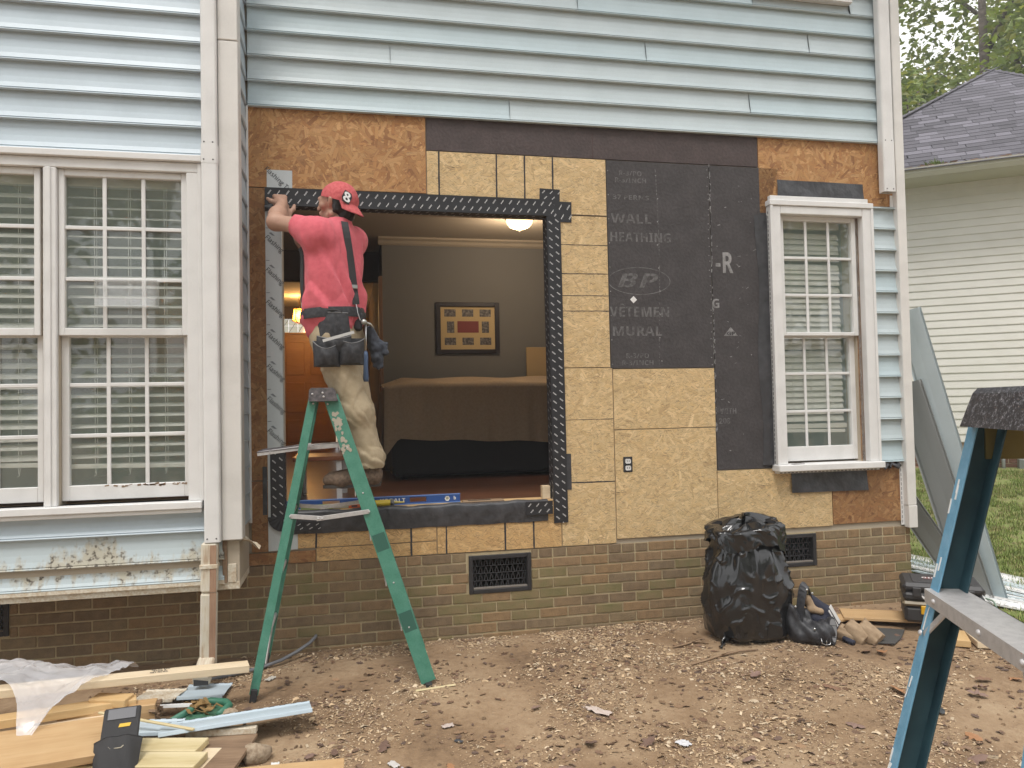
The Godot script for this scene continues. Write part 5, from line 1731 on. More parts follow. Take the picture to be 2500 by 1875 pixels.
	var cuts := func(p: Vector3) -> bool:
		if (p - lsl).dot((lel - lsh).normalized()) > 0.0 and p.x < -0.2: return false
		if (p - rsl).dot((rel - rsh).normalized()) > 0.0 and p.z < 0.3: return false
		return p.y < 2.648
	var sm := MB.new(true)
	net(sm, sh, 0.008, 0.05, folds, cuts)
	obj("shirt", sm.done(), red, man, at)
	# trousers with creases
	var kh := textured(ramp([grey(noise(0.03, 107, 4), 128, 128), grey(noise(0.4, 108, 1), 128, 128)], [0.65, 0.35], [Color(0.27, 0.21, 0.13), Color(0.36, 0.29, 0.19), Color(0.43, 0.355, 0.25)], 0.6), 0.92, 4.0)
	var tr := [[Vector3(-0.11, 2.03, 0.50), Vector3(-0.03, 2.03, 0.42), 0.108, 0.108], [lhip, rhip, 0.108, 0.108], [lhip, lkn, 0.108, 0.09], [rhip, rkn, 0.108, 0.09], [lkn, lan + Vector3(0, 0.055, 0), 0.09, 0.068], [rkn, ran + Vector3(0, 0.055, 0), 0.09, 0.068], [lan + Vector3(-0.005, 0.07, 0), lan + Vector3(-0.004, 0.035, 0), 0.068, 0.066], [ran + Vector3(-0.005, 0.07, 0), ran + Vector3(-0.004, 0.035, 0), 0.068, 0.066]]
	var tn := noise(9.0, 109, 3)
	var crease := func(p: Vector3) -> float:
		var v := 0.004 * tn.get_noise_3d(p.x * 0.6, p.y * 0.6, p.z * 0.6)
		var q := p.y * 17.0 + p.x * 14.0 + 1.3 * tn.get_noise_3d(p.x * 0.5, p.y * 0.3, p.z * 0.5)
		var s := q - floorf(q)
		v += 0.012 * (s / 0.8 if s < 0.8 else (1.0 - s) / 0.2) * (0.06 + 0.55 * exp(-pow((p.y - 1.5) / 0.06, 2)) + 0.9 * exp(-pow((p.y - 1.245) / 0.055, 2)) + 0.4 * exp(-pow((p.y - 1.76) / 0.07, 2)))
		var q2 := p.x * 13.0 - p.y * 4.0 + p.z * 6.0
		var s2 := q2 - floorf(q2)
		v += 0.006 * (s2 / 0.8 if s2 < 0.8 else (1.0 - s2) / 0.2) * clampf((p.y - 1.35) * 4.0, 0.0, 1.0)
		return v
	var tm := MB.new(true)
	net(tm, tr, 0.008, 0.045, crease, func(p: Vector3) -> bool: return p.y > 1.185)
	obj("trousers", tm.done(), kh, man, at)
	# boots
	var bt := textured(ramp([grey(noise(0.05, 110, 4), 128, 128)], [1.0], [Color(0.06, 0.038, 0.024), Color(0.12, 0.078, 0.05), Color(0.2, 0.14, 0.095)], 1.0), 0.8, 6.0)
	var solem := mat(Color(0.05, 0.043, 0.037), 0.9)
	for q: Vector3 in [lan, ran]:
		var t0 := q + Vector3(-0.235, -0.043, 0.0)
		var k := MB.new(true)
		net(k, [[q + Vector3(0, 0.03, 0), q + Vector3(0.005, -0.02, 0), 0.053, 0.05], [q + Vector3(0.02, -0.04, 0), q + Vector3(-0.05, -0.03, 0), 0.042, 0.05], [q + Vector3(-0.04, -0.03, 0), q + Vector3(-0.14, -0.045, -0.004), 0.052, 0.042], [q + Vector3(-0.14, -0.045, -0.004), t0, 0.043, 0.034], [q + Vector3(-0.17, -0.05, 0.02), q + Vector3(-0.2, -0.05, -0.02), 0.035, 0.034]], 0.007, 0.03, null, func(p: Vector3) -> bool: return p.y < q.y + 0.07)
		obj("boot", k.done(), bt, man, at)
		var so := MB.new()
		var out := []
		for i in 24:
			var a := TAU * i / 24.0
			var x := cos(a)
			out.append(Vector2(-0.105 + 0.163 * x, sin(a) * (0.042 + 0.008 * (-x)) * (1.0 - 0.12 * exp(-pow((x - 0.1) / 0.3, 2)))))
		so.prism(out, 0.018, Transform3D(Basis(Vector3(1, 0, 0), Vector3(0, 0, -1), Vector3(0, 1, 0)), q + Vector3(0, -0.089, 0)))
		obj("boot_sole", so.done(), solem, man, at)
	# cap worn backwards
	var capc := hc + Vector3(0.006, 0.022, 0.003) + back * 0.012
	var cu := (Vector3.UP * 0.93 + back * 0.3).normalized()
	var cf := (hf - cu * hf.dot(cu)).normalized()
	var cs := cf.cross(cu).normalized()
	var capm := textured(ramp([grey(noise(0.05, 112, 3), 128, 128)], [1.0], [Color(0.42, 0.07, 0.075), Color(0.52, 0.105, 0.11), Color(0.58, 0.14, 0.14)], 0.7), 0.9, 6.0)
	var cm := MB.new(true)
	var rows := []
	for i in 29:
		var row := []
		var a := TAU * i / 28.0
		for j in 11:
			var th := (PI * 0.53) * j / 10.0
			var rad := 0.107 + 0.0025 * sin(a * 9.0 + j) * sin(th) - 0.004 * exp(-pow(sin(a * 3.0) / 0.12, 2)) * 0.4
			row.append(capc + (cf * cos(a) * 1.08 + cs * sin(a) * 0.94) * sin(th) * rad + cu * cos(th) * rad * 1.02)
		rows.append(row)
	cm.sheet(rows)
	var cap := empty_part("cap", man)
	obj("crown", cm.done(), capm, cap, at)
	var bl := MB.new(true)
	for side: float in [0.0, 0.0035]:
		rows = []
		for i in 17:
			var s := i / 8.0 - 1.0
			var row := []
			for j in 8:
				var t := j / 7.0
				var a := PI + s * 1.05
				var base := capc + (cf * cos(a) * 1.08 + cs * sin(a) * 0.94) * 0.107 + cu * -0.008
				var out := (-cf * 0.78 - cu * 0.62).normalized()
				row.append(base + out * 0.078 * t * sqrt(maxf(0.0, 1.0 - 0.75 * s * s)) - cs * s * -0.0 * t - cu * (0.016 * s * s * t + side))
			rows.append(row)
		bl.sheet(rows)
	obj("bill", bl.done(), capm, cap, at)
	var bn := (-cf * 0.72 + hl * 0.55 + cu * 0.25).normalized()
	var bx_ := cu.cross(bn).normalized()
	var by := bn.cross(bx_)
	var pt := Transform3D(Basis(bx_, by, bn) * Basis(Vector3(0, 0, 1), -0.25), capc + bn * 0.112 + by * -0.012)
	var pk := MB.new()
	pk.prism([Vector2(-0.028, 0.034), Vector2(0.016, 0.034), Vector2(0.028, 0.012), Vector2(0.026, -0.034), Vector2(-0.016, -0.034), Vector2(-0.03, -0.01)], 0.002, Transform3D())
	obj("emblem_patch", pk.done(), M.black, cap, at * pt)
	text(cap, "8", 0.056, mat(Color(0.8, 0.8, 0.8), 0.6), at * pt * Transform3D(Basis(Vector3(1.2, 0, 0), Vector3(-0.2, 1, 0), Vector3(0, 0, 1)), Vector3(0, 0, 0.003)), "emblem", "Droid Sans", 800, 0.002)
	# braces
	var strapm := textured(ramp([grey(noise(0.3, 113, 1), 64, 64)], [1.0], [Color(0.02, 0.02, 0.022), Color(0.045, 0.045, 0.048)], 1.0), 0.8, 10.0)
	var br := empty_part("suspenders", man)
	var pts := []
	var nr := []
	for i in 15:
		var t := i / 14.0
		var p := touch(Vector3(lerpf(-0.012, 0.044, t) + 0.006 * sin(t * 3), lerpf(2.615, 2.13, t), 0.9), Vector3(0, 0, -1), sh, 0.05, 0.0)
		p += Vector3(0.2, 0, 0.95) * (maxf(folds.call(p), 0.006) + 0.006)
		pts.append(p); nr.append(Vector3(0.35, 0.0, 0.94).normalized())
	var k1 := MB.new()
	strip(k1, pts, nr, 0.042, 0.003)
	obj("strap", k1.done(), strapm, br, at)
	var bq: Vector3 = pts[11]
	obj("buckle", box_mesh(-0.022, -0.012, 0, 0.022, 0.012, 0.008, 0.003), M.steel, br, at * Transform3D(Basis(Vector3.UP, 0.35), bq + Vector3(0, 0, 0.003)))
	var ck := MB.new()
	ck.tube([pts[14], pts[14] + Vector3(0.004, -0.02, 0.004), pts[14] + Vector3(0.008, -0.05, 0.002), pts[14] + Vector3(0.022, -0.09, -0.01)], 0.004, 6)
	obj("clip", ck.done(), M.steel, br, at)
	pts = []; nr = []
	for i in 11:
		var t := i / 10.0
		pts.append(touch(Vector3(-0.8, lerpf(2.46, 2.14, t), lerpf(0.50, 0.535, t)), Vector3(1, 0, 0), sh, 0.05, 0.014)); nr.append(Vector3(-0.85, 0, 0.5).normalized())
	var k2 := MB.new()
	strip(k2, pts, nr, 0.036, 0.003)
	obj("strap", k2.done(), strapm, br, at)
	var ck2 := MB.new()
	ck2.tube([pts[10], pts[10] + Vector3(0.0, -0.03, 0.004), pts[10] + Vector3(0.01, -0.055, 0.006)], 0.005, 6)
	obj("clip", ck2.done(), M.steel, br, at)
	tool_belt(man, at, sh, folds)


func pocket(mb: MB, trim: MB, t: Transform3D, wt: float, wb: float, h: float, deep: float, dip: float) -> void:
	# an open leather pouch: bulging front, rim dipping in the middle
	var rows := []
	for i in 15:
		var u := i / 14.0 * 2.0 - 1.0
		var r := []
		for j in 9:
			var v := j / 8.0
			var w := lerpf(wb, wt, v) * 0.5
			var y := v * (h - dip * (1.0 - u * u)) - (0.012 * (1.0 - v) * u * u)
			r.append(t * Vector3(u * w, y, deep * (1.0 - pow(absf(u), 3.0)) * (0.55 + 0.45 * sin(v * 2.2 + 0.3)) + 0.004 * sin(u * 9 + v * 5)))
		rows.append(r)
	mb.sheet(rows)
	mb.quad(t * Vector3(-wb * 0.5, 0, 0), t * Vector3(wb * 0.5, 0, 0), t * Vector3(wt * 0.5, h, 0), t * Vector3(-wt * 0.5, h, 0))
	mb.quad(t * Vector3(-wb * 0.5, -0.012, 0), t * Vector3(wb * 0.5, -0.012, 0), t * Vector3(wb * 0.3, 0, deep * 0.7), t * Vector3(-wb * 0.3, 0, deep * 0.7))
	var rim := []
	for r: Array in rows: rim.append(r[8])
	trim.tube(rim, 0.0028, 5)


func tool_belt(man: Node3D, at: Transform3D, sh: Array, folds: Callable) -> void:
	var tb := empty_part("tool_belt", man)
	var lea := textured(ramp([grey(noise(0.04, 115, 4), 128, 128)], [1.0], [Color(0.014, 0.014, 0.017), Color(0.026, 0.026, 0.03), Color(0.05, 0.05, 0.055)], 1.0), 0.62, 6.0)
	var piping := mat(Color(0.2, 0.2, 0.205), 0.6)
	var c := Vector3(-0.08, 2.075, 0.462)
	var rows := []
	for i in 37:
		var a := TAU * i / 36.0
		var d := Vector3(cos(a), 0, sin(a))
		var tilt := 0.012 * cos(a)
		var p := touch(c + d * 0.5, -d, sh, 0.05, 0.0)
		p += d * (0.6 * maxf(folds.call(p), 0.012) + 0.014)
		rows.append([p + Vector3(0, -0.028 + tilt, 0) , p + d * 0.004 + Vector3(0, 0.0 + tilt, 0), p + Vector3(0, 0.03 + tilt, 0) - d * 0.002])
	var k := MB.new(true)
	k.sheet(rows)
	obj("belt", k.done(), lea, tb, at)
	# big double pouch at the back left
	var pm := MB.new(true)
	var tm := MB.new(true)
	pocket(pm, tm, Transform3D(Basis(Vector3.UP, -0.05), Vector3(-0.078, 1.875, 0.605)), 0.165, 0.205, 0.195, 0.05, 0.0)
	obj("upper_pouch", pm.done(), lea, tb, at)
	pm = MB.new(true)
	pocket(pm, tm, Transform3D(Basis(Vector3.UP, -0.05), Vector3(-0.115, 1.775, 0.635)), 0.155, 0.145, 0.135, 0.055, 0.045)
	obj("left_pocket", pm.done(), lea, tb, at)
	pm = MB.new(true)
	pocket(pm, tm, Transform3D(Basis(Vector3.UP, 0.1), Vector3(0.018, 1.785, 0.63)), 0.15, 0.14, 0.14, 0.05, 0.03)
	obj("right_pocket", pm.done(), lea, tb, at)
	pm = MB.new(true)
	pocket(pm, tm, Transform3D(Basis(Vector3.UP, -0.02), Vector3(-0.075, 1.85, 0.63)), 0.19, 0.20, 0.09, 0.04, 0.02)
	obj("middle_pocket", pm.done(), lea, tb, at)
	obj("piping", tm.done(), piping, tb, at)
	var hs := MB.new(true)
	var hp := []
	for i in 9:
		var t := i / 8.0
		hp.append(Vector3(-0.13 + 0.1 * t, 2.072 + 0.012 * sin(t * PI), 0.635 + 0.012 * sin(t * PI)))
	hs.tube(hp, 0.006, 6)
	obj("carry_handle", hs.done(), M.black_rubber, tb, at)
	var pen := MB.new()
	pen.bar(Vector3(-0.135, 1.905, 0.698), Vector3(0.035, 1.955, 0.685), 0.004, 0.016)
	obj("ruler", pen.done(), mat(Color(0.5, 0.5, 0.49), 0.5), tb, at)
	# hammer loop, hammer, gloves at the right hip
	obj("hammer_loop", box_mesh(-0.025, -0.06, -0.02, 0.03, 0.05, 0.02, 0.012), lea, tb, at * Transform3D(Basis(Vector3(0, 0, 1), -0.15), Vector3(0.06, 2.04, 0.50)))
	var hm := thing("hammer", "blue-gripped claw hammer hanging from the man's tool belt", "hammer", Vector3(0.1, 1.683, 0.52))
	var hk := MB.new(true)
	hk.tube([Vector3(0, 0.0, 0), Vector3(0, 0.02, 0), Vector3(0, 0.08, 0), Vector3(0, 0.15, 0), Vector3(0.002, 0.175, 0)], [0.016, 0.017, 0.0135, 0.0155, 0.010], 10)
	obj("grip", hk.done(), mat(Color(0.05, 0.085, 0.16), 0.6), hm)
	var hsft := MB.new(true)
	hsft.tube([Vector3(0.002, 0.17, 0), Vector3(0.003, 0.335, 0)], 0.006, 8)
	obj("shaft", hsft.done(), M.steel, hm)
	var hh := MB.new(true)
	hh.lathe([Vector2(0, -0.045), Vector2(0.015, -0.045), Vector2(0.016, -0.03), Vector2(0.011, -0.022), Vector2(0.012, 0.02), Vector2(0, 0.022)], 12, Transform3D(Basis(Vector3(1, 0, 0), -PI / 2) * Basis(Vector3(0, 0, 1), -0.2), Vector3(0.0, 0.342, 0.01)))
	for s: float in [-0.008, 0.008]:
		hh.tube([Vector3(0.0, 0.342, -0.01), Vector3(0.03 , 0.338, -0.03 + s), Vector3(0.05, 0.315, -0.04 + s)], [0.01, 0.007, 0.003], 6)
	obj("head", hh.done(), mat(Color(0.42, 0.43, 0.4), 0.4, 0.6), hm)
	var gl := thing("work_glove", "dark slate work gloves dangling from the back of the tool belt", "gloves", Vector3(0.17, 1.78, 0.43))
	var gk := MB.new(true)
	var gn3 := noise(25.0, 118, 2)
	var gb := [[Vector3(-0.04, 0.21, 0.03), Vector3(-0.01, 0.12, 0.0), 0.026, 0.04], [Vector3(-0.01, 0.12, 0), Vector3(-0.005, 0.06, 0), 0.04, 0.033], [Vector3(-0.02, 0.05, 0), Vector3(-0.02, 0.0, 0), 0.014, 0.011], [Vector3(0.0, 0.05, 0.005), Vector3(0.005, -0.015, 0.0), 0.014, 0.011], [Vector3(0.02, 0.05, 0), Vector3(0.028, -0.005, 0), 0.013, 0.011], [Vector3(0.03, 0.09, 0), Vector3(0.055, 0.13, 0.01), 0.016, 0.011], [Vector3(0.03, 0.12, 0), Vector3(0.05, 0.08, 0.01), 0.02, 0.018]]
	net(gk, gb, 0.006, 0.02, func(p: Vector3) -> float: return gn3.get_noise_3d(p.x, p.y, p.z) * 0.006)
	obj("glove", gk.done(), textured(ramp([grey(noise(0.06, 119, 3), 64, 64)], [1.0], [Color(0.03, 0.035, 0.05), Color(0.06, 0.068, 0.085)], 0.8), 0.9, 6.0), gl)


# ---------- ladders ----------
func channel(mb: MB, a: Vector3, b: Vector3, web: float, fl: float, inward: Vector3, th := 0.004) -> void:
	# C-shaped rail from a to b: flat web outside, flanges turned inward
	var x := (b - a).normalized()
	var zi := (inward - x * inward.dot(x)).normalized()
	var y := zi.cross(x).normalized()
	var L := a.distance_to(b)
	var t := Transform3D(Basis(x, y, zi), (a + b) * 0.5)
	mb.box(t * Transform3D(Basis(), Vector3(0, 0, th * 0.5)), Vector3(L, web, th), 0.001)
	for s: float in [-1.0, 1.0]:
		mb.box(t * Transform3D(Basis(), Vector3(0, s * (web * 0.5 - th * 0.5), th + fl * 0.5)), Vector3(L, th, fl), 0.001)


func rivets(parent: Node, spots: Array, dir: Vector3, r := 0.006, m: Material = null) -> void:
	var q := Quaternion(Vector3.UP, dir.normalized())
	for s: Vector3 in spots:
		var k := MB.new(true)
		k.lathe([Vector2(r, 0), Vector2(r * 0.9, r * 0.4), Vector2(r * 0.5, r * 0.7), Vector2(0, r * 0.75)], 10, Transform3D(Basis(q), s))
		obj("rivet", k.done(), M.alum if m == null else m, parent)


func build_green_ladder() -> void:
	var g := textured(ramp([grey(noise(0.015, 121, 4), 256, 256), grey(noise(0.12, 122, 3), 256, 256)], [0.6, 0.45], [Color(0.035, 0.15, 0.1), Color(0.055, 0.2, 0.14), Color(0.075, 0.235, 0.17), Color(0.12, 0.27, 0.21)]), 0.55, 2.5)
	var l := thing("stepladder", "green fibreglass stepladder with the man standing on it", "ladder", Vector3(-0.05, 0, 0.475))
	var o := Vector3(0.05, 0, -0.475)
	var ft := Vector3(-0.098, 1.60, 0)
	var fb := Vector3(0.408, 0.02, 0)
	var rt := Vector3(-0.192, 1.60, 0)
	var rb := Vector3(-0.508, 0.04, 0)
	for s: float in [1.0, -1.0]:
		var zt := Vector3(0, 0, 0.475 + s * 0.185)
		var zb := Vector3(0, 0, 0.475 + s * 0.312)
		var k := MB.new()
		channel(k, fb + zb + o, ft + zt + o, 0.082, 0.026, Vector3(0, 0, -s))
		obj("front_rail", k.done(), g, l)
		k = MB.new()
		channel(k, rb + zb + o, rt + zt + o, 0.045, 0.022, Vector3(0, 0, -s))
		obj("rear_rail", k.done(), g, l)
		k = MB.new()
		var rz := rb + zb + o
		k.bar(rz + Vector3(-0.006, -0.045, -s * 0.012), rz + Vector3(0.006, 0.03, -s * 0.012), 0.034, 0.052, 0.004, Vector3(0, 0, 1))
		obj("foot", k.done(), M.black_rubber, l)
		k = MB.new()
		var fz := fb + zb + o
		k.bar(fz + Vector3(0.0, -0.022, -s * 0.012), fz + Vector3(-0.002, 0.0, -s * 0.012), 0.036, 0.088, 0.004, Vector3(0, 0, 1))
		obj("foot", k.done(), M.black_rubber, l)
		# spreader
		var zs := 0.475 + s * (0.312 - 0.127 * 0.6 + 0.006)
		var sp := [Vector3(-0.318, 0.952, zs) + o, Vector3(-0.15, 0.932, zs) + o, Vector3(0.102, 0.958, zs) + o]
		k = MB.new()
		k.bar(sp[0], sp[1], 0.004, 0.024, 0.001); k.bar(sp[1] + Vector3(-0.03, -0.001, s * 0.005), sp[2] + Vector3(0, 0, s * 0.005), 0.004, 0.024, 0.001)
		obj("spreader", k.done(), M.alum, l)
		rivets(l, [sp[0] + Vector3(0, 0, s * 0.003), sp[2] + Vector3(0, 0, s * 0.008), sp[1] + Vector3(-0.02, 0, s * 0.008), sp[1] + Vector3(0, 0, s * 0.008)], Vector3(0, 0, s), 0.006)
		# diagonal braces under the lowest step and rear
		k = MB.new()
		k.bar(Vector3(-0.455, 0.30, zs + s * 0.02) + o, Vector3(-0.49, 0.06, 0.475 + s * 0.12) + o, 0.004, 0.022)
		obj("brace", k.done(), M.alum, l)
		# wear: bare patches where labels were
		for w: Array in [[0.47, 0.075], [0.19, 0.09]]:
			k = MB.new()
			var c := (fb + zb + o).lerp(ft + zt + o, w[0])
			k.bar(c + (fb - ft).normalized() * w[1] + Vector3(0, 0, s * 0.0012), c - (fb - ft).normalized() * w[1] + Vector3(0, 0, s * 0.0012), 0.0012, 0.07, 0.0, Vector3(0, 0, 1).cross((ft - fb).normalized()))
			obj("faded_label", k.done(), mat(Color(0.032, 0.115, 0.085), 0.7), l)
	for y: float in [0.335, 0.58, 0.83, 1.075, 1.33]:
		var t := (y - 0.02) / 1.58
		var x := lerpf(fb.x, ft.x, t)
		var hz := lerpf(0.312, 0.185, t) - 0.004
		var k := MB.new()
		k.bx(x - 0.042 + 0.05, y - 0.006, -hz, x + 0.042 + 0.05, y, hz, 0.001)
		k.bx(x + 0.038 + 0.05, y - 0.034, -hz, x + 0.043 + 0.05, y - 0.006, hz)
		k.bx(x - 0.043 + 0.05, y - 0.034, -hz, x - 0.038 + 0.05, y - 0.006, hz)
		obj("step", k.done(), M.alum, l)
		rivets(l, [Vector3(x + 0.05, y - 0.016, hz + 0.006)], Vector3(0, 0, 1), 0.005)
	for y: float in [0.30, 0.62, 0.95]:
		var t := y / 1.6
		var k := MB.new(true)
		var x := lerpf(rb.x, rt.x, t) + 0.05
		var hz := lerpf(0.312, 0.185, t)
		k.tube([Vector3(x, y, -hz), Vector3(x, y, hz)], 0.012, 8)
		obj("rear_bar", k.done(), M.alum, l)
	# top cap
	var ck := MB.new()
	var capm := textured(ramp([grey(noise(0.05, 123, 4), 128, 128)], [1.0], [Color(0.05, 0.045, 0.05), Color(0.11, 0.1, 0.105), Color(0.18, 0.16, 0.17)]), 0.5, 5.0)
	ck.prism([Vector2(-0.166, 1.572), Vector2(-0.007, 1.572), Vector2(-0.022, 1.632), Vector2(-0.034, 1.646), Vector2(-0.15, 1.646), Vector2(-0.163, 1.634)], 0.42, Transform3D(Basis(), Vector3(0, 0, -0.2)))
	obj("top_cap", ck.done(), capm, l)
	rivets(l, [Vector3(-0.145, 1.612, 0.22), Vector3(-0.09, 1.618, 0.22), Vector3(-0.085, 1.597, 0.22), Vector3(-0.142, 1.56, 0.19), Vector3(-0.065, 1.556, 0.19)], Vector3(0, 0, 1), 0.006)
	# pail shelf
	for z: float in [0.13, -0.13]:
		var k := MB.new()
		k.bar(Vector3(-0.447, 1.288, z), Vector3(-0.17, 1.318, z), 0.004, 0.024, 0.001)
		k.bar(Vector3(-0.20, 1.31, z + 0.004), Vector3(-0.005, 1.322, z + 0.004), 0.004, 0.022, 0.001)
		obj("shelf_arm", k.done(), M.alum, l)
		rivets(l, [Vector3(-0.38, 1.295, z + 0.003), Vector3(-0.16, 1.318, z + 0.008)], Vector3(0, 0, 1), 0.005)
	var tk := MB.new()
	tk.box(Transform3D(Basis(Vector3(0, 0, 1), 0.09), Vector3(-0.325, 1.308, 0)), Vector3(0.25, 0.006, 0.27), 0.002)
	for i in 5: tk.box(Transform3D(Basis(Vector3(0, 0, 1), 0.09), Vector3(-0.325, 1.313, -0.1 + i * 0.05)), Vector3(0.24, 0.004, 0.008))
	obj("pail_shelf", tk.done(), capm, l)
	# scraped label remains on the near front rail
	var sk := MB.new()
	for i in 34:
		var t := rng.randf()
		var c := Vector3(lerpf(-0.088, -0.012, t), lerpf(1.53, 1.30, t), 0) + Vector3(rng.randfn(0, 0.008) + 0.05, rng.randfn(0, 0.012), 0)
		var zz := 0.185 + (1.6 - c.y) * 0.0804 + 0.0016
		var pts := []
		for a in 6: pts.append(Vector2(cos(a * 1.047) * rng.randf_range(0.004, 0.014), sin(a * 1.047) * rng.randf_range(0.005, 0.018)))
		sk.prism(pts, 0.0012, Transform3D(Basis(), Vector3(c.x, c.y, zz)))
	obj("scraped_label", sk.done(), mat(Color(0.4, 0.36, 0.29), 0.9), l)


func build_blue_ladder() -> void:
	var bl := textured(ramp([grey(noise(0.02, 125, 4), 256, 256), grey(noise(0.1, 126, 2), 256, 256)], [0.7, 0.35], [Color(0.1, 0.27, 0.42), Color(0.14, 0.34, 0.5), Color(0.2, 0.4, 0.56)]), 0.5, 3.0)
	var teal := textured(ramp([grey(noise(0.02, 129, 4), 128, 128)], [1.0], [Color(0.018, 0.055, 0.075), Color(0.028, 0.078, 0.1), Color(0.04, 0.1, 0.125)]), 0.6, 3.0)
	var l := thing("stepladder", "blue fibreglass stepladder with paint-spattered black top at right edge", "ladder", Vector3(1.395, -0.16, 3.79))
	# local x: spread direction (front rails lean to -x), local z: along the steps towards the yard
	l.rotation.y = atan2(-0.15, 0.37)
	var th := 1.70
	var zt := 0.225
	var zb := 0.385
	for s: float in [1.0, -1.0]:
		var ft := Vector3(-0.082, th - 0.07, s * zt)
		var fb := Vector3(-0.43, 0.0, s * zb)
		var rt := Vector3(0.06, th - 0.07, s * zt)
		var rb := Vector3(0.52, 0.0, s * zb)
		var k: MB
		for q: Array in [[fb, ft, 0.062, 0.045, "front_rail"], [rb, rt, 0.045, 0.026, "rear_rail"]]:
			var x: Vector3 = ((q[1] as Vector3) - q[0]).normalized()
			var zi := (Vector3(0, 0, -s) - x * x.z * -s).normalized()
			var yy := zi.cross(x).normalized()
			var le := (q[0] as Vector3).distance_to(q[1])
			var tt := Transform3D(Basis(x, yy, zi), ((q[0] as Vector3) + q[1]) * 0.5)
			k = MB.new()
			k.box(tt * Transform3D(Basis(), Vector3(0, 0, 0.002)), Vector3(le, q[2] - 0.0085, 0.004), 0.0)
			var web := obj(q[4], k.done(), teal, l)
			for e: float in [-1.0, 1.0]:
				k = MB.new()
				k.box(tt * Transform3D(Basis(), Vector3(0, e * (q[2] * 0.5 - 0.002), q[3] * 0.5)), Vector3(le, 0.004, q[3]), 0.001)
				obj("flange", k.done(), bl if e == -s else teal, web)
		for f: Array in [[fb, 0.09], [rb, 0.055]]:
			k = MB.new()
			k.bar(f[0] + Vector3(0, -0.01, -s * 0.014), f[0] + Vector3(0, 0.03, -s * 0.014), 0.036, f[1], 0.004, Vector3(0, 0, 1))
			obj("foot", k.done(), M.black_rubber, l)
		k = MB.new()
		k.bx(-0.085, th - 0.16, s * zt - 0.005 - 0.003 * s, -0.005, th - 0.075, s * zt - 0.005 * s)
		obj("top_plate", k.done(), mat(Color(0.24, 0.2, 0.08), 0.5, 0.5), l)
	for y: float in [0.30, 0.62, 1.24]:
		var t := y / (th - 0.07)
		var x := lerpf(-0.43, -0.082, t)
		var hz := lerpf(zb, zt, t)
		var k := MB.new()
		k.bx(x - 0.044, y - 0.004, -hz + 0.003, x + 0.042, y, hz - 0.003, 0.001)
		k.bx(x - 0.046, y - 0.034, -hz + 0.003, x - 0.042, y, hz - 0.003, 0.001)
		k.bx(x + 0.038, y - 0.034, -hz + 0.003, x + 0.042, y, hz - 0.003, 0.001)
		obj("step", k.done(), M.alum, l)
		rivets(l, [Vector3(x - 0.046, y - 0.017, -hz + 0.06), Vector3(x - 0.046, y - 0.017, hz - 0.06), Vector3(x - 0.046, y - 0.017, 0.03)], Vector3(-1, 0, 0), 0.007)
		for s: float in [1.0, -1.0]:
			k = MB.new()
			k.bar(Vector3(x - 0.03, y - 0.03, s * (hz - 0.09)), Vector3(x - 0.052, y - 0.105, s * (hz - 0.012)), 0.016, 0.006, 0.002, Vector3(1, 0, 0))
			obj("step_brace", k.done(), M.alum, l)
		var fx := x - 0.03
		rivets(l, [Vector3(fx - 0.004, y - 0.01, -hz + 0.018), Vector3(fx - 0.03, y - 0.1, -hz + 0.012)], Vector3(-0.96, 0.26, 0), 0.007)
	# moulded top with dried paint
	var pm := textured(ramp([grey(noise(0.03, 127, 5), 512, 512), grey(noise(0.12, 128, 4), 512, 512)], [0.45, 0.62], [Color(0.015, 0.015, 0.018), Color(0.022, 0.022, 0.026), Color(0.03, 0.03, 0.034), Color(0.045, 0.045, 0.05), Color(0.28, 0.28, 0.3), Color(0.55, 0.55, 0.55)], 0.8), 0.5, 3.2)
	var ck := MB.new()
	ck.prism([Vector2(-0.145, th - 0.085), Vector2(0.125, th - 0.085), Vector2(0.098, th - 0.012), Vector2(0.088, th), Vector2(-0.105, th), Vector2(-0.116, th - 0.012)], 0.46, Transform3D(Basis(), Vector3(0, 0, -0.20)))
	obj("top_cap", ck.done(), pm, l)
	ck = MB.new()
	ck.prism([Vector2(-0.118, th - 0.07), Vector2(0.118, th - 0.07), Vector2(0.09, th + 0.012), Vector2(-0.09, th + 0.012)], 0.22, Transform3D(Basis(), Vector3(0, 0, 0.0)))
	obj("tool_tray", ck.done(), pm, l)
	# white paint drips along the rail edge
	var dk := MB.new()
	for i in 16:
		var t := rng.randf_range(0.3, 0.95)
		var c := Vector3(lerpf(-0.43, -0.082, t) - 0.033, lerpf(0.0, th - 0.07, t), -lerpf(zb, zt, t) + rng.randf_range(0.004, 0.026))
		dk.bar(c - Vector3(0.004, 0.015 * rng.randf() + 0.004, 0), c + Vector3(0.004, 0.015, 0), rng.randf_range(0.002, 0.006), 0.0018)
	obj("paint_drips", dk.done(), mat(Color(0.75, 0.75, 0.73), 0.6), l).set_meta("kind", "stuff")


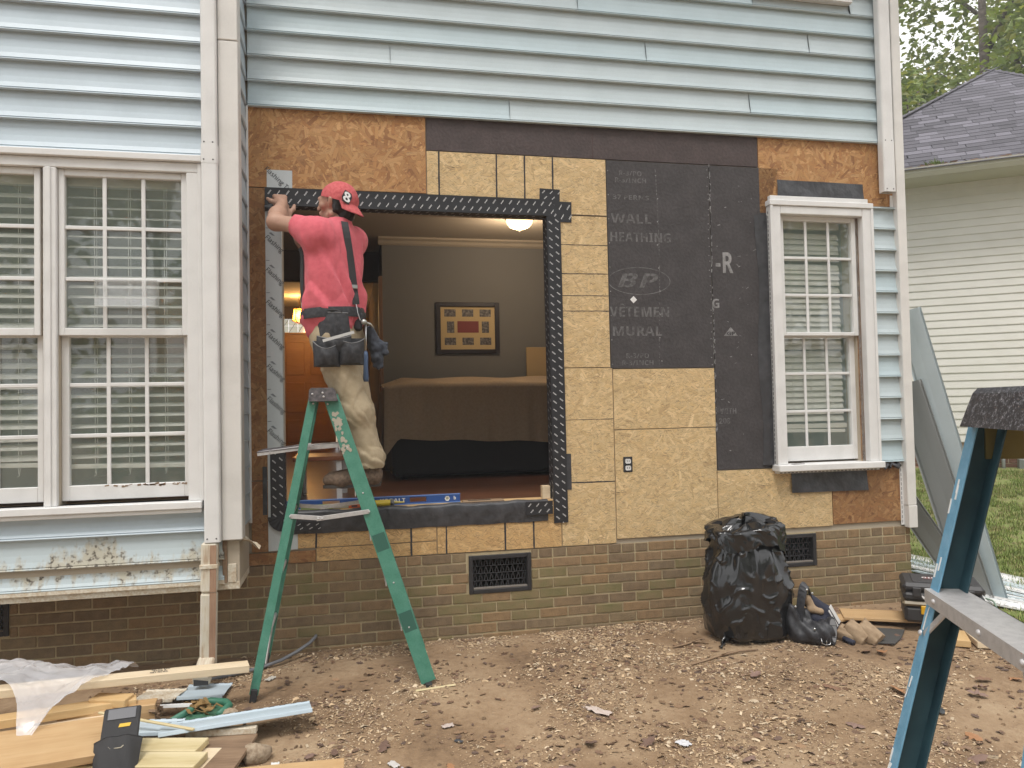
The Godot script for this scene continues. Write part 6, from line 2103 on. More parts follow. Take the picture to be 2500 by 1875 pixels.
# ---------- tapes round the opening ----------
func tape_tex() -> ImageTexture:
	var n := 192
	var im := Image.create(n, n, false, Image.FORMAT_RGB8)
	im.fill(lin(0.02, 0.02, 0.024))
	var ink := lin(0.75, 0.75, 0.75)
	for row in 2:
		for c in 2:
			var cx := n * (0.25 + 0.5 * c + (0.14 if row else 0.0))
			var cy := n * (0.27 + 0.46 * row)
			var ca := cos(-0.95)
			var sa := sin(-0.95)
			for dy in range(-34, 35):
				for dx in range(-34, 35):
					var u := dx * ca + dy * sa
					var v := -dx * sa + dy * ca
					var on := false
					if c == 0:
						on = absf(u) < 26 and absf(v) < 6.5 and not (absf(u) < 22 and absf(v) < 3.6) or (absf(u) < 18 and absf(v) < 1.2)
					else:
						on = (absf(v + 2.5) < 2.2 and u > -16 and u < 27) or (absf(v - 3.5) < 1.8 and u > -8 and u < 18) or (Vector2(u + 22, v).length() < 6 and Vector2(u + 22, v).length() > 2)
					if on: im.set_pixel(posmod(int(cx + dx), n), posmod(int(cy + dy), n), ink)
	return ImageTexture.create_from_image(im)


func tape_strip(parent: Node, called: String, m: Material, a: Vector2, b: Vector2, w: float, z: float, fold := 0.0, wob := 0.0015) -> void:
	# strip from a to b, its width to the left of the direction; fold: metres turned into the opening
	var k := MB.new()
	var d := (b - a)
	var L := d.length()
	d /= L
	var nn := Vector2(-d.y, d.x)
	var n := maxi(2, int(L / 0.05))
	var rows := []
	for i in n + 1:
		var s := L * i / n
		var p := a + d * s
		var r := []
		if fold != 0.0: r.append([Vector3(p.x - nn.x * 0.003, p.y - nn.y * 0.003, z - absf(fold)), -absf(fold) / w])
		for j in 4:
			var v := j / 3.0
			var q := p + nn * w * v
			r.append([Vector3(q.x, q.y, z + wob * (0.5 + 0.5 * sin(s * 31.0 + v * 4.0)) + (wob if j == 3 else 0.0)), v])
		rows.append([s, r])
	for i in n:
		for j in (rows[i][1] as Array).size() - 1:
			var p00: Array = rows[i][1][j]
			var p10: Array = rows[i + 1][1][j]
			var p11: Array = rows[i + 1][1][j + 1]
			var p01: Array = rows[i][1][j + 1]
			var u0: float = rows[i][0] / 0.112
			var u1: float = rows[i + 1][0] / 0.112
			k.quad(p00[0], p10[0], p11[0], p01[0], Vector2(u0, 1.0 - p00[1]), Vector2(u1, 1.0 - p10[1]), Vector2(u1, 1.0 - p11[1]), Vector2(u0, 1.0 - p01[1]))
	obj(called, k.done(), m, parent)


func build_tapes() -> void:
	var bt := StandardMaterial3D.new()
	bt.albedo_texture = tape_tex()
	bt.roughness = 0.45
	var t := thing("flashing_tape", "black logo-printed tape along the top edge of the opening", "tape")
	tape_strip(t, "strip", bt, Vector2(-0.503, 2.834), Vector2(1.40, 2.824), 0.113, 0.006, 0.09)
	tape_strip(t, "corner_patch", bt, Vector2(1.298, 2.93), Vector2(1.442, 2.925), 0.084, 0.003)
	tape_strip(t, "corner_patch", bt, Vector2(1.36, 2.786), Vector2(1.523, 2.783), 0.142, 0.0042)
	var fl := MB.new(true)
	var rows := []
	for i in 6:
		var r := []
		for j in 6:
			r.append(Vector3(-0.503 + i * 0.013, 2.834 - j * 0.009 + 0.002 * i, 0.008 + 0.02 * sin(j * 0.5) + 0.006 * sin(i + j)))
		rows.append(r)
	fl.sheet(rows)
	obj("loose_end", fl.done(), M.tape_back, t)
	t = thing("flashing_tape", "black logo-printed tape down the right side of the opening", "tape")
	tape_strip(t, "strip", bt, Vector2(1.345, 2.82), Vector2(1.352, 0.725), 0.098, 0.008, 0.1)
	tape_strip(t, "corner_patch", bt, Vector2(1.152, 0.79), Vector2(1.34, 0.79), 0.089, 0.021)
	t = thing("flashing_tape", "short black logo-printed tape at the opening's lower left corner", "tape")
	tape_strip(t, "strip", bt, Vector2(-0.400, 0.84), Vector2(-0.400, 1.27), 0.088, 0.007, 0.08)
	var fan := MB.new()
	var c := Vector2(-0.41, 0.86)
	for i in 9:
		var a0 := PI + i * PI / 18.0
		var a1 := PI + (i + 1) * PI / 18.0
		var p0 := c + Vector2(cos(a0), sin(a0)) * 0.095
		var p1 := c + Vector2(cos(a1), sin(a1)) * 0.095
		fan.tri(Vector3(c.x, c.y, 0.012), Vector3(p0.x, p0.y, 0.016 + 0.004 * (i % 2)), Vector3(p1.x, p1.y, 0.016 + 0.004 * ((i + 1) % 2)))
	obj("stretched_corner", fan.done(), M.tape_back, t)
	tape_strip(t, "corner_patch", bt, Vector2(-0.40, 0.768), Vector2(-0.185, 0.764), 0.052, 0.022)
	t = thing("flashing_tape", "pale printed flashing tape strip down the left side of the opening", "tape")
	tape_strip(t, "strip", M.tape_white, Vector2(-0.4075, 0.645), Vector2(-0.406, 2.83), 0.096, 0.0035, 0.03, 0.001)
	tape_strip(t, "upper_strip", M.tape_white, Vector2(-0.335, 2.83), Vector2(-0.333, 3.06), 0.156, 0.0032, 0.0, 0.001)
	tape_strip(t, "lower_strip", M.tape_white, Vector2(-0.326, 0.648), Vector2(-0.326, 0.745), 0.085, 0.0034, 0.0, 0.001)
	var ink := mat(Color(0.03, 0.034, 0.04), 0.7)
	var wing := mat(Color(0.2, 0.22, 0.24), 0.7)
	for y: float in [2.585, 2.378, 2.172, 1.968, 1.765, 1.56, 1.358]:
		text(t, "Flashing", 0.0275, ink, Transform3D(Basis(Vector3(0, 0, 1), -0.76), Vector3(-0.447, y, 0.0056)), "printed_word", "Droid Sans", 500)
		var sw := MB.new()
		sw.prism([Vector2(-0.482, y + 0.07), Vector2(-0.466, y + 0.074), Vector2(-0.444, y + 0.052), Vector2(-0.46, y + 0.054)], 0.0005, Transform3D(Basis(), Vector3(0, 0, 0.0052)))
		obj("printed_emblem", sw.done(), wing, t)
		obj("tick_mark", box_mesh(-0.5, y + 0.1, 0.0052, -0.478, y + 0.1025, 0.0057), ink, t)
	text(t, "Flashing Tap", 0.029, ink, Transform3D(Basis(Vector3(0, 0, 1), -0.76), Vector3(-0.415, 2.995, 0.0054)), "printed_word", "Droid Sans", 500)
	# sill membrane with a soft bulging top edge
	var sm := thing("sill_membrane", "dark grey membrane wrapped over the sill of the opening", "membrane")
	var k := MB.new(true)
	var pr := []
	for i in 49:
		var u := i / 48.0
		var x := lerpf(-0.36, 1.31, u)
		var w := 0.004 * sin(u * 23.0) + 0.003 * sin(u * 51.0 + 1)
		pr.append([Vector3(x, 0.886 + w * 0.4, -0.035), Vector3(x, 0.888 + w, -0.01), Vector3(x, 0.884 + w, 0.010), Vector3(x, 0.868 + w, 0.018), Vector3(x, 0.82, 0.012 + w * 0.6), Vector3(x, 0.77, 0.010 - w * 0.5), Vector3(x, 0.742 + 0.002 * sin(u * 40), 0.006)])
	pr.reverse()
	k.sheet(pr)
	obj("sheet", k.done(), M.membrane, sm)
	obj("end_strip", box_mesh(-0.535, 0.873, 0.0005, -0.508, 1.175, 0.003), M.membrane, sm)
	obj("end_strip", box_mesh(1.44, 0.945, 0.0005, 1.482, 1.19, 0.003), M.membrane, sm)
	# raw sill board
	struct("sill_board", box_mesh(-0.4, 0.872, -0.165, 1.37, 0.884, -0.014, 0.002), M.pine)


func build_sill_tools() -> void:
	var y := 0.885
	var lv := thing("spirit_level", "long blue spirit level lying on the sill of the opening", "level", Vector3(0.16, y, -0.1))
	var blue := mat(Color(0.022, 0.075, 0.27), 0.4)
	var k := MB.new()
	var hx := [[-0.565, -0.335], [-0.225, 0.228], [0.338, 0.565]]
	for h: Array in hx: k.bx(h[0], 0.006, -0.011, h[1], 0.052, 0.011)
	k.bx(-0.335, 0.006, -0.011, -0.225, 0.014, 0.011); k.bx(-0.335, 0.046, -0.011, -0.225, 0.052, 0.011)
	k.bx(0.228, 0.006, -0.011, 0.338, 0.014, 0.011); k.bx(0.228, 0.046, -0.011, 0.338, 0.052, 0.011)
	obj("body", k.done(), blue, lv)
	k = MB.new()
	k.bx(-0.567, 0.052, -0.0125, 0.567, 0.058, 0.0125, 0.001); k.bx(-0.567, 0.0, -0.0125, 0.567, 0.006, 0.0125, 0.001)
	obj("edge", k.done(), mat(Color(0.12, 0.22, 0.5), 0.35), lv)
	text(lv, "KOBALT", 0.028, M.white, Transform3D(Basis().scaled(Vector3(1.15, 1, 1)), Vector3(0.115, 0.029, 0.0115)))
	k = MB.new()
	k.lathe([Vector2(0.012, 0), Vector2(0.018, 0.003), Vector2(0.016, 0.003), Vector2(0.011, 0.001)], 6, Transform3D(Basis(Vector3(1, 0, 0), PI / 2), Vector3(0.478, 0.029, 0.011)))
	obj("vial_ring", k.done(), M.white, lv)
	k = MB.new()
	k.lathe([Vector2(0, 0.001), Vector2(0.012, 0.001)], 6, Transform3D(Basis(Vector3(1, 0, 0), PI / 2), Vector3(0.478, 0.029, 0.011)))
	obj("vial", k.done(), mat(Color(0.3, 0.3, 0.24), 0.3), lv)
	text(lv, "b", 0.022, M.white, Transform3D(Basis(), Vector3(0.528, 0.03, 0.0115)))
	var gl := thing("torpedo_level", "short worn green level lying before the blue level", "level", Vector3(-0.13, y, -0.06), 0.03)
	obj("body", box_mesh(-0.18, 0.0, -0.01, 0.18, 0.03, 0.01, 0.002), mat(Color(0.2, 0.25, 0.1), 0.6), gl)
	for x: float in [-0.03, 0.01]: obj("hole", box_mesh(x - 0.004, 0.011, 0.0095, x + 0.004, 0.019, 0.0108), M.black, gl)
	var kn := thing("utility_knife", "orange utility knife lying open on the sill", "knife", Vector3(0.02, y, -0.045), 0.05)
	var ok := mat(Color(0.5, 0.1, 0.03), 0.5)
	obj("handle", box_mesh(-0.03, 0.0, -0.009, 0.05, 0.024, 0.009, 0.004), ok, kn)
	obj("blade_slot", box_mesh(-0.012, 0.008, 0.0085, 0.026, 0.018, 0.0098), M.black, kn)
	obj("blade", box_mesh(-0.13, 0.004, -0.002, -0.03, 0.012, 0.002), M.steel, kn)
	var cg := thing("sealant_tube", "yellow sealant tube with a grey cap lying on the sill", "tube", Vector3(0.20, y + 0.023, -0.045), 0.02)
	var tk := MB.new(true)
	tk.tube([Vector3(-0.12, 0, 0), Vector3(0.06, 0, 0)], 0.021, 14)
	obj("barrel", tk.done(), mat(Color(0.55, 0.4, 0.03), 0.45), cg)
	tk = MB.new(true)
	tk.tube([Vector3(0.058, 0, 0), Vector3(0.082, 0, 0)], 0.0225, 14)
	obj("cap", tk.done(), mat(Color(0.13, 0.13, 0.13), 0.5), cg)
	tk = MB.new(true)
	tk.tube([Vector3(0.082, 0, 0), Vector3(0.15, 0.0, 0)], [0.009, 0.004], 8)
	obj("nozzle", tk.done(), mat(Color(0.6, 0.5, 0.12), 0.5), cg)
	var rg := thing("floor_register", "flat tan floor register with dark slots on the sill edge", "vent", Vector3(0.88, y, -0.085), -0.02)
	obj("plate", box_mesh(-0.14, 0, -0.05, 0.14, 0.008, 0.05, 0.002), mat(Color(0.3, 0.2, 0.12), 0.5), rg)
	for i in 12: obj("slot", box_mesh(-0.1 + i * 0.013, 0.0078, -0.03, -0.092 + i * 0.013, 0.0092, 0.03), M.black, rg)
	var wb := thing("wood_block", "small pine block standing at the right end of the sill", "block", Vector3(1.318, y, -0.07))
	obj("block", box_mesh(-0.03, 0, -0.03, 0.025, 0.088, 0.025, 0.002), M.pine_pale, wb)


# ---------- things lying about the yard ----------
func gpt(x: float, z: float, up := 0.0) -> Vector3:
	return Vector3(x, ground_y(x, z) + up, z)


func board(called: String, label: String, cat: String, a: Vector3, b: Vector3, w: float, h: float, m: Material, group := "", roll := 0.0) -> Node3D:
	# a board from a to b, node at its base
	var n := thing(called, label, cat, (a + b) * 0.5 - Vector3(0, h * 0.5, 0), 0.0, group)
	var k := MB.new()
	var d := (b - a) * 0.5
	var up := Vector3.UP.rotated(d.normalized(), roll)
	k.bar(-d + Vector3(0, h * 0.5, 0), d + Vector3(0, h * 0.5, 0), w, h, 0.0025, up)
	obj("plank", k.done(), m, n)
	return n


func vinyl_strip(called: String, label: String, a: Vector3, b: Vector3, w: float, m: Material, tilt := 0.0, group := "", bow := 0.0) -> Node3D:
	# a stripped siding board: face, nail hem at one edge, rolled lip at the other
	var n := thing(called, label, "siding", a.lerp(b, 0.5), 0.0, group)
	var d := (b - a)
	var x := d.normalized()
	var up := Vector3.UP.rotated(x, tilt)
	var zz := x.cross(up).normalized()
	var y := zz.cross(x)
	var prof := [Vector2(-0.5 * w, 0.0), Vector2(-0.48 * w, 0.012), Vector2(-0.43 * w, 0.015), Vector2(-0.40 * w, 0.004), Vector2(0.0, 0.008), Vector2(0.38 * w, 0.003), Vector2(0.42 * w, 0.009), Vector2(0.47 * w, 0.009), Vector2(0.5 * w, 0.0)]
	var rows := []
	for i in 13:
		var t := i / 12.0
		var c := a.lerp(b, t) - n.position + Vector3(0, bow * sin(t * PI), 0)
		var r := []
		for p: Vector2 in prof: r.append(c + zz * p.x + y * p.y)
		rows.append(r)
	var k := MB.new()
	k.sheet(rows)
	for i in rows.size():
		for j in (rows[i] as Array).size(): rows[i][j] -= y * 0.0018
	rows.reverse()
	k.sheet(rows)
	obj("face", k.done(), m, n)
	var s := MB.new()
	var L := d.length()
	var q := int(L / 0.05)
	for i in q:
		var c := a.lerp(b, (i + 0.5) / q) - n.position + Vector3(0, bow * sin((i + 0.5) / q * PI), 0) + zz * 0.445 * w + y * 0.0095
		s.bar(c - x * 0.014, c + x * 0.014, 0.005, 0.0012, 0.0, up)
	obj("nail_slot_shade", s.done(), M.hole_shade, n).set_meta("kind", "stuff")  # dark bars drawn for the shade in the nail holes
	return n


func build_bag() -> void:
	var b := thing("trash_bag", "full black plastic trash bag standing against the brick base", "bag", Vector3(2.50, 0.0, 0.47))
	var m := mat(Color(0.012, 0.012, 0.013), 0.16)
	m.metallic_specular = 0.6
	var n1 := noise(1.3, 131, 2)
	var n2 := noise(2.6, 132, 2)
	var k := MB.new(true)
	var rows := []
	for i in 181:
		var a := TAU * i / 180.0
		var r := []
		for j in 151:
			var t := j / 150.0
			var y := minf(t / 0.9, 1.0) * 0.70
			var prof := 0.235 + 0.055 * sin(clampf(t * 1.1 + 0.12, 0, 1) * PI) - 0.035 * smoothstep(0.55, 0.9, t)
			if t < 0.05: prof *= 0.72 + 0.28 * sqrt(t / 0.05)
			var p := Vector3(cos(a), y * 3.2, sin(a))
			var v := n1.get_noise_3d(p.x * 0.9, p.y * 0.5, p.z * 0.9) * 0.05
			# long pleats: sharp crests along warped slanting lines
			var w1 := y * 3.6 + 0.8 * cos(a - 0.9) + 0.9 * n2.get_noise_3d(p.x * 0.5, p.y * 0.35, p.z * 0.5)
			var w2 := y * 2.8 - 1.2 * cos(a - 1.9) + 1.1 * n2.get_noise_3d(p.x * 0.5 + 5.0, p.y * 0.3, p.z * 0.5)
			var mask := clampf(0.5 + 1.6 * n2.get_noise_3d(p.x * 0.8 + 9.0, p.y * 0.6, p.z * 0.8), 0.0, 1.0)
			v += 0.02 * pow(1.0 - absf(sin(w1 * PI)), 4.0) * mask
			v += 0.018 * pow(1.0 - absf(sin(w2 * PI)), 4.0) * (1.0 - mask)
			v += 0.0025 * n2.get_noise_3d(p.x * 3.0, p.y * 1.0, p.z * 3.0)
			var rad := prof + v
			var yy := y + 0.004
			if t > 0.9:   # top gathered inwards under the folded mouth
				var q := (t - 0.9) / 0.1
				rad *= 1.0 - q * 0.93
				yy += 0.05 * sin(q * PI * 0.6) + 0.014 * sin(a * 6.0 + q * 4.0)
			var bx4 := pow(pow(absf(cos(a)), 4.0) + pow(absf(sin(a)), 4.0), -0.125)
			r.append(Vector3(cos(a) * bx4 * rad * 0.94, yy + 0.035 * sin(a + 2.2) * smoothstep(0.6, 0.9, t), sin(a) * bx4 * rad * 0.74))
		rows.append(r)
	rows.reverse()
	k.sheet(rows)
	obj("sack", k.done(), m, b)
	# the mouth folded outward and down as a loose cuff
	var f := MB.new(true)
	rows = []
	for i in 121:
		var a := TAU * i / 120.0
		var r := []
		var lift := 0.035 * sin(a + 2.2)
		for j in 15:
			var t := j / 14.0
			var hang := 0.15 + 0.07 * sin(a * 1.0 + 2.0) + 0.035 * sin(a * 3.0 + 1.0)
			var rad := lerpf(0.15, 0.245, sqrt(minf(t * 2.0, 1.0))) + 0.012 * sin(a * 9.0 + t * 4.0) + 0.016 * n2.get_noise_2d(a * 2.0, t * 2.0) + 0.012 * t
			var yy := 0.735 + 0.018 * sin(t * PI) - t * t * hang + 0.008 * sin(a * 13.0) * t
			var bx4 := pow(pow(absf(cos(a)), 4.0) + pow(absf(sin(a)), 4.0), -0.125)
			r.append(Vector3(cos(a) * bx4 * rad * 0.94, yy + lift, sin(a) * bx4 * rad * 0.77))
		rows.append(r)
	rows.reverse()
	f.sheet(rows)
	obj("folded_mouth", f.done(), m, b)
	var cn := MB.new(true)
	rows = []
	for i in 9:
		var r := []
		for j in 9:
			r.append(Vector3(-0.17 - 0.013 * i, 0.11 * (1 - i / 8.0) * j / 8.0 + 0.004, 0.06 + 0.015 * sin(j * 1.2) + 0.013 * i + 0.01 * sin(i * 2.0)))
		rows.append(r)
	cn.sheet(rows)
	obj("bottom_corner", cn.done(), m, b)


func build_ground_belt() -> void:
	var g := thing("tool_pouch_rig", "black and tan leather tool belt dropped in a heap beside the trash bag", "tool belt", Vector3(2.93, 0.0, 0.72))
	var o := -g.position
	var blk := textured(ramp([grey(noise(0.05, 134, 4), 128, 128)], [1.0], [Color(0.014, 0.014, 0.017), Color(0.024, 0.024, 0.028), Color(0.045, 0.045, 0.05)], 0.8), 0.5, 6.0)
	var navy := mat(Color(0.02, 0.022, 0.04), 0.8)
	var tan := textured(ramp([grey(noise(0.05, 135, 4), 128, 128), grey(noise(0.3, 136, 2), 128, 128)], [0.65, 0.35], [Color(0.22, 0.15, 0.085), Color(0.32, 0.225, 0.14), Color(0.38, 0.28, 0.18)], 0.8), 0.8, 5.0)
	var greyp := mat(Color(0.2, 0.2, 0.205), 0.7)
	# belt loop standing up in an arch
	var pts := []
	var nr := []
	for i in 15:
		var t := i / 14.0
		pts.append(Vector3(2.74 + 0.13 * t, 0.10 + 0.25 * sin(t * PI * 0.86), 0.68 - 0.05 * t) + o)
		nr.append(Vector3(-cos(t * PI), sin(t * PI) * 0.6, 0.3).normalized())
	var k := MB.new()
	strip(k, pts, nr, 0.055, 0.006)
	obj("belt_loop", k.done(), blk, g)
	k = MB.new(true)
	net(k, [[Vector3(2.80, 0.06, 0.70), Vector3(2.86, 0.07, 0.74), 0.07, 0.075], [Vector3(2.74, 0.05, 0.66), Vector3(2.72, 0.2, 0.64), 0.055, 0.035], [Vector3(2.86, 0.05, 0.73), Vector3(2.93, 0.10, 0.70), 0.06, 0.05], [Vector3(2.78, 0.1, 0.66), Vector3(2.82, 0.18, 0.65), 0.05, 0.03]], 0.008, 0.03, func(p: Vector3) -> float: return 0.006 * sin(p.x * 90.0 + p.y * 40.0))
	obj("black_pouch", k.done(), blk, g, Transform3D(Basis(), o))
	k = MB.new(true)
	net(k, [[Vector3(2.86, 0.24, 0.62), Vector3(2.97, 0.15, 0.63), 0.045, 0.05], [Vector3(2.97, 0.15, 0.63), Vector3(3.0, 0.06, 0.66), 0.05, 0.05], [Vector3(2.88, 0.14, 0.64), Vector3(2.94, 0.08, 0.68), 0.05, 0.05]], 0.008, 0.03)
	obj("padded_belt", k.done(), navy, g, Transform3D(Basis(), o))
	k = MB.new(true)
	net(k, [[Vector3(2.84, 0.20, 0.66), Vector3(2.90, 0.185, 0.68), 0.022, 0.02], [Vector3(2.83, 0.26, 0.64), Vector3(2.86, 0.2, 0.655), 0.03, 0.022]], 0.006, 0.015)
	obj("tan_lining", k.done(), tan, g, Transform3D(Basis(), o))
	# knee-pad shaped holster with grey face
	k = MB.new()
	var ov := []
	for i in 22:
		var a := TAU * i / 22.0
		ov.append(Vector2(cos(a) * (0.034 + 0.008 * sin(a)), sin(a) * 0.085))
	var kt := Transform3D(Basis(Vector3.UP, 0.25) * Basis(Vector3(0, 0, 1), -0.22) * Basis(Vector3(1, 0, 0), -0.25), Vector3(2.905, 0.088, 0.765) + o)
	k.prism(ov, 0.02, kt)
	obj("holster", k.done(), blk, g)
	k = MB.new()
	var ov2 := []
	for v: Vector2 in ov: ov2.append(v * 0.82)
	k.prism(ov2, 0.004, kt * Transform3D(Basis(), Vector3(0, 0, 0.0205)))
	obj("holster_pad", k.done(), greyp, g)
	k = MB.new()
	for y: float in [0.03, -0.04]: k.box(kt * Transform3D(Basis(), Vector3(0, y, 0.0246)), Vector3(0.06, 0.004, 0.001))
	obj("pad_groove", k.done(), M.black, g)
	# speed square and rule
	k = MB.new()
	k.box(Transform3D(Basis(Vector3.UP, 0.2) * Basis(Vector3(0, 0, 1), -0.98) * Basis(Vector3(1, 0, 0), -0.2), Vector3(2.985, 0.165, 0.70) + o), Vector3(0.14, 0.026, 0.003))
	k.box(Transform3D(Basis(Vector3.UP, 0.2) * Basis(Vector3(0, 0, 1), -0.98) * Basis(Vector3(1, 0, 0), -0.2), Vector3(2.965, 0.145, 0.712) + o), Vector3(0.13, 0.012, 0.003))
	obj("folding_rule", k.done(), M.white, g)
	# tan pouches tipped over to the right
	var tm := MB.new(true)
	var pk := MB.new(true)
	pocket(pk, tm, Transform3D(Basis(Vector3.UP, 0.15) * Basis(Vector3(0, 0, 1), 0.55) * Basis(Vector3(1, 0, 0), -0.85), Vector3(3.12, 0.02, 0.80) + o), 0.12, 0.13, 0.13, 0.06, 0.0)
	pocket(pk, tm, Transform3D(Basis(Vector3.UP, 0.15) * Basis(Vector3(0, 0, 1), 0.55) * Basis(Vector3(1, 0, 0), -0.85), Vector3(3.19, 0.02, 0.83) + o), 0.13, 0.12, 0.14, 0.055, 0.01)
	pocket(pk, tm, Transform3D(Basis(Vector3.UP, 0.1) * Basis(Vector3(0, 0, 1), 0.9) * Basis(Vector3(1, 0, 0), -0.9), Vector3(3.08, 0.015, 0.78) + o), 0.1, 0.11, 0.12, 0.045, 0.0)
	obj("tan_pouch", pk.done(), tan, g)
	obj("pouch_rim", tm.done(), tinted(tan, Color(0.8, 0.75, 0.7)), g)
	k = MB.new(true)
	k.tube([Vector3(3.0, 0.03, 0.76) + o, Vector3(3.02, 0.022, 0.83) + o], 0.017, 10)
	obj("tool_grip", k.done(), navy, g)
	k = MB.new(true)
	k.tube([Vector3(2.815, 0.06, 0.80) + o, Vector3(2.818, 0.03, 0.805) + o, Vector3(2.84, 0.018, 0.81) + o, Vector3(2.87, 0.02, 0.81) + o, Vector3(2.872, 0.035, 0.81) + o], 0.004, 6)
	k.tube([Vector3(2.845, 0.02, 0.812) + o, Vector3(2.846, 0.055, 0.808) + o], 0.003, 6)
	obj("buckle", k.done(), M.steel, g)
	rivets(g, [Vector3(2.72, 0.23, 0.685) + o, Vector3(2.80, 0.33, 0.69) + o, Vector3(2.85, 0.30, 0.67) + o, Vector3(2.79, 0.11, 0.775) + o], Vector3(-0.2, 0.2, 0.9), 0.008, M.steel)
	var mt := thing("slate_mat", "ragged dark grey roofing scrap lying under the tan pouch", "scrap", Vector3(3.32, 0.01, 0.72))
	k = MB.new()
	k.prism([Vector2(-0.16, -0.12), Vector2(-0.06, -0.17), Vector2(0.06, -0.08), Vector2(0.2, 0.06), Vector2(0.05, 0.15), Vector2(-0.12, 0.1)], 0.006, Transform3D(Basis(Vector3(1, 0, 0), -PI / 2), Vector3.ZERO))
	obj("sheet", k.done(), mat(Color(0.06, 0.058, 0.055), 0.9), mt)


func build_tool_cases() -> void:
	var t := thing("tool_case", "black hard tool case lying on top of the yellow-latched organizer", "case", Vector3(3.80, 0.205, 0.66), -0.62)
	var blk := mat(Color(0.032, 0.031, 0.033), 0.5)
	obj("lower_shell", box_mesh(-0.23, 0.0, -0.17, 0.23, 0.058, 0.17, 0.018), blk, t)
	obj("lid", box_mesh(-0.232, 0.06, -0.172, 0.232, 0.115, 0.172, 0.02), blk, t)
	obj("lid_panel", box_mesh(-0.17, 0.115, -0.12, 0.17, 0.119, 0.12, 0.002), mat(Color(0.045, 0.043, 0.045), 0.55), t)
	obj("badge", box_mesh(-0.10, 0.119, -0.035, 0.06, 0.121, 0.03, 0.001), mat(Color(0.12, 0.02, 0.02), 0.5), t)
	text(t, "RIDGID", 0.036, M.white, Transform3D(Basis(Vector3.UP, PI) * Basis(Vector3(1, 0, 0), -PI / 2), Vector3(-0.02, 0.1215, -0.004)))
	var hk := MB.new()
	hk.prism([Vector2(0, -0.014), Vector2(0.014, 0.004), Vector2(0.009, 0.011), Vector2(0, 0.004), Vector2(-0.009, 0.011), Vector2(-0.014, 0.004)], 0.001, Transform3D(Basis(), Vector3(-0.11, 0.03, 0.1705)))
	obj("printed_emblem", hk.done(), M.white, t)
	for i in 2: obj("printed_line", box_mesh(-0.05, 0.034 - i * 0.014, 0.1702, 0.015 - i * 0.01, 0.041 - i * 0.014, 0.1712), M.white, t)
	for x: float in [-0.15, 0.15]: obj("latch", box_mesh(x - 0.025, 0.03, 0.168, x + 0.025, 0.09, 0.18, 0.004), blk, t)
	obj("handle", box_mesh(0.232, 0.04, -0.06, 0.25, 0.075, 0.06, 0.006), mat(Color(0.12, 0.12, 0.12), 0.5), t)
	var c := thing("parts_organizer", "black organizer box with clear lid and yellow latch under the tool case", "case", Vector3(3.80, 0.065, 0.66), -0.62)
	obj("tray", box_mesh(-0.225, 0.0, -0.165, 0.225, 0.105, 0.165, 0.02), blk, c)
	obj("clear_lid", box_mesh(-0.235, 0.106, -0.175, 0.235, 0.137, 0.175, 0.014), mat(Color(0.2, 0.16, 0.1), 0.4), c)
	obj("yellow_latch", box_mesh(-0.13, 0.06, 0.165, -0.06, 0.115, 0.182, 0.004), mat(Color(0.6, 0.33, 0.01), 0.45), c)
	obj("yellow_latch", box_mesh(0.06, 0.06, 0.165, 0.13, 0.115, 0.182, 0.004), mat(Color(0.6, 0.33, 0.01), 0.45), c)


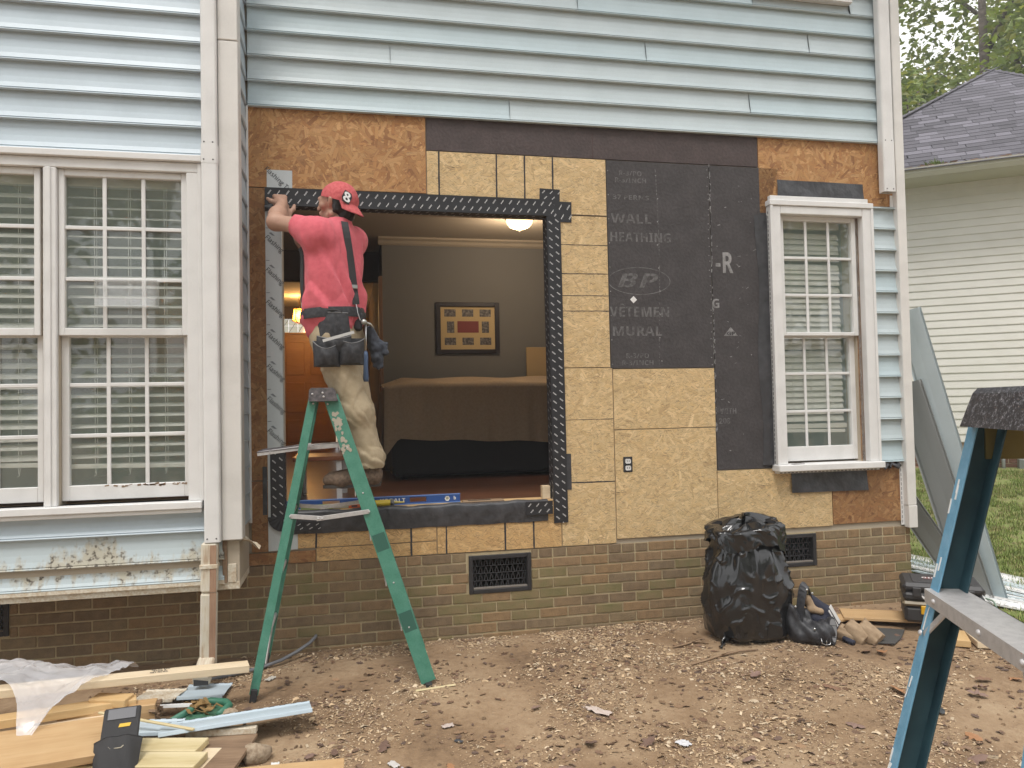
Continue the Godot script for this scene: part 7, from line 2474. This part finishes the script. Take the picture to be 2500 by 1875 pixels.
func build_right_yard() -> void:
	build_bag()
	build_ground_belt()
	build_tool_cases()
	board("wide_board", "wide tan board lying flat beneath the tool cases", "board", Vector3(3.30, 0.045, 0.32), Vector3(4.05, 0.05, 0.72), 0.23, 0.02, M.orange_wood)
	board("wide_board", "narrow tan board beside the brick wall behind the dropped tool belt", "board", Vector3(3.20, 0.032, 0.38), Vector3(3.56, 0.034, 0.29), 0.10, 0.018, M.orange_wood)
	board("lumber_offcut", "short pale offcut nearest the camera in the right-hand scrap heap", "offcut", Vector3(3.75, 0.025, 0.84), Vector3(3.62, 0.025, 1.03), 0.09, 0.04, M.pine, "lumber scraps beside the tool case")
	board("lumber_offcut", "long pale offcut lying beneath the others of the right-hand scrap heap", "offcut", Vector3(3.90, 0.024, 0.74), Vector3(3.73, 0.024, 1.09), 0.09, 0.038, M.pine_pale, "lumber scraps beside the tool case")
	board("lumber_offcut", "thick offcut on top of the right-hand scrap heap", "offcut", Vector3(3.92, 0.068, 0.80), Vector3(3.74, 0.068, 1.10), 0.10, 0.045, M.pine_pale, "lumber scraps beside the tool case")
	board("lumber_offcut", "tilted offcut at the right end of the right-hand scrap heap", "offcut", Vector3(3.93, 0.075, 0.93), Vector3(3.78, 0.026, 1.20), 0.10, 0.04, M.pine, "lumber scraps beside the tool case", 0.2)
	# siding leaned on the far corner
	var grp := "stripped siding at the far corner"
	var l1 := vinyl_strip("leaning_siding", "long pale blue siding board leaning against the house's far corner", Vector3(4.62, 0.02, 0.24), Vector3(4.23, 2.20, -0.06), 0.2, M.siding, 1.15, grp)
	l1.set_meta("category", "siding")
	vinyl_strip("leaning_siding", "grey siding board leaning lower behind the white corner board", Vector3(4.56, 0.02, 0.16), Vector3(4.25, 1.64, -0.12), 0.26, M.siding_grey, 0.95, grp)
	vinyl_strip("leaning_siding", "short siding board leaning low at the foot of the far corner", Vector3(4.62, 0.02, 0.02), Vector3(4.24, 0.75, -0.2), 0.2, M.siding_grey, 0.95, grp)
	for i in 7:
		var z := -0.55 + i * 0.16
		var lab: String = ["farthest", "second farthest", "third farthest", "middle", "third nearest", "second nearest", "nearest"][i] + " of seven siding strips lying on the grass"
		vinyl_strip("siding_strip", lab, gpt(4.62 - i * 0.035, z - 0.35, 0.02 + i * 0.004), gpt(5.1 - i * 0.03, z + 0.62, 0.015), 0.15, M.siding if i % 2 else M.white, rng.randfn(0, 0.1), grp)
	var cd := MB.new(true)
	var cp := []
	for i in 20:
		var t := i / 19.0
		cp.append(gpt(4.58 - 0.62 * t + 0.06 * sin(t * 5.0), 0.05 + 1.15 * t + 0.04 * sin(t * 9.0), 0.02 + 0.05 * sin(t * PI)))
	cd.tube(cp, 0.006, 6)
	tag(obj("garden_cord", cd.done(), mat(Color(0.2, 0.3, 0.22), 0.5), self), "pale green cord trailing past the lumber scraps", "cord")
	# twigs on the dirt
	for b: Array in [[Vector3(1.93, 0, 0.85), Vector3(2.17, 0, 0.75), Vector3(2.42, 0, 0.745), 0.008, "dark forked twig on the dirt before the trash bag"], [Vector3(1.95, 0, 0.55), Vector3(2.1, 0, 0.49), Vector3(2.2, 0, 0.53), 0.007, "pale stick left of the trash bag's foot"]]:
		var k := MB.new(true)
		var p := []
		for v in 3: p.append(gpt(b[v].x, b[v].z, 0.008))
		k.tube([p[0], (p[0] as Vector3).lerp(p[1], 0.5) + Vector3(0, 0.004, 0.01), p[1], (p[1] as Vector3).lerp(p[2], 0.5) + Vector3(0, 0.006, -0.008), p[2]], [b[3] * 0.6, b[3], b[3], b[3] * 0.8, b[3] * 0.5], 6)
		k.tube([p[1], p[1] + Vector3(0.03, 0.025, 0.03), p[1] + Vector3(0.07, 0.03, 0.035)], [b[3] * 0.6, b[3] * 0.4, 0.002], 5)
		tag(obj("twig", k.done(), M.old_wood, self), b[4], "twig")


func build_left_yard() -> void:
	var grp := "lumber heap at the left"
	var a := board("stamped_stud", "long clean pine stud with black stamp, on top of the left heap", "lumber", Vector3(-0.53, 0.195, 0.80), Vector3(-1.95, 0.275, 1.12), 0.089, 0.038, M.pine_pale, grp)
	for i in 3:
		var n := text(a, ["KD-HT SPF", "STUD 2", "081 NLGA"][i], 0.013, M.ink, Transform3D(Basis(Vector3(0.975, -0.055, 0.0), Vector3(-0.19, 0, -0.97), Vector3(0, 1, 0)), Vector3(0.30 , 0.0243, -0.095 + i * 0.02)))
		n.rotation.y += 0.225
	board("stud", "second pine stud lying under the stamped one", "lumber", Vector3(-1.03, 0.13, 0.96), Vector3(-2.0, 0.15, 1.22), 0.089, 0.038, M.pine, grp)
	board("stud", "lower pine stud showing its edge below the plastic film", "lumber", Vector3(-1.02, 0.085, 1.02), Vector3(-2.0, 0.09, 1.30), 0.089, 0.038, M.pine_pale, grp)
	board("stud", "bottom stud of the left heap lying on the dirt", "lumber", Vector3(-1.0, 0.03, 1.0), Vector3(-2.0, 0.03, 1.2), 0.14, 0.038, M.old_wood, grp)
	var wb := board("knotted_board", "wide orange board with a dark knot near its end", "lumber", Vector3(-1.06, 0.12, 1.36), Vector3(-2.1, 0.165, 1.66), 0.36, 0.035, M.orange_wood, grp, -0.08)
	var kt := MB.new()
	var pts := []
	for i in 12: pts.append(Vector2(cos(i * TAU / 12) * rng.randf_range(0.035, 0.048), sin(i * TAU / 12) * rng.randf_range(0.018, 0.026)))
	kt.prism(pts, 0.0008, Transform3D(Basis(Vector3.UP, -0.3) * Basis(Vector3(1, 0, 0), -PI / 2 - 0.07), Vector3(0.415, 0.0185, -0.25)))
	obj("knot", kt.done(), mat(Color(0.19, 0.09, 0.035), 0.8), wb)
	kt = MB.new()
	pts = []
	for i in 9: pts.append(Vector2(cos(i * TAU / 9) * rng.randf_range(0.01, 0.02), sin(i * TAU / 9) * rng.randf_range(0.006, 0.012)))
	kt.prism(pts, 0.0008, Transform3D(Basis(Vector3.UP, -0.3) * Basis(Vector3(1, 0, 0), -PI / 2 - 0.07), Vector3(0.425, 0.0194, -0.25)))
	obj("knot_heart", kt.done(), mat(Color(0.03, 0.018, 0.012), 0.9), wb)
	board("treated_board", "yellow treated board with end stamp right of the black pouch", "lumber", Vector3(-0.645, 0.062, 1.43), Vector3(-1.15, 0.062, 1.30), 0.13, 0.03, M.treated, grp)
	board("treated_board", "second treated board in front of the stamped yellow one", "lumber", Vector3(-0.625, 0.06, 1.575), Vector3(-1.15, 0.06, 1.44), 0.135, 0.03, M.treated, grp)
	board("treated_board", "lower treated board sticking out from under the yellow pair", "lumber", Vector3(-0.60, 0.026, 1.53), Vector3(-1.1, 0.026, 1.40), 0.26, 0.03, M.pine_pale, grp)
	var bm := board("weathered_beam", "stubby weathered beam end with a torn dark face", "lumber", Vector3(-0.935, 0.075, 0.98), Vector3(-1.35, 0.075, 1.02), 0.09, 0.10, M.orange_wood, grp)
	var tr := MB.new()
	for i in 26: tr.box(Transform3D(Basis.from_euler(Vector3(rng.randfn(0, 0.2), rng.randfn(0, 0.2), rng.randfn(0, 0.1))), Vector3(0.20 + rng.randf() * 0.02, rng.randf_range(0.006, 0.098), rng.randf_range(-0.06, 0.03))), Vector3(rng.randf_range(0.015, 0.035), 0.012, 0.018))
	obj("torn_end", tr.done(), M.old_wood, bm)
	board("short_block", "short pine block lying on the weathered beam", "lumber", Vector3(-1.05, 0.145, 1.0), Vector3(-1.22, 0.15, 0.96), 0.09, 0.038, M.pine, grp)
	board("thin_lath", "thin pale lath lying across the blue siding", "lumber", Vector3(-0.70, 0.10, 1.32), Vector3(-1.15, 0.145, 1.12), 0.016, 0.009, M.treated, grp)
	board("fresh_board", "orange pine board end at the bottom edge of the picture", "lumber", Vector3(-0.04, 0.022, 1.70), Vector3(-0.62, 0.03, 1.69), 0.12, 0.035, M.orange_wood, grp)
	var ob := board("soiled_trim", "old trim board with a soiled white edge left of the rock", "lumber", Vector3(-0.46, 0.03, 1.45), Vector3(-0.75, 0.03, 1.40), 0.34, 0.02, M.old_wood, grp)
	obj("white_edge", box_mesh(-0.165, 0.02, -0.185, 0.15, 0.05, -0.150, 0.003), M.soiled, ob, Transform3D(Basis(Vector3.UP, -0.12), Vector3.ZERO))
	var sg := "siding scraps at the left"
	vinyl_strip("siding_scrap", "long pale blue siding board jutting right from the left heap", Vector3(-0.20, 0.085, 1.15), Vector3(-0.86, 0.075, 1.235), 0.19, M.siding_bay, 0.12, sg)
	vinyl_strip("siding_scrap", "light blue siding piece right behind the black pouch", Vector3(-0.79, 0.068, 1.19), Vector3(-1.25, 0.068, 1.10), 0.17, M.siding_bay, 0.0, sg)
	vinyl_strip("siding_scrap", "blue-grey siding scrap under the downspout mouth", gpt(-0.66, 0.62, 0.02), gpt(-0.89, 0.60, 0.02), 0.24, M.siding_bay, 0.05, sg)
	vinyl_strip("siding_scrap", "cream soiled siding scrap left of the downspout mouth", gpt(-0.89, 0.67, 0.03), gpt(-1.10, 0.63, 0.03), 0.2, M.soiled, 0.05, sg)
	vinyl_strip("trim_channel_scrap", "white slotted vinyl trim piece before the cream scrap", gpt(-0.785, 0.88, 0.045), gpt(-1.0, 0.86, 0.045), 0.06, M.white, 0.2, sg)
	# green plastic handle frame
	var gt := thing("green_tray", "broken green plastic frame with dead leaves inside it", "plastic", gpt(-0.73, 0.93, 0.02))
	var gm := mat(Color(0.045, 0.17, 0.11), 0.5)
	var k := MB.new(true)
	k.tube([Vector3(-0.13, 0.01, 0.10), Vector3(-0.02, 0.02, -0.08), Vector3(0.02, 0.022, -0.10), Vector3(0.10, 0.022, -0.06), Vector3(0.12, 0.018, -0.02), Vector3(0.09, 0.015, 0.08)], 0.019, 8)
	obj("frame", k.done(), gm, gt)
	k = MB.new()
	k.prism([Vector2(-0.1, -0.09), Vector2(0.09, -0.07), Vector2(0.11, 0.05), Vector2(0.0, 0.09)], 0.005, Transform3D(Basis(Vector3(1, 0, 0), -PI / 2), Vector3(0, 0.002, 0)))
	obj("floor", k.done(), tinted(gm, Color(0.06, 0.16, 0.1)), gt)
	k = MB.new()
	for i in 30: k.box(Transform3D(Basis.from_euler(Vector3(rng.randf() * 0.8, rng.randf() * 6, rng.randf() * 0.8)), Vector3(rng.randfn(-0.01, 0.03), rng.randf_range(0.012, 0.05), rng.randfn(-0.02, 0.03))), Vector3(0.04, 0.003, 0.022))
	tag(obj("leaf_clump", k.done(), mat(Color(0.26, 0.16, 0.06), 0.9), self, Transform3D(Basis(), gt.position)), "clump of yellow-brown dead leaves in the green frame", "leaves")
	# clear film thrown over the heap
	var fl := thing("plastic_film", "sheet of clear plastic film draped over the left lumber heap", "film", Vector3(-1.45, 0.25, 0.95))
	var fn := noise(2.2, 141, 4)
	var fn2 := noise(7.0, 142, 2)
	k = MB.new(true)
	var rows := []
	for i in 61:
		var u := i / 60.0
		var r := []
		for j in 41:
			var v := j / 40.0
			var x := lerpf(-2.05, -1.06 - 0.12 * v - 0.10 * absf(v - 0.3), u)
			var z := lerpf(0.66, 1.10 + 0.24 * exp(-pow((u - 0.84) / 0.1, 2)) + 0.04 * sin(u * 9.0), v)
			var top := lerpf(0.305, 0.215, (x + 2.0) / 1.0)
			var y := top + 0.05 * fn.get_noise_2d(x * 1.6, z * 1.6) + 0.014 * absf(fn2.get_noise_2d(x * 0.8, z * 1.6)) + 0.035
			if v < 0.25: y -= (0.25 - v) * 0.22
			if z > 1.08: y -= (z - 1.08) * 0.42
			r.append(Vector3(x, y, z) - fl.position)
		rows.append(r)
	rows.reverse()
	k.sheet(rows)
	obj("sheet", k.done(), M.film, fl)
	# black belt pouch
	var p := thing("tool_pouch", "black fabric tool pouch with a small yellow badge on the left heap", "pouch", Vector3(-0.97, 0.10, 1.46), 0.12)
	var fab := textured(ramp([grey(noise(0.25, 143, 2), 128, 128)], [1.0], [Color(0.022, 0.021, 0.022), Color(0.036, 0.035, 0.036), Color(0.05, 0.049, 0.05)], 1.0), 0.85, 9.0)
	var pb := Transform3D(Basis(Vector3(1, 0, 0), -0.9), Vector3(0, 0.0, 0.06))
	var bk := MB.new()
	bk.box(pb * Transform3D(Basis(), Vector3(0, 0.10, 0.0)), Vector3(0.145, 0.24, 0.02), 0.006)
	obj("back_panel", bk.done(), fab, p)
	var tm := MB.new(true)
	bk = MB.new(true)
	pocket(bk, tm, pb * Transform3D(Basis(), Vector3(0, -0.09, 0.012)), 0.185, 0.16, 0.15, 0.05, 0.0)
	obj("pocket", bk.done(), fab, p)
	obj("pocket_rim", tm.done(), M.black, p)
	bk = MB.new()
	bk.box(pb * Transform3D(Basis(), Vector3(0, 0.185, 0.012)), Vector3(0.11, 0.05, 0.004), 0.001)
	obj("clear_window", bk.done(), mat(Color(0.12, 0.12, 0.13), 0.25), p)
	bk = MB.new()
	bk.prism([Vector2(-0.018, -0.008), Vector2(0.026, -0.008), Vector2(0.03, 0.008), Vector2(-0.014, 0.008)], 0.002, pb * Transform3D(Basis(), Vector3(0.01, 0.13, 0.011)))
	obj("yellow_badge", bk.done(), mat(Color(0.62, 0.38, 0.01), 0.5), p)
	bk = MB.new()
	bk.bar(pb * Vector3(-0.02, 0.0, 0.062), pb * Vector3(0.02, 0.0, 0.062), 0.003, 0.003)
	bk.bar(pb * Vector3(-0.028, 0.01, 0.06), pb * Vector3(-0.02, 0.0, 0.062), 0.003, 0.003)
	bk.bar(pb * Vector3(0.028, 0.01, 0.06), pb * Vector3(0.02, 0.0, 0.062), 0.003, 0.003)
	obj("metal_clip", bk.done(), mat(Color(0.5, 0.45, 0.35), 0.5), p)
	# rock and litter
	rock(gpt(-0.425, 1.42), Vector3(0.062, 0.045, 0.05), "rough tan rock beside the soiled trim board", 5)
	rock(gpt(-0.60, 1.0), Vector3(0.05, 0.035, 0.03), "grey stone half hidden behind the long blue siding", 6)
	var scraps := [[-0.335, 1.50, 0.05, 0.03, Color(0.72, 0.72, 0.7), "crumpled white paper scrap beside the tan rock"], [-0.456, 0.46, 0.06, 0.03, Color(0.5, 0.47, 0.42), "small grey paper scrap behind the green ladder's rear foot"], [0.444, 1.31, 0.05, 0.03, Color(0.5, 0.42, 0.38), "pinkish paper scrap on the dirt in front of the ladder"],
		[0.477, 1.46, 0.035, 0.02, Color(0.06, 0.065, 0.075), "small dark plastic scrap on the bare dirt"], [0.17, 1.60, 0.05, 0.03, Color(0.55, 0.52, 0.5), "torn pale wrapper above the foil packet"], [0.19, 1.68, 0.075, 0.05, Color(0.4, 0.38, 0.42), "crinkled foil packet at the bottom of the yard"], [1.20, 1.31, 0.14, 0.045, Color(0.56, 0.47, 0.42), "long crumpled pale plastic strip amid the shavings"], [1.485, 1.70, 0.055, 0.045, Color(0.62, 0.62, 0.64), "clear plastic scrap right of the plastic strip"], [2.835, 1.70, 0.07, 0.05, Color(0.05, 0.055, 0.06), "dark plastic scrap beside the blue ladder"], [0.0, 1.66, 0.02, 0.02, Color(0.06, 0.12, 0.4), "tiny blue plastic scrap beside the orange board end"]]
	for s: Array in scraps:
		var sk := MB.new(true)
		var rr := []
		var off := rng.randf() * 9.0
		for i in 8:
			var r := []
			for j in 7:
				var u := i / 7.0 - 0.5
				var v := j / 6.0 - 0.5
				var w := 1.0 - 0.5 * absf(u) * absf(sin(off + i))
				r.append(Vector3(u * s[2] * 1.2, 0.006 + 0.22 * s[3] * (0.5 + fn2.get_noise_2d(u * 1.2 + off, v * 1.2)), v * s[3] * w * 1.3))
			rr.append(r)
		rr.reverse()
		sk.sheet(rr)
		tag(obj("litter_scrap", sk.done(), mat(s[4], 0.35), self, Transform3D(Basis(Vector3.UP, rng.randf() * 3.0), gpt(s[0], s[1]))), s[5], "litter")
	# splinters under the ladder foot
	board("wood_splinter", "pale wood splinter under the green ladder's front foot", "splinter", gpt(0.33, 0.86, 0.006), gpt(0.55, 0.83, 0.008), 0.02, 0.006, M.treated)
	# conduit out of the wall
	var cd := MB.new(true)
	cd.tube([Vector3(-0.222, 0.10, -0.02), Vector3(-0.225, 0.096, 0.02), Vector3(-0.26, 0.075, 0.07), Vector3(-0.33, 0.045, 0.12), Vector3(-0.42, 0.022, 0.19), Vector3(-0.53, 0.016, 0.28), Vector3(-0.65, 0.016, 0.34), Vector3(-0.8, 0.0, 0.36)], 0.0105, 10)
	tag(obj("conduit", cd.done(), mat(Color(0.16, 0.165, 0.18), 0.5), self), "grey conduit running out of the brick behind the green ladder", "pipe")
	# clear feeder on the window
	var fd := thing("window_feeder", "clear acrylic bird feeder stuck to the large window's glass", "bird feeder", Vector3(-1.19, 2.115, 0.425))
	obj("back", box_mesh(-0.155, 0.0, 0.0, 0.155, 0.145, 0.003), M.acrylic, fd)
	obj("tray_floor", box_mesh(-0.155, 0.0, 0.003, 0.155, 0.004, 0.075), M.acrylic, fd)
	obj("tray_front", box_mesh(-0.155, 0.0, 0.072, 0.155, 0.045, 0.075), M.acrylic, fd)
	obj("roof", box_mesh(-0.16, 0.142, 0.0, 0.16, 0.146, 0.08), M.acrylic, fd)
	obj("divider", box_mesh(-0.002, 0.004, 0.003, 0.002, 0.04, 0.072), M.acrylic, fd)
	for x: float in [-0.155, 0.152]:
		var sp := MB.new()
		sp.prism([Vector2(0, 0), Vector2(0.075, 0), Vector2(0.075, 0.045), Vector2(0.045, 0.085), Vector2(0.06, 0.145), Vector2(0, 0.145)], 0.003, Transform3D(Basis(Vector3.UP, -PI / 2), Vector3(x, 0, 0)))
		obj("side", sp.done(), M.acrylic, fd)
	var edge := MB.new()
	for y: float in [0.001, 0.046, 0.146]: edge.bar(Vector3(-0.155, y, 0.077), Vector3(0.155, y, 0.077), 0.002, 0.002)
	obj("edge", edge.done(), mat(Color(0.7, 0.72, 0.7), 0.2), fd)
	for x: float in [-0.115, 0.0, 0.115]:
		var cup := MB.new(true)
		cup.lathe([Vector2(0.022, 0), Vector2(0.018, 0.006), Vector2(0.006, 0.012), Vector2(0.005, 0.02), Vector2(0, 0.021)], 14, Transform3D(Basis(Vector3(1, 0, 0), PI / 2), Vector3(x, 0.11, 0.003)))
		obj("suction_cup", cup.done(), M.acrylic, fd)
	# larger dead leaves one can tell apart
	var spots := [[2.811, 1.463, 0.11], [3.361, 0.785, 0.12], [3.086, 0.992, 0.1], [3.179, 1.596, 0.1], [3.362, 1.452, 0.1], [3.54, 1.468, 0.1], [2.795, 1.982, 0.09], [2.629, 2.149, 0.12], [3.26, 1.534, 0.08], [3.024, 0.934, 0.1], [0.133, 1.433, 0.1], [-0.196, 1.431, 0.1], [-0.085, 1.44, 0.07], [0.904, 1.229, 0.06], [1.06, 1.625, 0.1], [1.324, 1.662, 0.09], [0.904, 1.793, 0.08], [0.818, 1.809, 0.08], [0.411, 1.673, 0.06], [-0.049, 0.74, 0.05], [0.086, 0.535, 0.06], [1.212, 1.913, 0.09], [2.2, 1.1, 0.09], [2.5, 1.35, 0.1], [1.7, 1.9, 0.1], [3.75, 1.5, 0.1], [2.35, 1.75, 0.09], [4.9, -0.3, 0.1], [5.4, -1.2, 0.11], [5.1, 0.3, 0.1], [6.0, -1.9, 0.1]]
	var lms := [leaf_mesh(0.5), leaf_mesh(1.0), leaf_mesh(-0.6)]
	var cols := []
	for c: Array in [[0.2, 0.11, 0.065], [0.26, 0.15, 0.09], [0.15, 0.09, 0.065], [0.34, 0.17, 0.08], [0.22, 0.14, 0.11]]: cols.append(mat(Color(c[0], c[1], c[2]), 0.75))
	for s: Array in spots:
		var t := Transform3D(Basis.from_euler(Vector3(rng.randfn(0, 0.2), rng.randf() * TAU, rng.randfn(0, 0.2))).scaled_local(Vector3.ONE * s[2]), gpt(s[0], s[1], 0.012))
		tag(obj("fallen_leaf", lms[rng.randi() % 3], cols[rng.randi() % 5], self, t), "dry curled brown leaf fallen on the ground", "leaf", "fallen leaves on the ground")


func rock(at: Vector3, s: Vector3, label: String, sd: int) -> void:
	var n := noise(1.1, sd, 3)
	var k := MB.new(true)
	var rows := []
	for i in 19:
		var a := TAU * i / 18.0
		var r := []
		for j in 11:
			var b := PI * j / 10.0 - PI * 0.5
			var d := Vector3(cos(a) * cos(b), sin(b), sin(a) * cos(b))
			r.append(d * s * (1.0 + 0.35 * n.get_noise_3d(d.x, d.y, d.z)) + Vector3(0, s.y * 0.6, 0))
		rows.append(r)
	rows.reverse()
	k.sheet(rows)
	var rk: Material = textured(ramp([grey(noise(0.05, 145, 4), 128, 128)], [1.0], [Color(0.2, 0.14, 0.09), Color(0.34, 0.26, 0.18), Color(0.42, 0.34, 0.25)], 2.0), 0.95, 6.0) if not M.has("rock") else M.rock
	M.rock = rk
	tag(obj("rock", k.done(), rk, self, Transform3D(Basis(), at)), label, "rock")


func _ready() -> void:
	# camera
	var cam := Camera3D.new()
	cam.name = "camera"
	cam.position = Vector3(0, 1.52, 5.0)
	cam.rotation_degrees = Vector3(1.711, -12.186, -1.192)
	cam.fov = 53.74
	cam.far = 400.0
	add_child(cam)
	# bright overcast sky, very soft sun from the front left
	var we := WorldEnvironment.new()
	we.name = "environment"
	var env := Environment.new()
	env.background_mode = Environment.BG_SKY
	var sm := ProceduralSkyMaterial.new()
	sm.sky_top_color = Color(1.0, 1.0, 1.0)
	sm.sky_horizon_color = Color(0.88, 0.89, 0.9)
	sm.ground_horizon_color = Color(0.55, 0.52, 0.48)
	sm.ground_bottom_color = Color(0.3, 0.26, 0.22)
	sm.sky_curve = 0.2
	var sky := Sky.new()
	sky.sky_material = sm
	env.sky = sky
	env.tonemap_mode = Environment.TONE_MAPPER_LINEAR
	env.tonemap_exposure = 1.66
	env.sdfgi_enabled = true
	env.ssao_enabled = true
	env.ssil_enabled = true
	env.fog_enabled = true
	env.fog_density = 0.0035
	env.fog_light_color = Color(0.9, 0.91, 0.92)
	we.environment = env
	add_child(we)
	var sun := DirectionalLight3D.new()
	sun.name = "sun"
	sun.light_color = Color(1.0, 0.985, 0.965)
	sun.light_energy = 0.5
	sun.light_angular_distance = 18.0
	sun.shadow_enabled = true
	sun.rotation_degrees = Vector3(-64, -25, 0)
	add_child(sun)
	rng.seed = 20240
	gn = noise(0.55, 91, 4)
	gn2 = noise(6.0, 92, 3)
	make_materials()
	build_ground()
	build_house()
	build_rooms()
	build_neighbour()
	build_trees()
	build_tapes()
	build_sill_tools()
	build_green_ladder()
	build_blue_ladder()
	build_man()
	build_right_yard()
	build_left_yard()
